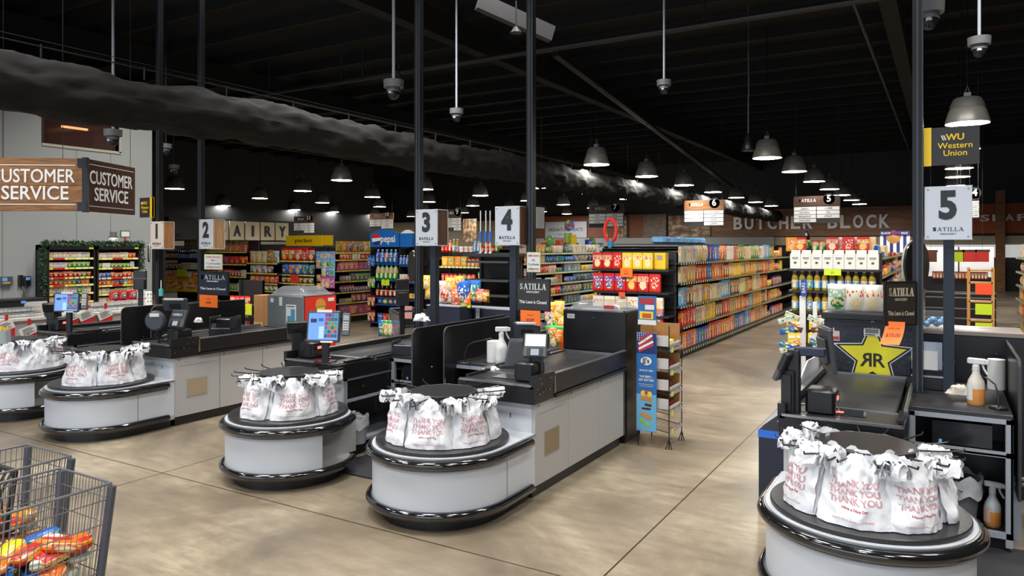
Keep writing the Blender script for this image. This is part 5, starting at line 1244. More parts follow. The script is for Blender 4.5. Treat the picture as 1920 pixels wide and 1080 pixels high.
for i, z in enumerate([.2, .58, .95, 1.3, 1.62, 1.93]):
    fill('R', 13.0, 17.5, g2x1-.05, z, ['small_carton', 'bag', 'packet', 'small_carton', 'jar'], 'the mixed gondola near side', 'goods on the right side of the mixed gondola', ['red', 'red', 'cream', 'white', 'dark red', 'blue', 'orange', 'golden'], .28, (2, 6), .01, lvl=ORD[i]+' shelf')
    fill('R', 17.5, 23, g2x1-.05, z, ['carton', 'bag'], 'the mixed gondola far side', 'far goods on the right side of the mixed gondola', ['red', 'cream', 'white', 'blue', 'orange', 'golden'], .28, (2, 5), .02, lvl=ORD[i]+' shelf')
# goods on top of G2
tb = [('soda_bottle', 'green', 1512, 13.6), ('jar', 'green', 1528, 13.6), ('jar', 'green', 1540, 13.7), ('small_carton', 'red', 1500, 13.4), ('small_carton', 'golden', 1484, 13.4), ('small_carton', 'red', 1560, 13.5), ('small_carton', 'white', 1580, 13.6), ('small_carton', 'red', 1590, 13.5), ('small_carton', 'white', 1605, 13.6), ('small_carton', 'red', 1618, 13.5), ('small_carton', 'cream', 1630, 13.6), ('jar', 'black', 1555, 13.9)]
for i, (kd, c, px, yy) in enumerate(tb): put(kd, P(px, 460, yy)[0], yy, 2.02, 0, c, f'{c} {NICE[kd]} on top of the mixed gondola, {nth(i+1)} of the loose goods', 'loose goods on top of the mixed gondola', 1.3)
x0, z0 = P(1650, 470, 15); x1, z1 = P(1706, 436, 15)
t = thing('display_topper', 'blue and white striped cardboard topper above the mixed gondola', 'display', (x0, 15, 2.0)); m = MB(); n = 9
for i in range(n): m.m(mat('stripe_navy', '26307A', .5) if i % 2 else ltext); m.box((x1-x0)*i/n, (x1-x0)*(i+1)/n, 0, .05, .0, z1-2.0-.05)
m.part('striped_panel', t); m = MB().m(mat('stripe_navy', '26307A')); m.box(0, x1-x0, -.02, .05, z1-2.05, z1-1.97); m.m(ltext)
text(m, 'BLACK', .05, T(((x1-x0)*.2, -.03, z1-2.01)) @ FRONT, ltext, bold=.02); text(m, 'FRIDAY', .05, T(((x1-x0)*.52, -.03, z1-2.01)) @ FRONT, mat('stripe_red', 'C8303A'), bold=.02); text(m, 'SALE', .05, T(((x1-x0)*.82, -.03, z1-2.01)) @ FRONT, ltext, bold=.02); m.part('header', t)
m = MB().m(mat('tan_cookie', 'C08A4A', .6)); m.lathe([(.12, 0), (.0001, .03)], 16, T((.22, -.0, .28)) @ RX(PI/2)); m.part('cookie_picture', t)

# G3: gondola at the right edge
g3 = 1.45
gondola(g3, g3+1.3, 6.8, 21, [.2, .55, .9, 1.22, 1.53, 1.86], 2.0, 'black gondola of household goods cut by the right edge', group='long black gondolas')
for i, z in enumerate([.2, .55, .9, 1.22, 1.53, 1.86]):
    fill('L', 6.9, 9.6, g3+.04, z, ['bag', 'small_carton', 'chip_bag'], 'the nearest bay by the right edge', 'goods of the nearest right edge bay', ['white', 'yellow', 'blue', 'golden', 'orange', 'white'], .3, (2, 5), .01, lvl=ORD[i]+' shelf')
    fill('L', 9.6, 15, g3+.04, z, ['carton', 'small_carton', 'bottle', 'jar'], 'the middle bays by the right edge', 'goods of the middle right edge bays', ['white', 'cream', 'white', 'light blue', 'red', 'golden', 'grey'], .3, (2, 6), .01, lvl=ORD[i]+' shelf')
    fill('L', 15, 20.8, g3+.04, z, ['carton', 'bag'], 'the far bays by the right edge', 'goods of the far right edge bays', ['golden', 'brown', 'yellow', 'red', 'cream'], .3, (2, 5), .02, lvl=ORD[i]+' shelf')

# G0: gondola left of the cereal aisle
lv8 = [.2, .46, .72, .98, 1.24, 1.5, 1.74, 1.96]
gondola(-9.45, -7.97, 13.42, 36, lv8, 2.05, 'black gondola of canned and baking goods left of the cereal endcap', group='long black gondolas', tm=tag_w, deck=2.055)
mixc_ = ['white', 'blue', 'red', 'orange', 'yellow', 'light blue', 'white', 'golden', 'teal', 'cream', 'red', 'green']
for i, z in enumerate(lv8):
    lw = ORD[i]+' shelf'
    fill('R', 13.5, 15.9, -8.0, z, ['tub', 'can', 'small_carton', 'jar', 'packet'], 'the canned goods gondola, near bays', 'near goods of the canned goods gondola', mixc_, .2, (2, 5), .01, 1.25, lvl=lw)
    fill('R', 15.95, 18.2, -8.0, z, ['small_carton', 'can', 'bag'], 'the canned goods gondola, second bays', 'second bay goods of the canned goods gondola', ['light blue', 'blue', 'white', 'blue', 'teal', 'yellow'], .2, (3, 6), .01, 1.25, lvl=lw)
gondola(-9.55, -7.95, 12.9, 13.38, [.2, .6, 1.0, 1.35, 1.68], 1.98, 'black endcap shelves behind lane three and lane four signs', faces='F', name='endcap_shelving', tm=tag_w)
for i, z in enumerate([1.0, 1.35, 1.68]): fill('F', -9.5, -8.0, 12.93, z, ['small_carton', 'jar', 'bag', 'soda_bottle'], 'the endcap behind the lane four sign', 'goods of the endcap behind the lane four sign', ['orange', 'white', 'green', 'golden', 'red', 'light blue'], .28, (2, 4), .02, 1.1, lvl=ORD[i+2]+' shelf')
fill('F', -9.5, -8.0, 12.93, 1.99, ['water_bottle', 'bottle', 'tub'], 'the endcap behind the lane four sign', 'bottles on top of the endcap behind the lane four sign', ['white', 'blue', 'teal', 'light blue', 'green', 'white', 'red'], .3, (2, 4), 0, 1.0, lvl='top')
# toys and baskets on top
for i in range(22):
    c = R.choice(['green', 'white', 'pale green', 'red', 'orange', 'blue', 'pale green']); kd = R.choice(['small_carton', 'tub', 'tub', 'bag'])
    put(kd, R.uniform(-9.1, -8.1), 13.6+i*.32, 2.06, PI/2+R.uniform(-.2, .2), c, f'{c} {NICE[kd]} on top of the canned goods gondola, {nth(i+1)} from the near end', 'goods on top of the canned goods gondola', 1.25)
def ringtoy(px, py, yy, r, mt, lb, tall=1.0):
    x, z = P(px, py, yy); m = MB().m(mt); m.tube([(r*.72*math.cos(a), 0, r*tall*math.sin(a)) for a in [2*PI*i/24 for i in range(24)]], r*.2, 8, cyc=True); return x, z, m
x, z, m = ringtoy(1145, 432, 13.3, .17, mat('red_inflatable', 'D02A1E', .25), '', 1.3)
t = thing('pool_noodle_ring', 'red oval inflatable ring on a blue stem above the cereal endcap', 'toy', (x, 13.3, 2.2)); 
for i in range(len(m.v)): m.v[i] = (m.v[i][0], m.v[i][1], m.v[i][2]+z-2.2)
m.part('ring', t); m = MB().m(mat('blue_stem', '1C7FB0', .3)); m.cyl(0, 0, -.1, z-2.2-.2, .06, 12, .05); m.part('stem', t)
x, z = P(1069, 440, 14.2); yb0 = PX(1069, 440, -8.55)[0]; t = thing('balloon_basket', 'green and yellow basket topped by a multicoloured balloon', 'toy', (-8.55, yb0, 2.056), 0); t.scale = (1.1, 1.1, 1.1)
m = MB().m(mat('clear_green', '9CC45A', .2)); m.cyl(-.06, 0, 0, .38, .09, 12); m.m(mat('toy_yellow', 'E8C820', .4)); m.cyl(.08, 0, 0, .33, .08, 12); m.part('basket', t)
m = MB(); 
for i, c in enumerate(('D84A8A', '3A8ACF', 'F0C02A', '4AA84A', 'D83A2A', '8A5AC0', '5AC0C8')): m.m(mat('balloon_'+c, c, .3)); m.ball((.07*math.cos(i*.9), -.04, .56+.07*math.sin(i*.9)), .065, 10, 8)
m.part('balloon', t)
for i, (px, r) in enumerate(((1031, .16), (1110, .15))):
    x, z = P(px, 458, 14.2); m = MB().m(mat('green_film', '6AB04A', .2, alpha=.7)); m.ball((0, 0, .16), r, 14, 10, (.8, .5, 1.1)); m.m(mat('green_basket', '3F8A34', .4)); m.cyl(0, 0, 0, .1, .09, 12); solo(m, 'gift_basket', f"green wrapped gift basket {'left' if i == 0 else 'right'} of the balloon basket", 'gift basket', (-8.6, PX(px, 458, -8.6)[0], 2.056))
# blue topped poles (mops) standing behind
for i, px in enumerate((901, 911, 919)):
    x, z = P(px, 395, 12.6); m = MB().m(ltext); m.cyl(0, 0, -1.9, z-1.9, .012, 8); m.m(mat('mop_blue', '2A6AC0', .5)); m.cyl(0, 0, .30, .52, .03, 10); m.m(ltext); m.cyl(0, 0, 0, .1, .03, 8)
    solo(m, 'mop', f"white mop handle with blue sleeve, {['left','middle','right'][i]} of three above the empty rack", 'mop', (x, 12.6, 1.9))

# empty black merchandiser between lanes three and four
yy = 10.0; ax0, ax1 = P(873, 500, yy)[0], P(953, 500, yy)[0]
t = gondola(ax0, ax1, yy, yy+.5, [.95, P(900, 552, yy)[1], P(900, 524, yy)[1], P(900, 489, yy)[1]], 1.94, 'empty black shelving rack between lanes three and four', faces='F', name='empty_rack', tm=mat('rail_grey', '3A3A3C', .4), back=mat('black_back', (.008, .008, .008), .5))
m = MB().m(shelf_m); m.box(ax0-(ax0+ax1)/2-.05, (ax1-ax0)/2+.04, -.02, .5, 1.94, 1.99); m.part('top', t)
def navycab(px0, px1, py, yy, lb, top=None):
    x0, zt = P(px0, py, yy); x1 = P(px1, py, yy)[0]; W = x1-x0
    t = thing('checkout_cabinet', lb, 'cabinet', ((x0+x1)/2, yy, 0)); m = MB().m(navy); m.box(-W/2, W/2, 0, .34, .05, zt, bev=.01); m.part('cabinet', t)
    m = MB().m(blk); m.box(-W/2+.03, W/2-.03, .03, .32, 0, .05); m.part('kick_base', t)
    m = MB().m(sil2); m.box(-W/2, W/2, -.006, .34, zt, zt+.015); m.part('top_edge', t)
navycab(800, 862, 573, 9.2, 'rounded navy cabinet end beyond the tall black boards')
navycab(862, 962, 577, 9.6, 'navy cabinet run under the empty black rack')
m = MB().m(sil2); x, z = P(893, 578, 9.5); m.box(-.03, .03, 0, .03, 0, z); m.m(blk)
for i in range(16): m.box(-.008, .008, -.003, 0, z-.05-i*.05-.02, z-.05-i*.05)
solo(m, 'slotted_post', 'grey slotted shelf post on the navy cabinet run', 'post', (x, 9.53, 0))
x0, z0 = P(853, 575, 9.45); x1, z1 = P(885, 565, 9.45)
m = MB().m(lime); m.box(0, x1-x0, 0, .01, 0, z1-z0); solo(m, 'lime_card', 'plain lime green card left of the slotted post', 'card', (x0, 9.4, z0))
# bags rack on the navy cabinet: packs with red handle
yb = 9.3
for i, (px, py, kd, c, s2) in enumerate(((829, 566, 'chip_bag', 'white', 1.2), (845, 566, 'chip_bag', 'orange', 1.1), (862, 566, 'chip_bag', 'blue', 1.2), (878, 566, 'chip_bag', 'blue', 1.2), (866, 572, 'bag', 'orange', 1.1), (850, 572, 'bag', 'orange', 1.1), (838, 545, 'bag', 'yellow', 1.1), (852, 540, 'bag', 'yellow', 1.0), (797, 560, 'chip_bag', 'grey', 1.1), (795, 540, 'bag', 'yellow', 1.1), (893, 565, 'bag', 'red', 1.0), (900, 566, 'bag', 'brown', 1.0))):
    x, z = P(px, py, yb); put(kd, x, yb+R.uniform(0, .1), max(z-.02, 1.0 if z < 1.1 else z-.02), R.uniform(-.2, .2), c, f'{c} {NICE[kd]} on the navy cabinet end, {nth(i+1)} of the loose bags', 'loose bags beyond the tall boards', s2)
t = thing('wire_hand_basket', 'red handled wire basket on the navy cabinet end', 'basket', (P(843, 560, yb)[0], yb+.15, P(843, 566, yb)[1]))
m = MB().m(mat('red_handle', 'C8202A', .4)); m.tube([(-.11, 0, 0), (-.11, 0, .30), (.11, 0, .30), (.11, 0, 0)], .014, 6); m.part('handle', t)
m = MB().m(silver); 
for z in (0, .06, .12): m.tube([(-.2, -.13, z), (.2, -.13, z), (.2, .13, z), (-.2, .13, z)], .005, 4, cyc=True)
m.part('wire_body', t)
# wall-to-wall drink shelves behind (between lane 3 and 4), water and juice
gx0, gx1 = P(820, 500, 12.2)[0], P(874, 500, 12.2)[0]
# Halloween bag stack right of lane four closed sign
bx0, bx1 = P(1015, 600, 9.0)[0], P(1060, 600, 9.0)[0]
hal = packmat('patterned_bag_film', .75, .1, .45, .45, .04, .3, 11); 
m = MB().m(mat('purple_card_display', '6A4A9A', .5)); m.box(bx0, bx1, 9.15, 9.5, .0, P(1040, 578, 9.2)[1]); solo(m, 'cardboard_display', 'purple cardboard display behind the lane four closed sign', 'display')
m = MB().m(mat('orange_case', 'EA6A1A', .5)); m.box(P(1046, 600, 8.9)[0], P(1061, 600, 8.9)[0], 8.9, 9.1, .0, P(1046, 607, 8.9)[1]); solo(m, 'orange_case', 'orange carton column left of the lane four cooler', 'box')
m = MB().m(mat('green_lid', '3AA85A', .4)); x0, z = P(1022, 618, 8.8); m.box(0, .32, 0, .25, 0, .05, bev=.01); solo(m, 'green_tray', 'green tray in front of the orange carton column', 'tray', (x0, 8.8, z))
for i, (px, py) in enumerate(((1024, 592), (1034, 590), (1045, 594), (1028, 606), (1040, 604), (1052, 606), (1032, 580), (1046, 578))):
    x, z = P(px, py+14, 8.95); put('bag', x, 8.95, z, R.uniform(-.3, .3), R.choice(['purple', 'yellow', 'orange', 'purple']), f'patterned sweet bag on the purple display, {nth(i+1)} of the pile', 'sweet bags on the purple display', 1.0)
for i, (px, py) in enumerate(((1033, 640), (1044, 644), (1036, 652))):
    x, z = P(px, py, 8.7); put('bag', x, 8.7, z, 0, ['orange', 'orange', 'green'][i], f'bright sweet bag beside the lane four terminal, {nth(i+1)} from the left', 'bright sweet bags', .9)

# G-1 with blue cola header
yc = 14.5; cx0, cx1, cx2 = P(698, 500, yc)[0], P(746, 500, yc)[0], P(779, 500, yc)[0]
gondola(cx0, cx2-.02, yc+.5, 36, [.2, .6, 1, 1.4, 1.8], 2.0, 'black gondola behind the blue cola header', group='long black gondolas')
pep = mat('cola_blue', '1B66B5', .4); 
zh0, zh1, zh2 = P(720, 463, yc)[1], P(720, 438, yc)[1], P(720, 430, yc)[1]
t = thing('cola_display', 'drinks display with a blue arched cola header and round red white logo', 'display', ((cx0+cx1)/2, yc, 0)); W = cx1-cx0+.1
m = MB().m(pep); poly = [(-W/2, zh0), (W/2, zh0), (W/2, zh1)]+[(W/2-W*i/12, zh1+(zh2-zh1)*math.sin(PI*i/12)) for i in range(1, 12)]+[(-W/2, zh1)]
Mf = Matrix(((1, 0, 0, 0), (0, 0, 1, -.03), (0, 1, 0, 0), (0, 0, 0, 1))); m.prism(poly, 0, .06, Mf); m.part('header', t)
m = MB(); text(m, 'pepsi', .26, T((W*.14, -.045, (zh0+zh1)/2+.03)) @ FRONT, ltext, bold=.02, fitw=W*.5)
Lg = T((-W*.27, -.036, (zh0+zh1)/2+.03)) @ RX(PI/2); r_ = .15
def seg(mt, a, b2, z_=0):
    pts = [(r_*math.cos(q), r_*math.sin(q)) for q in [a+(b2-a)*i/16 for i in range(17)]]; m.m(mt); m.prism(pts, z_, z_+.004, Lg)
seg(ltext, 0, 2*PI); seg(mat('logo_red', 'D8202A'), .25, PI-.15, .004); seg(mat('logo_navy', '14307A'), PI+.55, 2*PI-.25, .004); m.part('lettering', t)
m = MB().m(blk); m.box(-W/2, W/2, .45, .5, 0, zh0); m.part('back_panel', t)
lvc = [.25, .65, P(720, 605, yc)[1], P(720, 557, yc)[1], P(720, 524, yc)[1], P(720, 495, yc)[1]]
lvc = [.15, .62, P(720, 557, yc)[1], P(720, 525, yc)[1], P(720, 494, yc)[1]]
bl = mat('blue_shelf_lip', '1C3F80', .4, emis=.02)
for z in lvc: m = MB().m(blk); m.box(-W/2, W/2, 0, .46, z-.02, z); s_ = m.part('shelf', t); m = MB().m(bl); m.box(-W/2, W/2, -.01, 0, z-.035, z); m.part('shelf_lip', s_)
for q in (-1, 1): m = MB().m(blk); m.box(q*W/2-.02, q*W/2+.02, 0, .5, 0, zh0); m.part('upright', t)
def drow(px0, px1, z, kd, cols, n, lb, gr, yy=yc, sz=1.1, s2=None):
    x0, x1 = P(px0, 500, yy)[0], P(px1, 500, yy)[0]; st_ = (x1-x0)/n
    for i in range(n): c = cols[i % len(cols)]; put(kd, x0+st_*(i+.5), yy+.03, z, 0, c, f'{c} {NICE[kd]} on {lb}, {nth(i+1)} from the left', gr, s2 or st_/WID[kd]*.96, sz)
gl = mat('green_glass', '2E8A3A', .15); 
drow(704, 745, lvc[4], 'water_bottle', ['blue'], 5, 'the top shelf of the cola display', 'blue bottles of the cola display', sz=.95)
drow(704, 745, lvc[3], 'water_bottle', ['green'], 5, 'the second row of the cola display', 'green bottles of the cola display', sz=1.1)
drow(704, 745, lvc[2], 'soda_bottle', ['dark red'], 5, 'the third row of the cola display', 'dark cola bottles of the cola display', sz=.8)
drow(704, 745, lvc[1], 'chip_bag', ['blue', 'green', 'blue', 'green'], 4, 'the fourth row of the cola display', 'wrapped packs of the cola display', sz=.9)
drow(704, 745, lvc[0], 'chip_bag', ['blue', 'red', 'green', 'red'], 4, 'the lowest shelf of the cola display', 'wrapped packs of the cola display', sz=.9)
card_(715, 524, 730, 535, yc-.02, lime, 'lime green price card on the cola display', txt='$4')
t = thing('cola_display', 'narrower blue headed drinks display right of the arched cola header', 'display', ((cx1+cx2)/2+.05, yc, 0)); W = cx2-cx1
m = MB().m(pep); m.box(-W/2, W/2, -.02, .1, zh0, zh1); m.m(ltext); m.prism([(-W*.4, zh1), (W*.4, zh1)]+[(W*.4-W*.8*i/8, zh1+.09*math.sin(PI*i/8)) for i in range(1, 8)], 0, .04, Mf); m.m(blk); m.box(-W/2+.02, -W/2+.035, -.03, -.02, zh0, zh1); m.box(W*.3, W*.3+.015, -.03, -.02, zh0, zh1); m.part('header', t)
m = MB().m(blk); m.box(-W/2, W/2, .45, .5, 0, zh0); m.part('back_panel', t)
for z in lvc[1:]: m = MB().m(blk); m.box(-W/2, W/2, 0, .46, z-.06, z-.04); m.m(bl); m.box(-W/2, W/2, -.01, 0, z-.075, z-.04); m.part('shelf', t)
drow(748, 778, lvc[4]-.04, 'water_bottle', ['blue'], 5, 'the top shelf beside the cola display', 'blue bottles beside the cola display', sz=.95)
drow(748, 778, lvc[3]-.04, 'can', ['white', 'white', 'white', 'pink', 'white'], 6, 'the second shelf beside the cola display', 'pale cans beside the cola display', sz=1.7)
drow(762, 778, lvc[2]-.04, 'soda_bottle', ['yellow'], 3, 'the third row by the cola display', 'yellow topped bottles beside the cola display')
# bottle bags at the left flank of the cola display
for i, (py, c) in enumerate(((500, 'blue'), (540, 'green'), (575, 'dark red'), (603, 'dark red'))):
    for j, px in enumerate((690, 697)):
        x, z = P(px, py, 14.45); put('chip_bag', x, 14.45, max(z, .1), -.3, c, f"{c} bottle pack flanking the cola display, {['top', 'second', 'third', 'lowest'][i]} tier, {['left', 'right'][j]}", 'packs on the flank of the cola display', .85, 1.2)

# G-2: snack wall (side facing the lanes' aisle)
sx = -14.3
gondola(-15.9, sx, 14.56, 30, [.2, .55, .85, 1.15, 1.45, 1.75, 1.95], 2.1, 'black gondola of snacks and wipes with yellow price strips', group='long black gondolas', tm=tag_y)
for i, z in enumerate([.2, .55, .85, 1.15, 1.45, 1.75]):
    fill('R', 14.8, 17.4, sx-.03, z, [['wide_carton'], ['packet', 'bag'], ['can', 'jar'], ['can', 'small_carton'], ['small_carton', 'packet'], ['jar', 'tub', 'jar']][i], 'the right side of the snack gondola', 'goods on the right side of the snack gondola', [['cream', 'pink'], ['pink', 'red', 'cream'], ['pink', 'grey', 'golden', 'purple'], ['golden', 'pink', 'grey', 'light blue', 'teal'], ['white', 'pink', 'blue'], ['white', 'yellow', 'cream', 'red']][i], .28, (3, 6), .03, 1.25, lvl=ORD[i]+' shelf')
fill('R', 14.7, 17.6, sx-.03, 1.96, ['chip_bag'], 'the top of the snack gondola side', 'chip bags on top of the snack gondola side', ['yellow', 'white', 'red', 'yellow', 'golden'], .3, (3, 5), 0, 1.15, lvl='top')
for i in range(14):
    z = .25+i*.125; put('bag', sx-.0, 17.45+R.uniform(-.1, .1), z, PI/2, 'golden', f'golden bag on the clip strip ending the snack gondola, {nth(i+1)} from the floor', 'golden bags on the clip strip', 1.1, .7)
def bunch(px0, px1, py, yy, c, n, rows, lb, gr, kd='chip_bag', s2=1.0, dz=.17):
    for r_ in range(rows):
        for i in range(n):
            x, z = P(px0+(px1-px0)*(i+.5)/n, py, yy-.04*r_); put(kd, x, yy-.04*r_, z-r_*dz, R.uniform(-.15, .15), c, f"{c} {NICE[kd]} {lb}, {['upper', 'middle', 'lower', 'lowest'][r_]} tier, {nth(i+1)} from the left", gr, s2)
bunch(592, 624, 492, 13.9, 'light blue', 5, 2, 'at the snack gondola corner', 'light blue bags at the snack gondola corner')
bunch(602, 624, 520, 13.85, 'light blue', 3, 1, 'lower at the snack gondola corner', 'light blue bags at the snack gondola corner')
bunch(600, 624, 541, 13.8, 'pink', 3, 1, 'on the pink clip strip', 'pink bags on the clip strip'); bunch(600, 624, 568, 13.75, 'pink', 3, 2, 'on the lower pink clip strip', 'pink bags on the clip strip', dz=.2)
bunch(590, 600, 528, 13.8, 'golden', 1, 4, 'on the narrow clip strip', 'golden bags on the narrow strip', 'bag', .9, .22)
# endcap F units of the left half : (px0, px1, Y, shelves [(py, kinds, palette, hmax)], label)
def funit(px0, px1, yy, rows, lb, where, tm=tag_y, H=None, runs=(3, 5), sc_=1.15, top=None, mat_=None):
    x0, x1 = P(px0, 500, yy)[0], P(px1, 500, yy)[0]; zs = [P((px0+px1)/2, py, yy)[1] for py, *_ in rows]
    lows = [.2]+([.55] if min(zs) > .95 else [])
    gondola(x0, x1, yy, yy+.5, lows+zs[::-1], H or max(zs)+.32, lb, faces='F', name='endcap_shelving', tm=tm, back=mat_)
    for i, (py, kd, pal) in enumerate(rows):
        z = zs[i]; hm = (zs[i-1]-z-.05) if i else .36
        fill('F', x0+.02, x1-.02, yy+.02, z, kd, where, 'goods on '+where, pal, max(.12, hm), runs, .0, sc_*1.05, (1.0, 1.15), lvl=['top', 'second', 'third', 'fourth', 'fifth', 'sixth'][i]+' row down')
funit(522, 590, 14.0, [(489, ['chip_bag'], ['dark red', 'dark red', 'red']), (515, ['chip_bag'], ['navy', 'navy', 'blue']), (531, ['bag'], ['dark red', 'brown', 'golden', 'green']), (560, ['tub'], ['brown', 'golden']), (590, ['tub'], ['brown', 'red'])], 'snack endcap of dark red and navy chip bags in the middle left', 'the red navy chip endcap')
card_(545, 515, 560, 530, 13.98, mat('red_paper', 'F0402A', .6), 'red paper price card on the chip bag endcap', txt='$3')
funit(463, 520, 13.8, [(493, ['chip_bag'], ['cream', 'golden', 'white', 'orange']), (512, ['chip_bag'], ['cream', 'purple', 'white']), (531, ['bag'], ['orange', 'red', 'navy']), (545, ['bag'], ['cream', 'navy', 'white'])], 'snack shelves of cream and orange bags above the grey cooler', 'the cream and orange snack shelves')
funit(384, 462, 13.75, [(472, ['small_carton'], ['orange', 'golden']), (495, ['wide_carton'], ['red']), (518, ['small_carton'], ['red', 'white', 'dark red']), (543, ['small_carton'], ['green', 'white', 'green'])], 'shelves of red and green cartons above the lane two sign', 'the red green carton shelves', sc_=.9)
funit(309, 371, 13.7, [(486, ['soda_bottle'], ['blue', 'blue', 'dark red']), (505, ['small_carton'], ['pale green', 'brown', 'white']), (519, ['water_bottle', 'can'], ['black', 'red', 'blue', 'white'])], 'drink shelves between the lane one and lane two signs', 'the far left drink shelves', tm=shelf_m, sc_=.95)
card_(332, 505, 350, 518, 13.6, lime, 'lime green price card on the drink shelves', txt='$5')
for px0, px1, py0, py1, lb in ((310, 372, 519, 545, 'colourful fruit and snack picture panel under the drink shelves'),):
    board('picture_panel', px0, py0, px1, py1, 13.69, None or packmat('bright_snack_picture', .8, .05, .5, .5, .02, .4, 6), lb, 'picture')
    [o for o in bpy.data.objects if o.name.startswith('panel') and o.parent and o.parent.name == 'picture_panel'][0].color = (*hexc('EDC21C'), 1)
board('wall_picture', 423, 450, 465, 467, 14.2, food_m, 'small white and brown picture board above the red cartons', 'picture')
board('wall_picture', 345, 450, 372, 466, 14, food_m, 'brown framed picture left of the lane two sign', 'picture')
def yel(t, W, H): m = MB(); text(m, 'great flavor', H*.55, T((0, -.005, 0)) @ FRONT, mat('brown_ink', '3A2A10'), bold=.01, fitw=W*.5); m.part('lettering', t)
board('shelf_header', 536, 441, 603, 461, 14.6, yellow, 'yellow header strip reading great flavor above the chip endcap', 'sign', extra=yel)
board('shelf_header', 605, 441, 622, 460, 14.6, yellow, 'short yellow header strip right of the great flavor strip', 'sign')
# far shelf rows visible over the top: one continuous far run each
# dairy and far cases (setting pieces)
m = MB().m(dkwall); m.box(-26, -16.6, 20, 20.5, 0, 2.2); solo(m, 'far_shelf_run', 'long dark far shelf run behind the snack gondolas', 'shelving')

# racks below the closed sign at lane 2 : candy rack and grey tray rack
def candyrack(px0, px1, yy, pys, lb, where, pal, kinds=['small_carton', 'bag'], H=1.35):
    x0, x1 = P(px0, 560, yy)[0], P(px1, 560, yy)[0]; zs = [P((px0+px1)/2, py, yy)[1] for py in pys]
    gondola(x0, x1, yy, yy+.35, [.2]+zs[::-1], H, lb, faces='F', name='candy_rack', tm=mat('rack_grey', '54585C', .4), back=blk)
    for i, z in enumerate(zs): fill('F', x0+.02, x1-.02, yy+.02, z, kinds, where, 'goods on '+where, pal, .16, (2, 3), 0, .8, lvl=['top', 'second', 'third', 'fourth'][i]+' row down')
candyrack(424, 466, 8.6, (572, 590, 616), 'grey candy rack right of the lane two closed sign', 'the grey candy rack', ['red', 'pink', 'white', 'red'], H=1.5)
card_(445, 570, 472, 589, 8.5, mat('yellow_green_paper', 'D4DC20', .6), 'yellow green price card on the grey candy rack', txt='2/$2')
m = MB().m(card); x0, z0 = P(476, 612, 8.3); x1, z1 = P(492, 554, 8.3); m.box(0, x1-x0, 0, .25, 0, z1); m.m(mat('tan_carton_face', 'C8A070', .6)); m.box(.0, x1-x0, -.003, 0, z1-.6, z1-.45); solo(m, 'cardboard_column', 'tall brown cardboard carton left of the grey cooler', 'box', (x0, 8.3, 0))

# ---------------------------------------------------------------- service counter
t = thing('service_counter', 'long white customer service counter at the far left', 'counter', (-12.2, 4.0, 0))
m = MB().m(mat('white_counter_front', 'C6C8C6', .45)); m.box(-.6, 0, 0, 4.4, .0, .96); m.part('base', t)
m = MB().m(mat('white_counter_top', 'D4D3CC', .35)); m.box(-.65, .05, -.02, 4.45, .96, 1.01, bev=.008); m.part('counter_top', t)
m = MB().m(mat('grey_counter_end', '7A7D80', .5)); m.box(-.6, .002, 4.4, 4.42, 0, .96); m.part('end_panel', t)
for i, (px, py) in enumerate(((14, 622), (57, 630), (100, 620), (135, 604), (165, 600), (200, 598))):
    yy_, zz_ = PX(px, py, -12.1)
    m = MB().m(mat('red_paper_bag', 'C0202A', .5)); m.box(-.0, .05, -.10, .10, -.14, .10); m.m(paper); m.box(.05, .055, -.12, .12, .02, .16, RX(.35)); m.m(dtext)
    for q in range(4): m.box(.056, .058, -.08, .08-.03*(q % 2), .05+.025*q, .058+.025*q, RX(.35))
    m.m(MC['red_paper_bag']); m.box(.0, .04, -.015, .015, .16, .26)
    solo(m, 'red_sign_holder', f'red holder with a white card on the service counter front, {nth(i+1)} from the left', 'sign holder', (-12.15, yy_, zz_), 0, 'red holders on the service counter')
# tobacco cabinets
cabx = WX+.38
for b_, (y0, y1) in enumerate(((7.0, 7.9), (7.92, 8.86))):
    y0 = PX((88, 181)[b_], 500, cabx)[0]; y1 = PX((178, 262)[b_], 500, cabx)[0]
    t = thing('tobacco_cabinet', f"black tobacco cabinet with garland, {['left', 'right'][b_]} of the pair behind the service counter", 'cabinet', (WX, y0, 0), group='tobacco cabinets'); L_ = y1-y0
    m = MB().m(blk); m.box(0, .03, 0, L_, 0, 2.1); m.part('back_panel', t)
    m = MB().m(blk); m.box(0, .4, 0, .03, 0, 2.14); m.box(0, .4, L_-.03, L_, 0, 2.14); m.box(0, .4, 0, L_, 2.05, 2.14); m.box(0, .4, 0, L_, 0, .3); m.part('case', t)
    zs = [PX((88, 181)[b_]+45, py, cabx)[1] for py in (484, 502, 520, 534, 550, 566)]
    for i, z in enumerate(zs):
        m = MB().m(blk); m.box(.02, .38, .03, L_-.03, z-.03, z); s_ = m.part('shelf', t)
        m = MB().m(tag_y if i != 2 else tag_w); m.box(.38, .386, .03, L_-.03, z-.028, z+.006); m.m(mat('red_strip', 'C8302A', .5)); q0 = .1+.2*((i*3+b_) % 3); m.box(.386, .39, q0, q0+.2, z-.028, z+.008); m.part('price_strip', s_)
        pal = [['white', 'white', 'red', 'cream'], ['green', 'white', 'cream'], ['red', 'golden', 'dark red', 'blue', 'green'], ['red', 'green', 'navy', 'white', 'orange'], ['white', 'cream', 'green'], ['golden', 'white', 'orange']][i]
        fill('R', y0+.03, y1-.03, cabx-.02, z+.0, ['packet'], f"the {['left', 'right'][b_]} tobacco cabinet", f"packets in the {['left', 'right'][b_]} tobacco cabinet", pal, .14, (1, 3), 0, .86, (1.25, 1.55), lvl=['top', 'second', 'third', 'fourth', 'fifth', 'sixth'][i]+' row down')
    m = MB().m(lime); m.box(.4, .41, L_-.12, L_-.04, 2.06, 2.09); m.part('lime_tag', t)
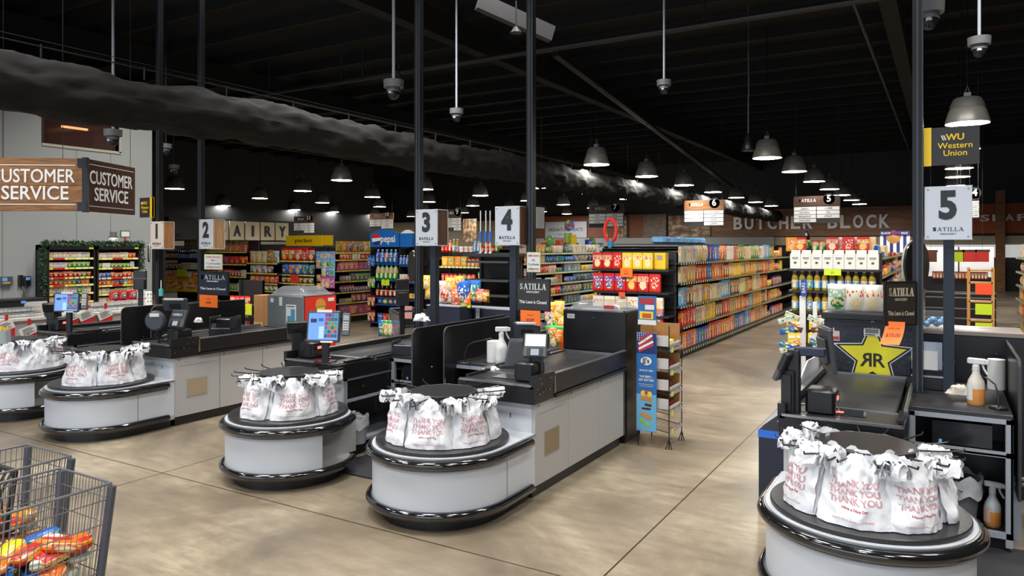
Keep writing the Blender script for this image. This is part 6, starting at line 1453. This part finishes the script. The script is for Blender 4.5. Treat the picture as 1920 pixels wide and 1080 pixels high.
# garland
leaf = mat('garland_green', '23401F', .6); leaf2 = mat('garland_light', '4A6A4A', .6)
m = MB(); rr = random.Random(5)
ya, yb_ = PX(80, 460, cabx)[0], PX(266, 460, cabx)[0]
pts = [(cabx, ya, 1.2+.05*i) for i in range(19)]+[(cabx, ya+(yb_-ya)*i/46, 2.16) for i in range(47)]+[(cabx, yb_, 2.15-.05*i) for i in range(12)]
for p in pts:
    for q in range(16):
        m.m(leaf if rr.random() < .8 else leaf2); d = Vector((rr.uniform(-1, 1), rr.uniform(-1, 1), rr.uniform(-1, 1))).normalized(); o = Vector(p)+d*rr.uniform(0, .035); e = o+d*.055; sd = d.orthogonal()*.009
        m.add([o+sd, o-sd, e-sd*.3, e+sd*.3], [[0, 1, 2, 3]])
solo(m, 'garland', 'green leafy garland draped over the tobacco cabinets', 'garland', kind='stuff')
t = thing('snowman_figure', 'small snowman ornament with a grey hat on top of the tobacco cabinets', 'ornament', (cabx-.15, PX(221, 450, cabx)[0], 2.14))
m = MB().m(ltext); m.ball((0, 0, .09), .09, 12, 8); m.m(mat('orange_nose', 'E08A3A')); m.ball((.085, 0, .10), .015, 6, 4); m.part('head', t)
m = MB().m(mat('grey_hat', '6A6A66', .6)); m.cyl(0, 0, .16, .17, .09, 14); m.cyl(0, 0, .17, .25, .06, 14); m.part('hat', t)
m = MB().m(mat('red_scarf', 'B82A2A')); m.tube([(.08*math.cos(a), .08*math.sin(a), .03) for a in [2*PI*i/12 for i in range(12)]], .02, 6, cyc=True); m.part('scarf', t)
t = thing('ornament_sign', 'small green edged ornament sign on a striped stand on the tobacco cabinets', 'ornament', (cabx-.15, PX(243, 450, cabx)[0], 2.14))
m = MB().m(leaf2); m.box(-.01, .01, -.10, .10, .14, .28, bev=.005); m.m(ltext); m.box(.01, .015, -.08, .08, .16, .26); m.part('plaque', t)
m = MB().m(mat('stripe_red', 'C8303A')); m.cyl(0, 0, 0, .14, .02, 10); m.part('stand', t)
# wall devices
def wallbox(px0, py0, px1, py1, X, mt, nm, lb, cat, extra=None, dp=.06):
    ya, zt_ = PX(px0, py0, X); yb2, zb_ = PX(px1, py1, X); t = thing(nm, lb, cat, (X-dp, (ya+yb2)/2, (zt_+zb_)/2)); W, H = yb2-ya, abs(zt_-zb_)
    m = MB().m(mt); m.box(0, dp, -W/2, W/2, -H/2, H/2, bev=.006); m.part('housing', t)
    if extra: extra(t, W, H, dp)
def tc_(t, W, H, dp): m = MB().m(scr_b); m.box(dp, dp+.003, -W*.35, W*.05, 0, H*.38); m.part('screen', t); m = MB().m(mat('key_yellow', 'C8A84A')); m.box(dp, dp+.004, -W*.3, W*.3, -H*.3, -H*.1); m.part('keypad', t)
wallbox(1, 519, 24, 535, WX+.06, mat('clock_grey', '55555A', .4), 'time_clock', 'grey time clock with a small blue screen on the left wall', 'time clock', tc_)
wallbox(36, 516, 44, 537, WX+.05, blk, 'wall_phone', 'black wall phone handset right of the time clock', 'phone')
def px_(t, W, H, dp): m = MB().m(scr_b); m.box(dp, dp+.003, -W*.35, W*.35, H*.1, H*.4); m.part('screen', t)
wallbox(47, 518, 58, 536, WX+.05, blk, 'wall_reader', 'black wall reader with a blue screen beside the wall phone', 'reader', px_)
y_, z_ = PX(40, 537, WX+.03); m = MB().m(rod_m); m.tube([(0, 0, 0), (.01, .03, -.1), (0, .02, -.25)], .006, 5); m.tube([(0, .1, .0), (.01, .05, -.12), (0, .04, -.26)], .006, 5); solo(m, 'phone_cord', 'black cords hanging from the wall phone', 'cord', (WX+.03, y_, z_))
# printer on the counter (white and black)
x, y, z = PD(44, 578, 11.0); t = thing('office_printer', 'white and black office printer behind the far left counter', 'printer', (-12.7, PX(40, 590, -12.7)[0], 1.01))
m = MB().m(mat('printer_white', 'D2D2CE', .4)); m.box(-.2, .2, -.05, .30, 0, .22, bev=.015); m.part('body', t); m = MB().m(mat('printer_black', '2A2A2C', .35)); m.box(-.2, .2, -.45, -.05, 0, .22, bev=.01); m.box(-.2, .2, -.45, .3, .22, .27, bev=.015); m.part('lid', t)
m = MB().m(scr_b); m.box(.2, .203, -.10, -.03, .20, .24); m.part('screen', t)
# pastries and clear clamshells on the counter
past = mat('pastry', 'C8904A', .6); cl = mat('clamshell', 'C8CCCC', .1, alpha=.13)
base = None
def clam(mt, nm):
    m = MB().m(mt)
    for i in range(3): m.ball((0, -.06+.06*i, .035), .035, 8, 6, (1.2, 1, .8))
    m.m(paper); m.box(.085, .088, -.06, .06, .01, .05); m.m(cl); m.box(-.09, .09, -.10, .10, .0, .075, bev=.01); return m.mesh(nm)
cms = {c: clam(mat('pastry_'+c, c, .6), 'food_tray') for c in ('D39A50', 'B83A2A', '4A8A3A', 'C8B8D0')}
k_ = 0
for px in list(range(0, 72, 6))+list(range(172, 262, 7)):
    for lay in range(2):
        yy_ = PX(px, 590, -12.35)[0]; key = R.choice(['D39A50', 'B83A2A', '4A8A3A'] if px < 72 else ['D39A50', 'D39A50', 'C8B8D0']); k_ += 1
        o = bpy.data.objects.new('food_tray', cms[key]); C.objects.link(o); o.location = (-12.35-.03*lay, yy_+.02*lay, 1.012+.078*lay); o.rotation_euler = (0, 0, R.uniform(-.1, .1))
        tag(o, f"clear tray of baked goods on the service counter, {'upper' if lay else 'lower'} layer, {nth(k_//2+1)} from the left", 'food tray', 'clear trays on the service counter')
for i, px in enumerate((214, 222, 230, 238, 248, 258)):
    m = MB().m(mat('red_white_film', 'C02A2A', .3)); m.box(-.05, .05, -.08, .08, 0, .16, bev=.03); m.m(ltext); m.lathe([(.05, 0), (.0001, .004)], 14, T((.05, 0, .08)) @ RY(PI/2)); m.m(blk); m.tube([(.056, .04*math.cos(a), .08+.03*math.sin(a)) for a in [2*PI*j/12 for j in range(12)]], .007, 5, cyc=True)
    solo(m, 'red_gift_bag', f'red and white ring marked bag on the service counter, {nth(i+1)} from left', 'bag', (-12.5, PX(px, 575, -12.5)[0], 1.17 if i % 2 == 0 else 1.015), 0, 'red and white bags on the service counter')
for i in range(5):
    m = MB().m(ltext); m.box(-.06, .06, -.07, .07, 0, .13, bev=.02); m.m(blk); m.ball((.06, -.03, .08), .012, 6, 4); m.ball((.06, .03, .08), .012, 6, 4)
    solo(m, 'white_carton', f'stacked white and black pack on the service counter end, {nth(i+1)} of the pile', 'pack', (-12.75, PX(262, 560, -12.75)[0]+.15*(i % 2), 1.012+.132*(i//2)), 0, 'white and black packs')
for i in range(4):
    m = MB().m(mat('clear_water', 'A8B4B8', .1, alpha=.6)); m.cyl(0, 0, 0, .16, .032, 12, .03); m.m(mat('yellow_cap', 'D8B02A')); m.cyl(0, 0, .16, .19, .016, 8); x, y, _ = PD(3+6*(i % 3), 640, 8.6+.15*(i//2)); solo(m, 'drink_bottle', f'small clear bottle with yellow cap on the lane one counter, {nth(i+1)} of four', 'bottle', (x, y, .955))
m = MB().m(mat('teal_bottle', '4AB0B0', .3)); m.cyl(0, 0, 0, .1, .03, 10); m.m(ltext); m.cyl(0, 0, .1, .22, .006, 6); x, y, z = PD(302, 555, 10.2); solo(m, 'hand_sanitizer', 'teal bottle fixed to lane one pole', 'bottle', (x, y, z))

# ---------------------------------------------------------------- CUSTOMER SERVICE sign (hanging wooden box)
sd_ = 10.3; cxn, cyn, czt = PD(158, 297, sd_); _, _, czb = PD(158, 396, sd_); H = czt-czb
rot = YAW+.08
t = thing('hanging_sign', 'large wooden plank box sign reading CUSTOMER SERVICE on its front and side', 'sign', (cxn, cyn, (czt+czb)/2), rot)
W = 2.1
m = MB().m(wood_x); m.box(-W, 0, 0, .05, -H/2, -H*.02, bev=.004); m.box(-W, 0, 0, .05, -H*.015, H/2, bev=.004)
m.part('front_planks', t)
m = MB().m(ltext); m.box(-W, -.12, -.004, 0, H*.36, H*.375); m.box(-W, -.12, -.004, 0, -H*.38, -H*.365)
text(m, 'CUSTOMER', H*.36, T((-.70, -.006, H*.15)) @ FRONT, ltext, bold=.012, fitw=1.14); text(m, 'SERVICE', H*.36, T((-.66, -.006, -H*.17)) @ FRONT, ltext, bold=.012, fitw=.90); m.part('lettering', t)
S2 = RZ(PI/2-.12) 
m = MB().m(wood_x2); m.box(0, 1.25, 0, .05, -H/2, H/2, T((.02, .0, 0)) @ S2); m.part('side_planks', t)
m = MB(); Ms = T((.02, .0, 0)) @ S2
text(m, 'CUSTOMER', H*.36, Ms @ T((.62, -.006, H*.15)) @ FRONT, ltext, bold=.012, fitw=1.08); text(m, 'SERVICE', H*.36, Ms @ T((.62, -.006, -H*.17)) @ FRONT, ltext, bold=.012, fitw=.85); m.m(ltext); m.box(.08, 1.2, -.004, 0, H*.40, H*.41, Ms); m.box(.08, 1.2, -.004, 0, -H*.40, -H*.39, Ms); m.part('side_lettering', t)
m = MB().m(blkm); m.box(-.09, .035, -.012, .06, H*.33, H*.5); m.box(-.09, .035, -.012, .06, -H*.5, -H*.33); m.box(-.03, .04, -.005, .06, -H*.52, H*.52); m.part('corner_bracket', t)
m = MB().m(rod_m)
for a in (-1.9, -1.1, -.3): m.tube([(a, .02, H/2), (a, .02, 6.4-(czt+czb)/2)], .004, 4)
m.tube([tuple(Ms @ Vector((1.15, .02, H/2))), tuple(Ms @ Vector((1.15, .02, 6.4-(czt+czb)/2)))], .004, 4); m.part('wire', t)

# ---------------------------------------------------------------- wire snack rack at lane four
rx, ry = -2.80, 7.32
t = thing('wire_snack_rack', 'black wire snack rack with a blue printed side panel at the end of lane four', 'rack', (rx, ry, 0))
m = MB().m(rod_m); w2, d2 = .34, .42
for a, b2 in ((0, 0), (w2, 0), (0, d2), (w2, d2)): m.tube([(a, b2, .0), (a, b2, 1.28)], .006, 6)
for b2 in (0, d2):
    m.tube([(w2, b2, .10), (w2+.03, b2-.0, 0), (w2-.03, b2-.02, 0), (w2, b2, .10)], .006, 6)
m.part('frame', t)
lvls = [.17, .36, .56, .78, 1.02]
for z in lvls:
    m = MB().m(rod_m); dz = .05
    for q in range(9): m.tube([(0, d2*q/8, z+dz), (w2, d2*q/8, z)], .003, 4)
    m.tube([(w2, 0, z), (w2, d2, z), (0, d2, z+dz), (0, 0, z+dz)], .005, 5, cyc=True); m.tube([(w2+.01, 0, z+.05), (w2+.01, d2, z+.05)], .004, 5)
    m.m(mat('yellow_tag', 'D8D040')); m.box(w2+.012, w2+.015, .03, .10, z-.02, z+.03); m.m(sil2); m.box(w2+.008, w2+.012, 0, d2, z-.01, z+.02); m.part('wire_tray', t)
m = MB().m(mat('panel_blue', '2F6FB4', .4)); m.box(-.01, w2*.62, -.02, -.01, .16, 1.20, bev=.003)
m.m(mat('panel_sky', '6FB4DC', .4)); m.box(-.008, w2*.615, -.023, -.02, .165, .55)
m.m(mat('flag_navy', '1F2F6A', .4)); m.box(-.008, w2*.615, -.023, -.02, .98, 1.195)
for i in range(5): m.m(mat('flag_red', 'B8303A') if i % 2 == 0 else ltext); m.box(.02, .2, -.026, -.023, -.012, .012, T((0, 0, .99+.024*i)) @ RY(-.45-.05*i))
m.m(ltext)
for i in range(5):
    for j in range(4): m.box(.0+.022*i, .009+.022*i, -.026, -.024, 1.12+.02*j, 1.129+.02*j)
m.lathe([(.055, 0), (.055, .004), (.0001, .005)], 20, T((.10, -.023, .90)) @ RX(PI/2) @ Matrix.Diagonal((1.1, .8, 1, 1)))
cxr = .10
text(m, "JJ's", .07, T((cxr, -.031, .905)) @ FRONT, dtext, bold=.02); text(m, 'SNACK PIES', .026, T((cxr, -.025, .80)) @ FRONT, ltext, bold=.02, fitw=.15); text(m, 'THE BEST...', .03, T((cxr, -.025, .735)) @ FRONT, ltext, bold=.03, fitw=.15); text(m, 'GET BETTER!', .03, T((cxr, -.025, .70)) @ FRONT, ltext, bold=.03, fitw=.17)
text(m, 'EASY OPEN RE-SEAL PACK', .016, T((cxr, -.025, .655)) @ FRONT, ltext, fitw=.16); text(m, 'FLAVOR GUARANTEED', .014, T((cxr, -.025, .635)) @ FRONT, ltext, fitw=.14)
pie = mat('pie_crust', 'C88A4A', .6)
def pie_(z, tilt): m.m(pie); m.box(-.06, .065, -.028, -.023, -.022, .022, T((cxr, 0, z)) @ RY(tilt), bev=.01)
m.m(mat('lemon', 'F2D23A')); m.lathe([(.03, 0), (.0001, .003)], 14, T((cxr-.03, -.025, .56)) @ RX(PI/2)); m.lathe([(.03, 0), (.0001, .003)], 14, T((cxr+.035, -.025, .555)) @ RX(PI/2)); m.m(mat('fruit_red', 'D8402A')); m.lathe([(.022, 0), (.0001, .005)], 14, T((cxr+.0, -.026, .57)) @ RX(PI/2))
pie_(.505, .15); m.m(mat('choc', '4A2416')); m.box(-.035, .04, -.027, -.023, -.012, .012, T((cxr+.02, 0, .44)) @ RY(.1), bev=.005); m.box(-.05, .05, -.026, -.023, -.01, .01, T((cxr, 0, .40)), bev=.005); pie_(.325, .35); m.m(mat('lime_slice', '8AC83A')); m.lathe([(.026, 0), (.0001, .003)], 14, T((cxr-.05, -.025, .27)) @ RX(PI/2)); m.lathe([(.026, 0), (.0001, .003)], 14, T((cxr+.01, -.025, .235)) @ RX(PI/2))
m.part('printed_panel', t, 'blue printed panel with flag and pies')
m = MB().m(mat('panel_blue', '2F6FB4')); m.box(.0, .20, .0, .012, 1.33, 1.58); m.m(ltext); m.box(.0, .20, -.003, 0, 1.28, 1.33); m.m(MC['flag_red']); m.box(.02, .18, -.005, -.003, 1.50, 1.56, RY(0)); m.m(MC['lemon']); m.box(.02, .17, -.006, -.003, 1.34, 1.42); m.m(mat('sauce', 'C85A2A')); m.box(.05, .15, -.007, -.006, 1.35, 1.40); m.m(ltext); m.box(.08, .18, -.005, -.003, 1.44, 1.49); m.part('header_card', t)
openbox = None
for i, z in enumerate(lvls[1:]):
    tb_ = thing('display_box', f"open cardboard tray of snack pies on the wire rack, {['lowest', 'second', 'third', 'top'][i]} of four", 'box', (rx+.02, ry+.03, z+.012), 0, 'open trays on the wire snack rack')
    m = MB().m(mat('white_tray_card', 'C9C7C2', .6) if i < 3 else MC['white_tray_card']); hb = .11
    m.box(0, .31, -.0, .006, .03, .03+hb); m.box(.304, .31, 0, .36, .01, .06); m.m(card); m.box(0, .31, .35, .356, .03, .14+(.10 if i == 3 else .02)); m.box(-.004, .002, 0, .356, .03, .17+(.06 if i == 3 else 0)); m.box(.002, .30, .01, .35, .02, .028); m.m(dtext); m.box(.03, .15, -.002, 0, .05, .11); m.m(ltext); m.box(.05, .13, -.003, -.002, .06, .10)
    m.part('tray', tb_)
    for q in range(4):
        pm = mat('pie_wrap_'+('r' if i < 3 else 'y'), '8E3A34' if i < 3 else 'D8C04A', .3)
        m2 = MB().m(pm); m2.box(.03, .27, 0, .055, .03, .075, bev=.015); m2.m(ltext); m2.box(.10, .2, .01, .045, .0755, .077)
        solo(m2, 'wrapped_pie', f"wrapped snack pie in the {['lowest', 'second', 'third', 'top'][i]} tray of the wire rack, {nth(q+1)} from the front", 'snack', (rx+.02, ry+.05+.075*q, z+.014), 0, 'wrapped pies on the wire snack rack')

# ---------------------------------------------------------------- chip bags on the star cooler, white wire rack with bars
for i, (px, c) in enumerate(((1573, 'white'), (1590, 'orange'), (1606, 'white'), (1620, 'black'), (1636, 'white'), (1652, 'black'))):
    x, z = P(px, 588, 7.5); put('chip_bag', x, 7.42+.03*(i % 2), 1.505, R.uniform(-.25, .25), c, f'{c} chip bag on top of the star cooler, {nth(i+1)} from the left', 'chip bags on the star cooler', .85)
t = thing('white_bar_rack', 'white plastic post rack hung with snack bars left of the star cooler', 'rack', (*P(1506, 700, 8.4)[:1], 8.4, 0))
m = MB().m(ltext); zt_ = P(1506, 555, 8.4)[1]; m.box(-.035, .025, -.02, .02, 0, zt_, bev=.005); m.box(.10, .14, -.02, .02, .2, zt_-.06); m.box(-.2, .25, -.2, .2, 0, .03); m.part('post', t)
m = MB().m(mat('blue_label', '2A4A9A')); m.box(-.02, .04, -.03, -.02, zt_, zt_+.18); text(m, 'BARS', .05, T((.01, -.033, zt_+.09)) @ RY(-PI/2) @ FRONT, ltext); m.part('blue_header', t)
n = 0
for (px, py, c) in ((1472, 600, 'white'), (1485, 593, 'cream'), (1540, 596, 'purple'), (1528, 600, 'white'), (1475, 620, 'blue'), (1490, 614, 'brown'), (1535, 616, 'brown'), (1474, 648, 'blue'), (1488, 644, 'golden'), (1532, 645, 'blue'), (1475, 655, 'white')):
    x, z = P(px, py, 8.2); n += 1
    m = MB().m(pk_plain); m.box(-.08, .08, 0, .02, -.03, .03, RY(.35*(-1)**n), bev=.005); o = solo(m, 'snack_bar', f'wrapped snack bar on the white bar rack, {nth(n)} counted down the rack', 'snack bar', (x, 8.2, z), -.2, 'bars on the white bar rack'); o.color = (*hexc(COL[c]), 1)
n = 0
for (px, py) in ((1483, 608), (1498, 608), (1525, 608), (1540, 608), (1485, 634), (1500, 634), (1523, 634)):
    x, z = P(px, py, 8.6); n += 1; m = MB().m(yellow); m.box(-.045, .045, 0, .15, -.06, .05, bev=.003); m.m(ltext); m.box(-.035, .035, -.002, 0, .0, .03); solo(m, 'yellow_box', f'yellow product box on the white bar rack, {nth(n)} of seven from the top left', 'box', (x, 8.6, z), 0, 'yellow boxes on the white bar rack')
# white angled card panels at the customer side of lane five
t = thing('card_shield', 'tilted white board leaning along the customer side of lane five', 'board', (-1.0, 5.5, .0))
m = MB().m(mat('white_board', 'C9CAD2', .5)); pq = [PX(a, b2, -1.01) for a, b2 in ((1497, 757), (1556, 692), (1531, 667), (1513, 676), (1497, 716))]; m.add([(xo, a-5.5, b2) for xo in (-.012, .0) for a, b2 in pq], [[4, 3, 2, 1, 0], [5, 6, 7, 8, 9]]+[[i, (i+1) % 5, 5+(i+1) % 5, 5+i] for i in range(5)]); m.part('upper_board', t)
m = MB().m(MC['white_board']); m.box(-.05, -.03, .1, 1.2, .62, .92, T((-.06, 0, 0)) @ RY(.12)); m.part('lower_board', t)
t = thing('candy_display', 'dark side display with white sloping top left of lane five', 'display', (-1.30, 6.1, 0))
m = MB().m(navy); m.box(0, .28, 0, 1.2, 0, .62); m.m(mat('blue_strip', '2A6ACF')); m.box(-.004, .284, -.004, 0, .56, .62); m.part('base', t); m = MB().m(MC['white_board']); m.add([(0, 0, .63), (.28, 0, .86), (.28, 1.2, .86), (0, 1.2, .63)], [[0, 1, 2, 3], [3, 2, 1, 0]]); m.part('sloping_top', t)
# acrylic tray and grey trim behind lane five table, round wire baskets
x0, z0 = P(1733, 600, 7.25); x1, z1 = P(1772, 568, 7.25)
t = thing('acrylic_tray', 'clear tray of blue wrapped sweets behind lane five poles', 'tray', ((x0+x1)/2, 7.25, 1.38)); m = MB().m(cl); m.box(-.1, .1, 0, .2, 0, .16); m.part('tray', t); m = MB().m(mat('blue_wrap', '6FA3CF'))
for i in range(6): m.ball((-.06+.025*i, .06+.05*(i % 2), .05+.02*(i % 3)), .028, 8, 5)
m.part('sweets', t)
t = thing('back_panel_unit', 'tall black cabinet back with a grey top behind the lane five table', 'cabinet', (.12, 7.35, 0)); m = MB().m(blkm); m.box(-.32, .45, 0, .5, .0, 1.34, bev=.006); m.m(steel); m.lathe([(.008, 0), (.005, .006)], 8, T((.25, 0, 1.2)) @ RX(PI/2)); m.part('cabinet', t); m = MB().m(mat('taupe_top', '8A827A', .4)); m.box(-.32, .45, -.01, .5, 1.34, 1.38, bev=.006); m.part('top', t)
for i, (z, c) in enumerate(((1.05, 'D8401E'), (.78, '2A4AA8'), (.50, '8A2A2A'), (.22, 'C8B8A8'))):
    t = thing('wire_basket', f"round grey wire basket of snacks at the right edge, {['top', 'second', 'third', 'lowest'][i]} of four", 'basket', (.98, 6.9, z), 0, 'round wire baskets at the right edge')
    m = MB().m(sil2)
    for zz_ in (0, .14): m.tube([(.16*math.cos(a), .16*math.sin(a), zz_) for a in [2*PI*j/20 for j in range(20)]], .006 if zz_ else .004, 5, cyc=True)
    for j in range(22): a = 2*PI*j/22; m.tube([(.16*math.cos(a), .16*math.sin(a), 0), (.16*math.cos(a), .16*math.sin(a), .14)], .003, 4)
    m.part('wire_body', t)
    for j in range(5): o = put('bag', .98+.08*math.cos(j*1.3), 6.9+.08*math.sin(j*1.3)-.05, z+.01, j*.9, ['red', 'blue', 'dark red', 'cream'][i], f"snack bag in the {['top', 'second', 'third', 'lowest'][i]} round wire basket, {nth(j+1)} of five", 'bags in the round wire baskets', .95)
m = MB().m(sil2); m.cyl(.0, 0, 0, 1.4, .012, 8); m.m(blk); m.cyl(0, 0, 0, .02, .18, 16); solo(m, 'basket_stand', 'grey pole carrying the round wire baskets', 'stand', (.82, 6.9, 0))
m = MB().m(silver); m.tube([(0, 0, 0), (.12, -.02, 0), (.17, .05, 0), (.12, .14, 0), (0, .14, 0)], .014, 8); x, y, _ = PD(1890, 905, 5.2); solo(m, 'steel_handle', 'bent steel handle sticking out at the right edge', 'handle', (x, y, .42))
# ladder and meat case at the back right
x, y, z = PD(1831, 585, 13.5); t = thing('wooden_ladder', 'light wooden ladder shelf with price cards at the back right', 'ladder', (x-.15, y, 0)); m = MB().m(mat('ladder_wood', 'C08A4A', .5)); 
for xx in (0, .38): m.box(xx, xx+.05, 0, .05, 0, 1.72, RX(0))
m.part('rail', t)
for i, zz_ in enumerate((.4, .75, 1.1, 1.45, 1.68)): m = MB().m(MC['ladder_wood']); m.box(.03, .40, 0, .2, zz_-.03, zz_); m.part('rung', t)
for i, (zz_, mt_, c) in enumerate(((1.22, mat('flame_paper', 'F0501E'), 'flame orange'), (.85, lime, 'upper lime green'), (.50, lime, 'lower lime green'))): m = MB().m(mt_); m.box(0, .26, 0, .005, 0, .2); solo(m, 'price_card', f'{c} price card on the wooden ladder shelf', 'card', (x-.02, y-.02, zz_))
mx0 = P(1735, 520, 22)[0]; mx1 = P(1850, 520, 22)[0]
t = thing('meat_case', 'long black open meat case across the back right', 'display case', (mx0, 22, 0)); L_ = mx1-mx0+.2
m = MB().m(blk); m.box(0, L_, 0, 1.0, 0, .9, bev=.02); m.box(0, L_, .9, 1.0, .9, 1.3); m.part('case', t)
for zz_ in (.25, .5, .78, .92): m = MB().m(silver); m.box(0, L_, -.01, 0, zz_, zz_+.03); m.part('trim_line', t)
m = MB().m(mat('white_case_interior', 'D8DADA')); m.box(0, L_, .93, .99, 1.3, 2.1); m.m(blk); m.box(L_*.48, L_*.5, .9, .93, 1.3, 2.1); m.part('rear_panel', t)
n = 0
for px in range(1752, 1850, 6):
    if 1772 < px < 1790: continue
    x, z = P(px, 500, 22.5); n += 1; put('small_carton', x, 22.5, 1.25, 0, 'dark red', f'dark red meat pack on the back right case, {nth(n)} from the left', 'red packs on the meat case', .75, 1.4)
for i, (px, c) in enumerate(((1745, mat('brown_tag', '6A3A20')), (1795, lime), (1818, mat('flame_red', 'E8392A')), (1842, mat('flame_red', 'E8392A')))):
    x, z = P(px, 491, 21.9); m = MB().m(c); m.box(-.14, .14, 0, .01, 0, .25); m.m(brown_ := mat('brown_tag', '6A3A20')); m.box(-.16, .16, 0, .01, .25, .31); m.m(rod_m); m.tube([(0, .005, .3), (0, .005, 7.1-z)], .004, 4); solo(m, 'hanging_card', f'coloured card hanging above the meat case, {nth(i+1)} from the left', 'card', (x, 21.9, z))

# ---------------------------------------------------------------- shopping carts
wire_m = mat('cart_wire', '8E9398', .3, .7); plast = mat('cart_plastic', '4A4E58', .4); dkp = mat('dark_cart_plastic', '17181C', .45)
def cart(xr, yf, lb, W=.46, L_=.95, zt=.95, zb=.42, rot=0):
    """front end at +Y; xr = right side of the basket"""
    t = thing('shopping_cart', lb, 'shopping cart', (xr-W/2, yf, 0), rot, 'shopping carts in the foreground')
    def P3(u, v, w_): # u across -1..1, v 0 front..1 back, w 0 bottom..1 top
        z = zb+(zt-zb)*w_+.0*v; tp = 1-.16*(1-w_)
        return Vector((u*W/2*tp*(1+.12*v), -v*L_-(.05*(1-w_)*(1-v)), z-.03*v*(1-w_)))
    m = MB().m(wire_m)
    for w_ in (0, .2, .42, .64, .86): m.tube([P3(-1, 1, w_), P3(-1, 0, w_), P3(1, 0, w_), P3(1, 1, w_)], .0034, 5)
    for v in [i/34 for i in range(35)]:
        for s_ in (-1, 1): m.tube([P3(s_, v, 0), P3(s_, v, 1)], .0020, 4)
    for u in [-1+2*i/17 for i in range(18)]: m.tube([P3(u, 0, 1), P3(u, 0, 0), P3(u, 1, 0)], .0020, 4)
    for v in [i/7 for i in range(8)]: m.tube([P3(-1, v, 0), P3(1, v, 0)], .003, 4)
    m.part('wire_basket', t)
    m = MB().m(wire_m); m.tube([P3(-1, 1, 1), P3(-1, 0, 1), P3(1, 0, 1), P3(1, 1, 1)], .0065, 8); m.part('top_rim', t)
    for s_ in (-1, 1):
        m = MB().m(plast); a, b2 = P3(s_, 0, .02), P3(s_, 0, .97); m.tube([a+Vector((0, .005, 0)), b2+Vector((0, .005, 0))], .021, 8); m.part('corner_guard', t)
    m = MB().m(wire_m)
    for s_ in (-1, 1): m.tube([(s_*W*.48, -L_*1.02, zt-.02), (s_*W*.5, -L_*.98, .35), (s_*W*.42, -L_*.55, .18), (s_*W*.36, .02, .16)], .014, 8)
    m.tube([(-W*.36, .02, .16), (W*.36, .02, .16)], .014, 8)
    for q in range(5): m.tube([(-W*.3+W*.15*q, .02, .17), (-W*.3+W*.15*q, -L_*.5, .19)], .005, 5)
    m.part('chassis', t)
    m = MB().m(dkp); m.tube([(-W*.52, -L_*1.08, zt+.03), (W*.52, -L_*1.08, zt+.03)], .016, 10); m.part('push_handle', t)
    for a, b2 in ((-.36, .0), (.36, .0), (-.5, -L_*.95), (.5, -L_*.95)): 
        m = MB().m(dkp); m.lathe([(.06, -.013), (.062, 0), (.06, .013)], 16, T((a*W, b2, .062)) @ RY(PI/2)); m.m(wire_m); m.box(a*W-.018, a*W+.018, b2-.012, b2+.012, .06, .17); m.part('caster', t)
    return t, P3
tA, PA = cart(-3.49, 2.05, 'nearest shopping cart at the bottom left, filled with red and yellow sweets')
tB, PB = cart(-4.13, 2.20, 'second shopping cart behind, with a dark lattice panel and tan packs inside')
m = MB().m(dkp)
for i in range(7):
    for sgn in (-1, 1):
        a = Vector((-.17+.055*i, -.30, .66)); b2 = Vector((-.17+.055*i+sgn*.16, -.26, .92))
        if -.2 < b2.x < .2: m.tube([a, b2], .007, 4)
for a, b2 in (((-.19, -.3, .64), (.19, -.3, .64)), ((-.19, -.26, .93), (.19, -.26, .93)), ((-.19, -.3, .64), (-.19, -.26, .93)), ((.19, -.3, .64), (.19, -.26, .93))): m.tube([a, b2], .014, 6)
m.part('lattice_panel', tB)
m = MB().m(plast); m.box(-.02, .02, -.02, .02, .0, .5, T((-.235, -.45, .44))); m.part('side_post', tA)
rr = random.Random(21)
sw = MB().m(pk_bag); sw.box(-.075, .075, -.045, .045, 0, .035, bev=.014); swm = sw.mesh('sweet_bag')
def heap(t, n, x0, x1, y0, y1, z0, z1, cols, lb, gr, name='sweet_bag'):
    for i in range(n):
        o = bpy.data.objects.new(name, swm); C.objects.link(o); f = i/n
        o.location = (t.location.x+rr.uniform(x0, x1), t.location.y+rr.uniform(y0, y1), z0+(z1-z0)*f); o.rotation_euler = (rr.uniform(-.35, .35), rr.uniform(-.35, .35), rr.uniform(0, 6.3)); s_ = rr.uniform(.85, 1.25); o.scale = (s_, s_, s_*rr.uniform(.9, 1.5))
        c = rr.choice(cols); o.color = (*hexc(COL[c]), 1); tag(o, f"{c} {lb}, {['bottom', 'middle', 'top'][min(2, int(f*3))]} layer, {nth(i+1)} of the heap", 'sweets bag', gr)
heap(tA, 95, -.13, .13, -.85, -.09, .455, .66, ['red', 'red', 'orange', 'yellow', 'blue', 'dark red', 'red', 'white', 'brown'], 'sweets bag in the nearest cart', 'sweets bags in the nearest cart')
heap(tB, 40, -.13, .13, -.80, -.10, .455, .64, ['cream', 'golden', 'cream', 'brown', 'white', 'red'], 'food packet in the second cart', 'food packets in the second cart', 'food_packet')
# cart beyond lane three
x, y, _ = PD(735, 640, 13.0); tC, PC = cart(x+.35, y+.2, 'small wire shopping cart beyond the lane three conveyor with blue and green packs', .5, .9, 1.0, .45, rot=.9)
tC['group'] = 'far shopping cart'
for i, (dx, c) in enumerate(((-.15, 'blue'), (.05, 'green'), (.15, 'blue'), (-.05, 'green'))): put('bag', x+dx, y-.1, .5, .3, c, f'{c} pack in the far shopping cart, {nth(i+1)} of four', 'packs in the far cart', 1.2, 1.2)
m = MB().m(mat('pink_sign', 'C88A84', .5)); m.box(-.11, .11, 0, .01, 0, .24); x2, z2 = P(763, 597, 11.2); solo(m, 'pink_card', 'pink card hanging on the far shopping cart', 'card', (x2, 11.2, z2), .2)
del brown_
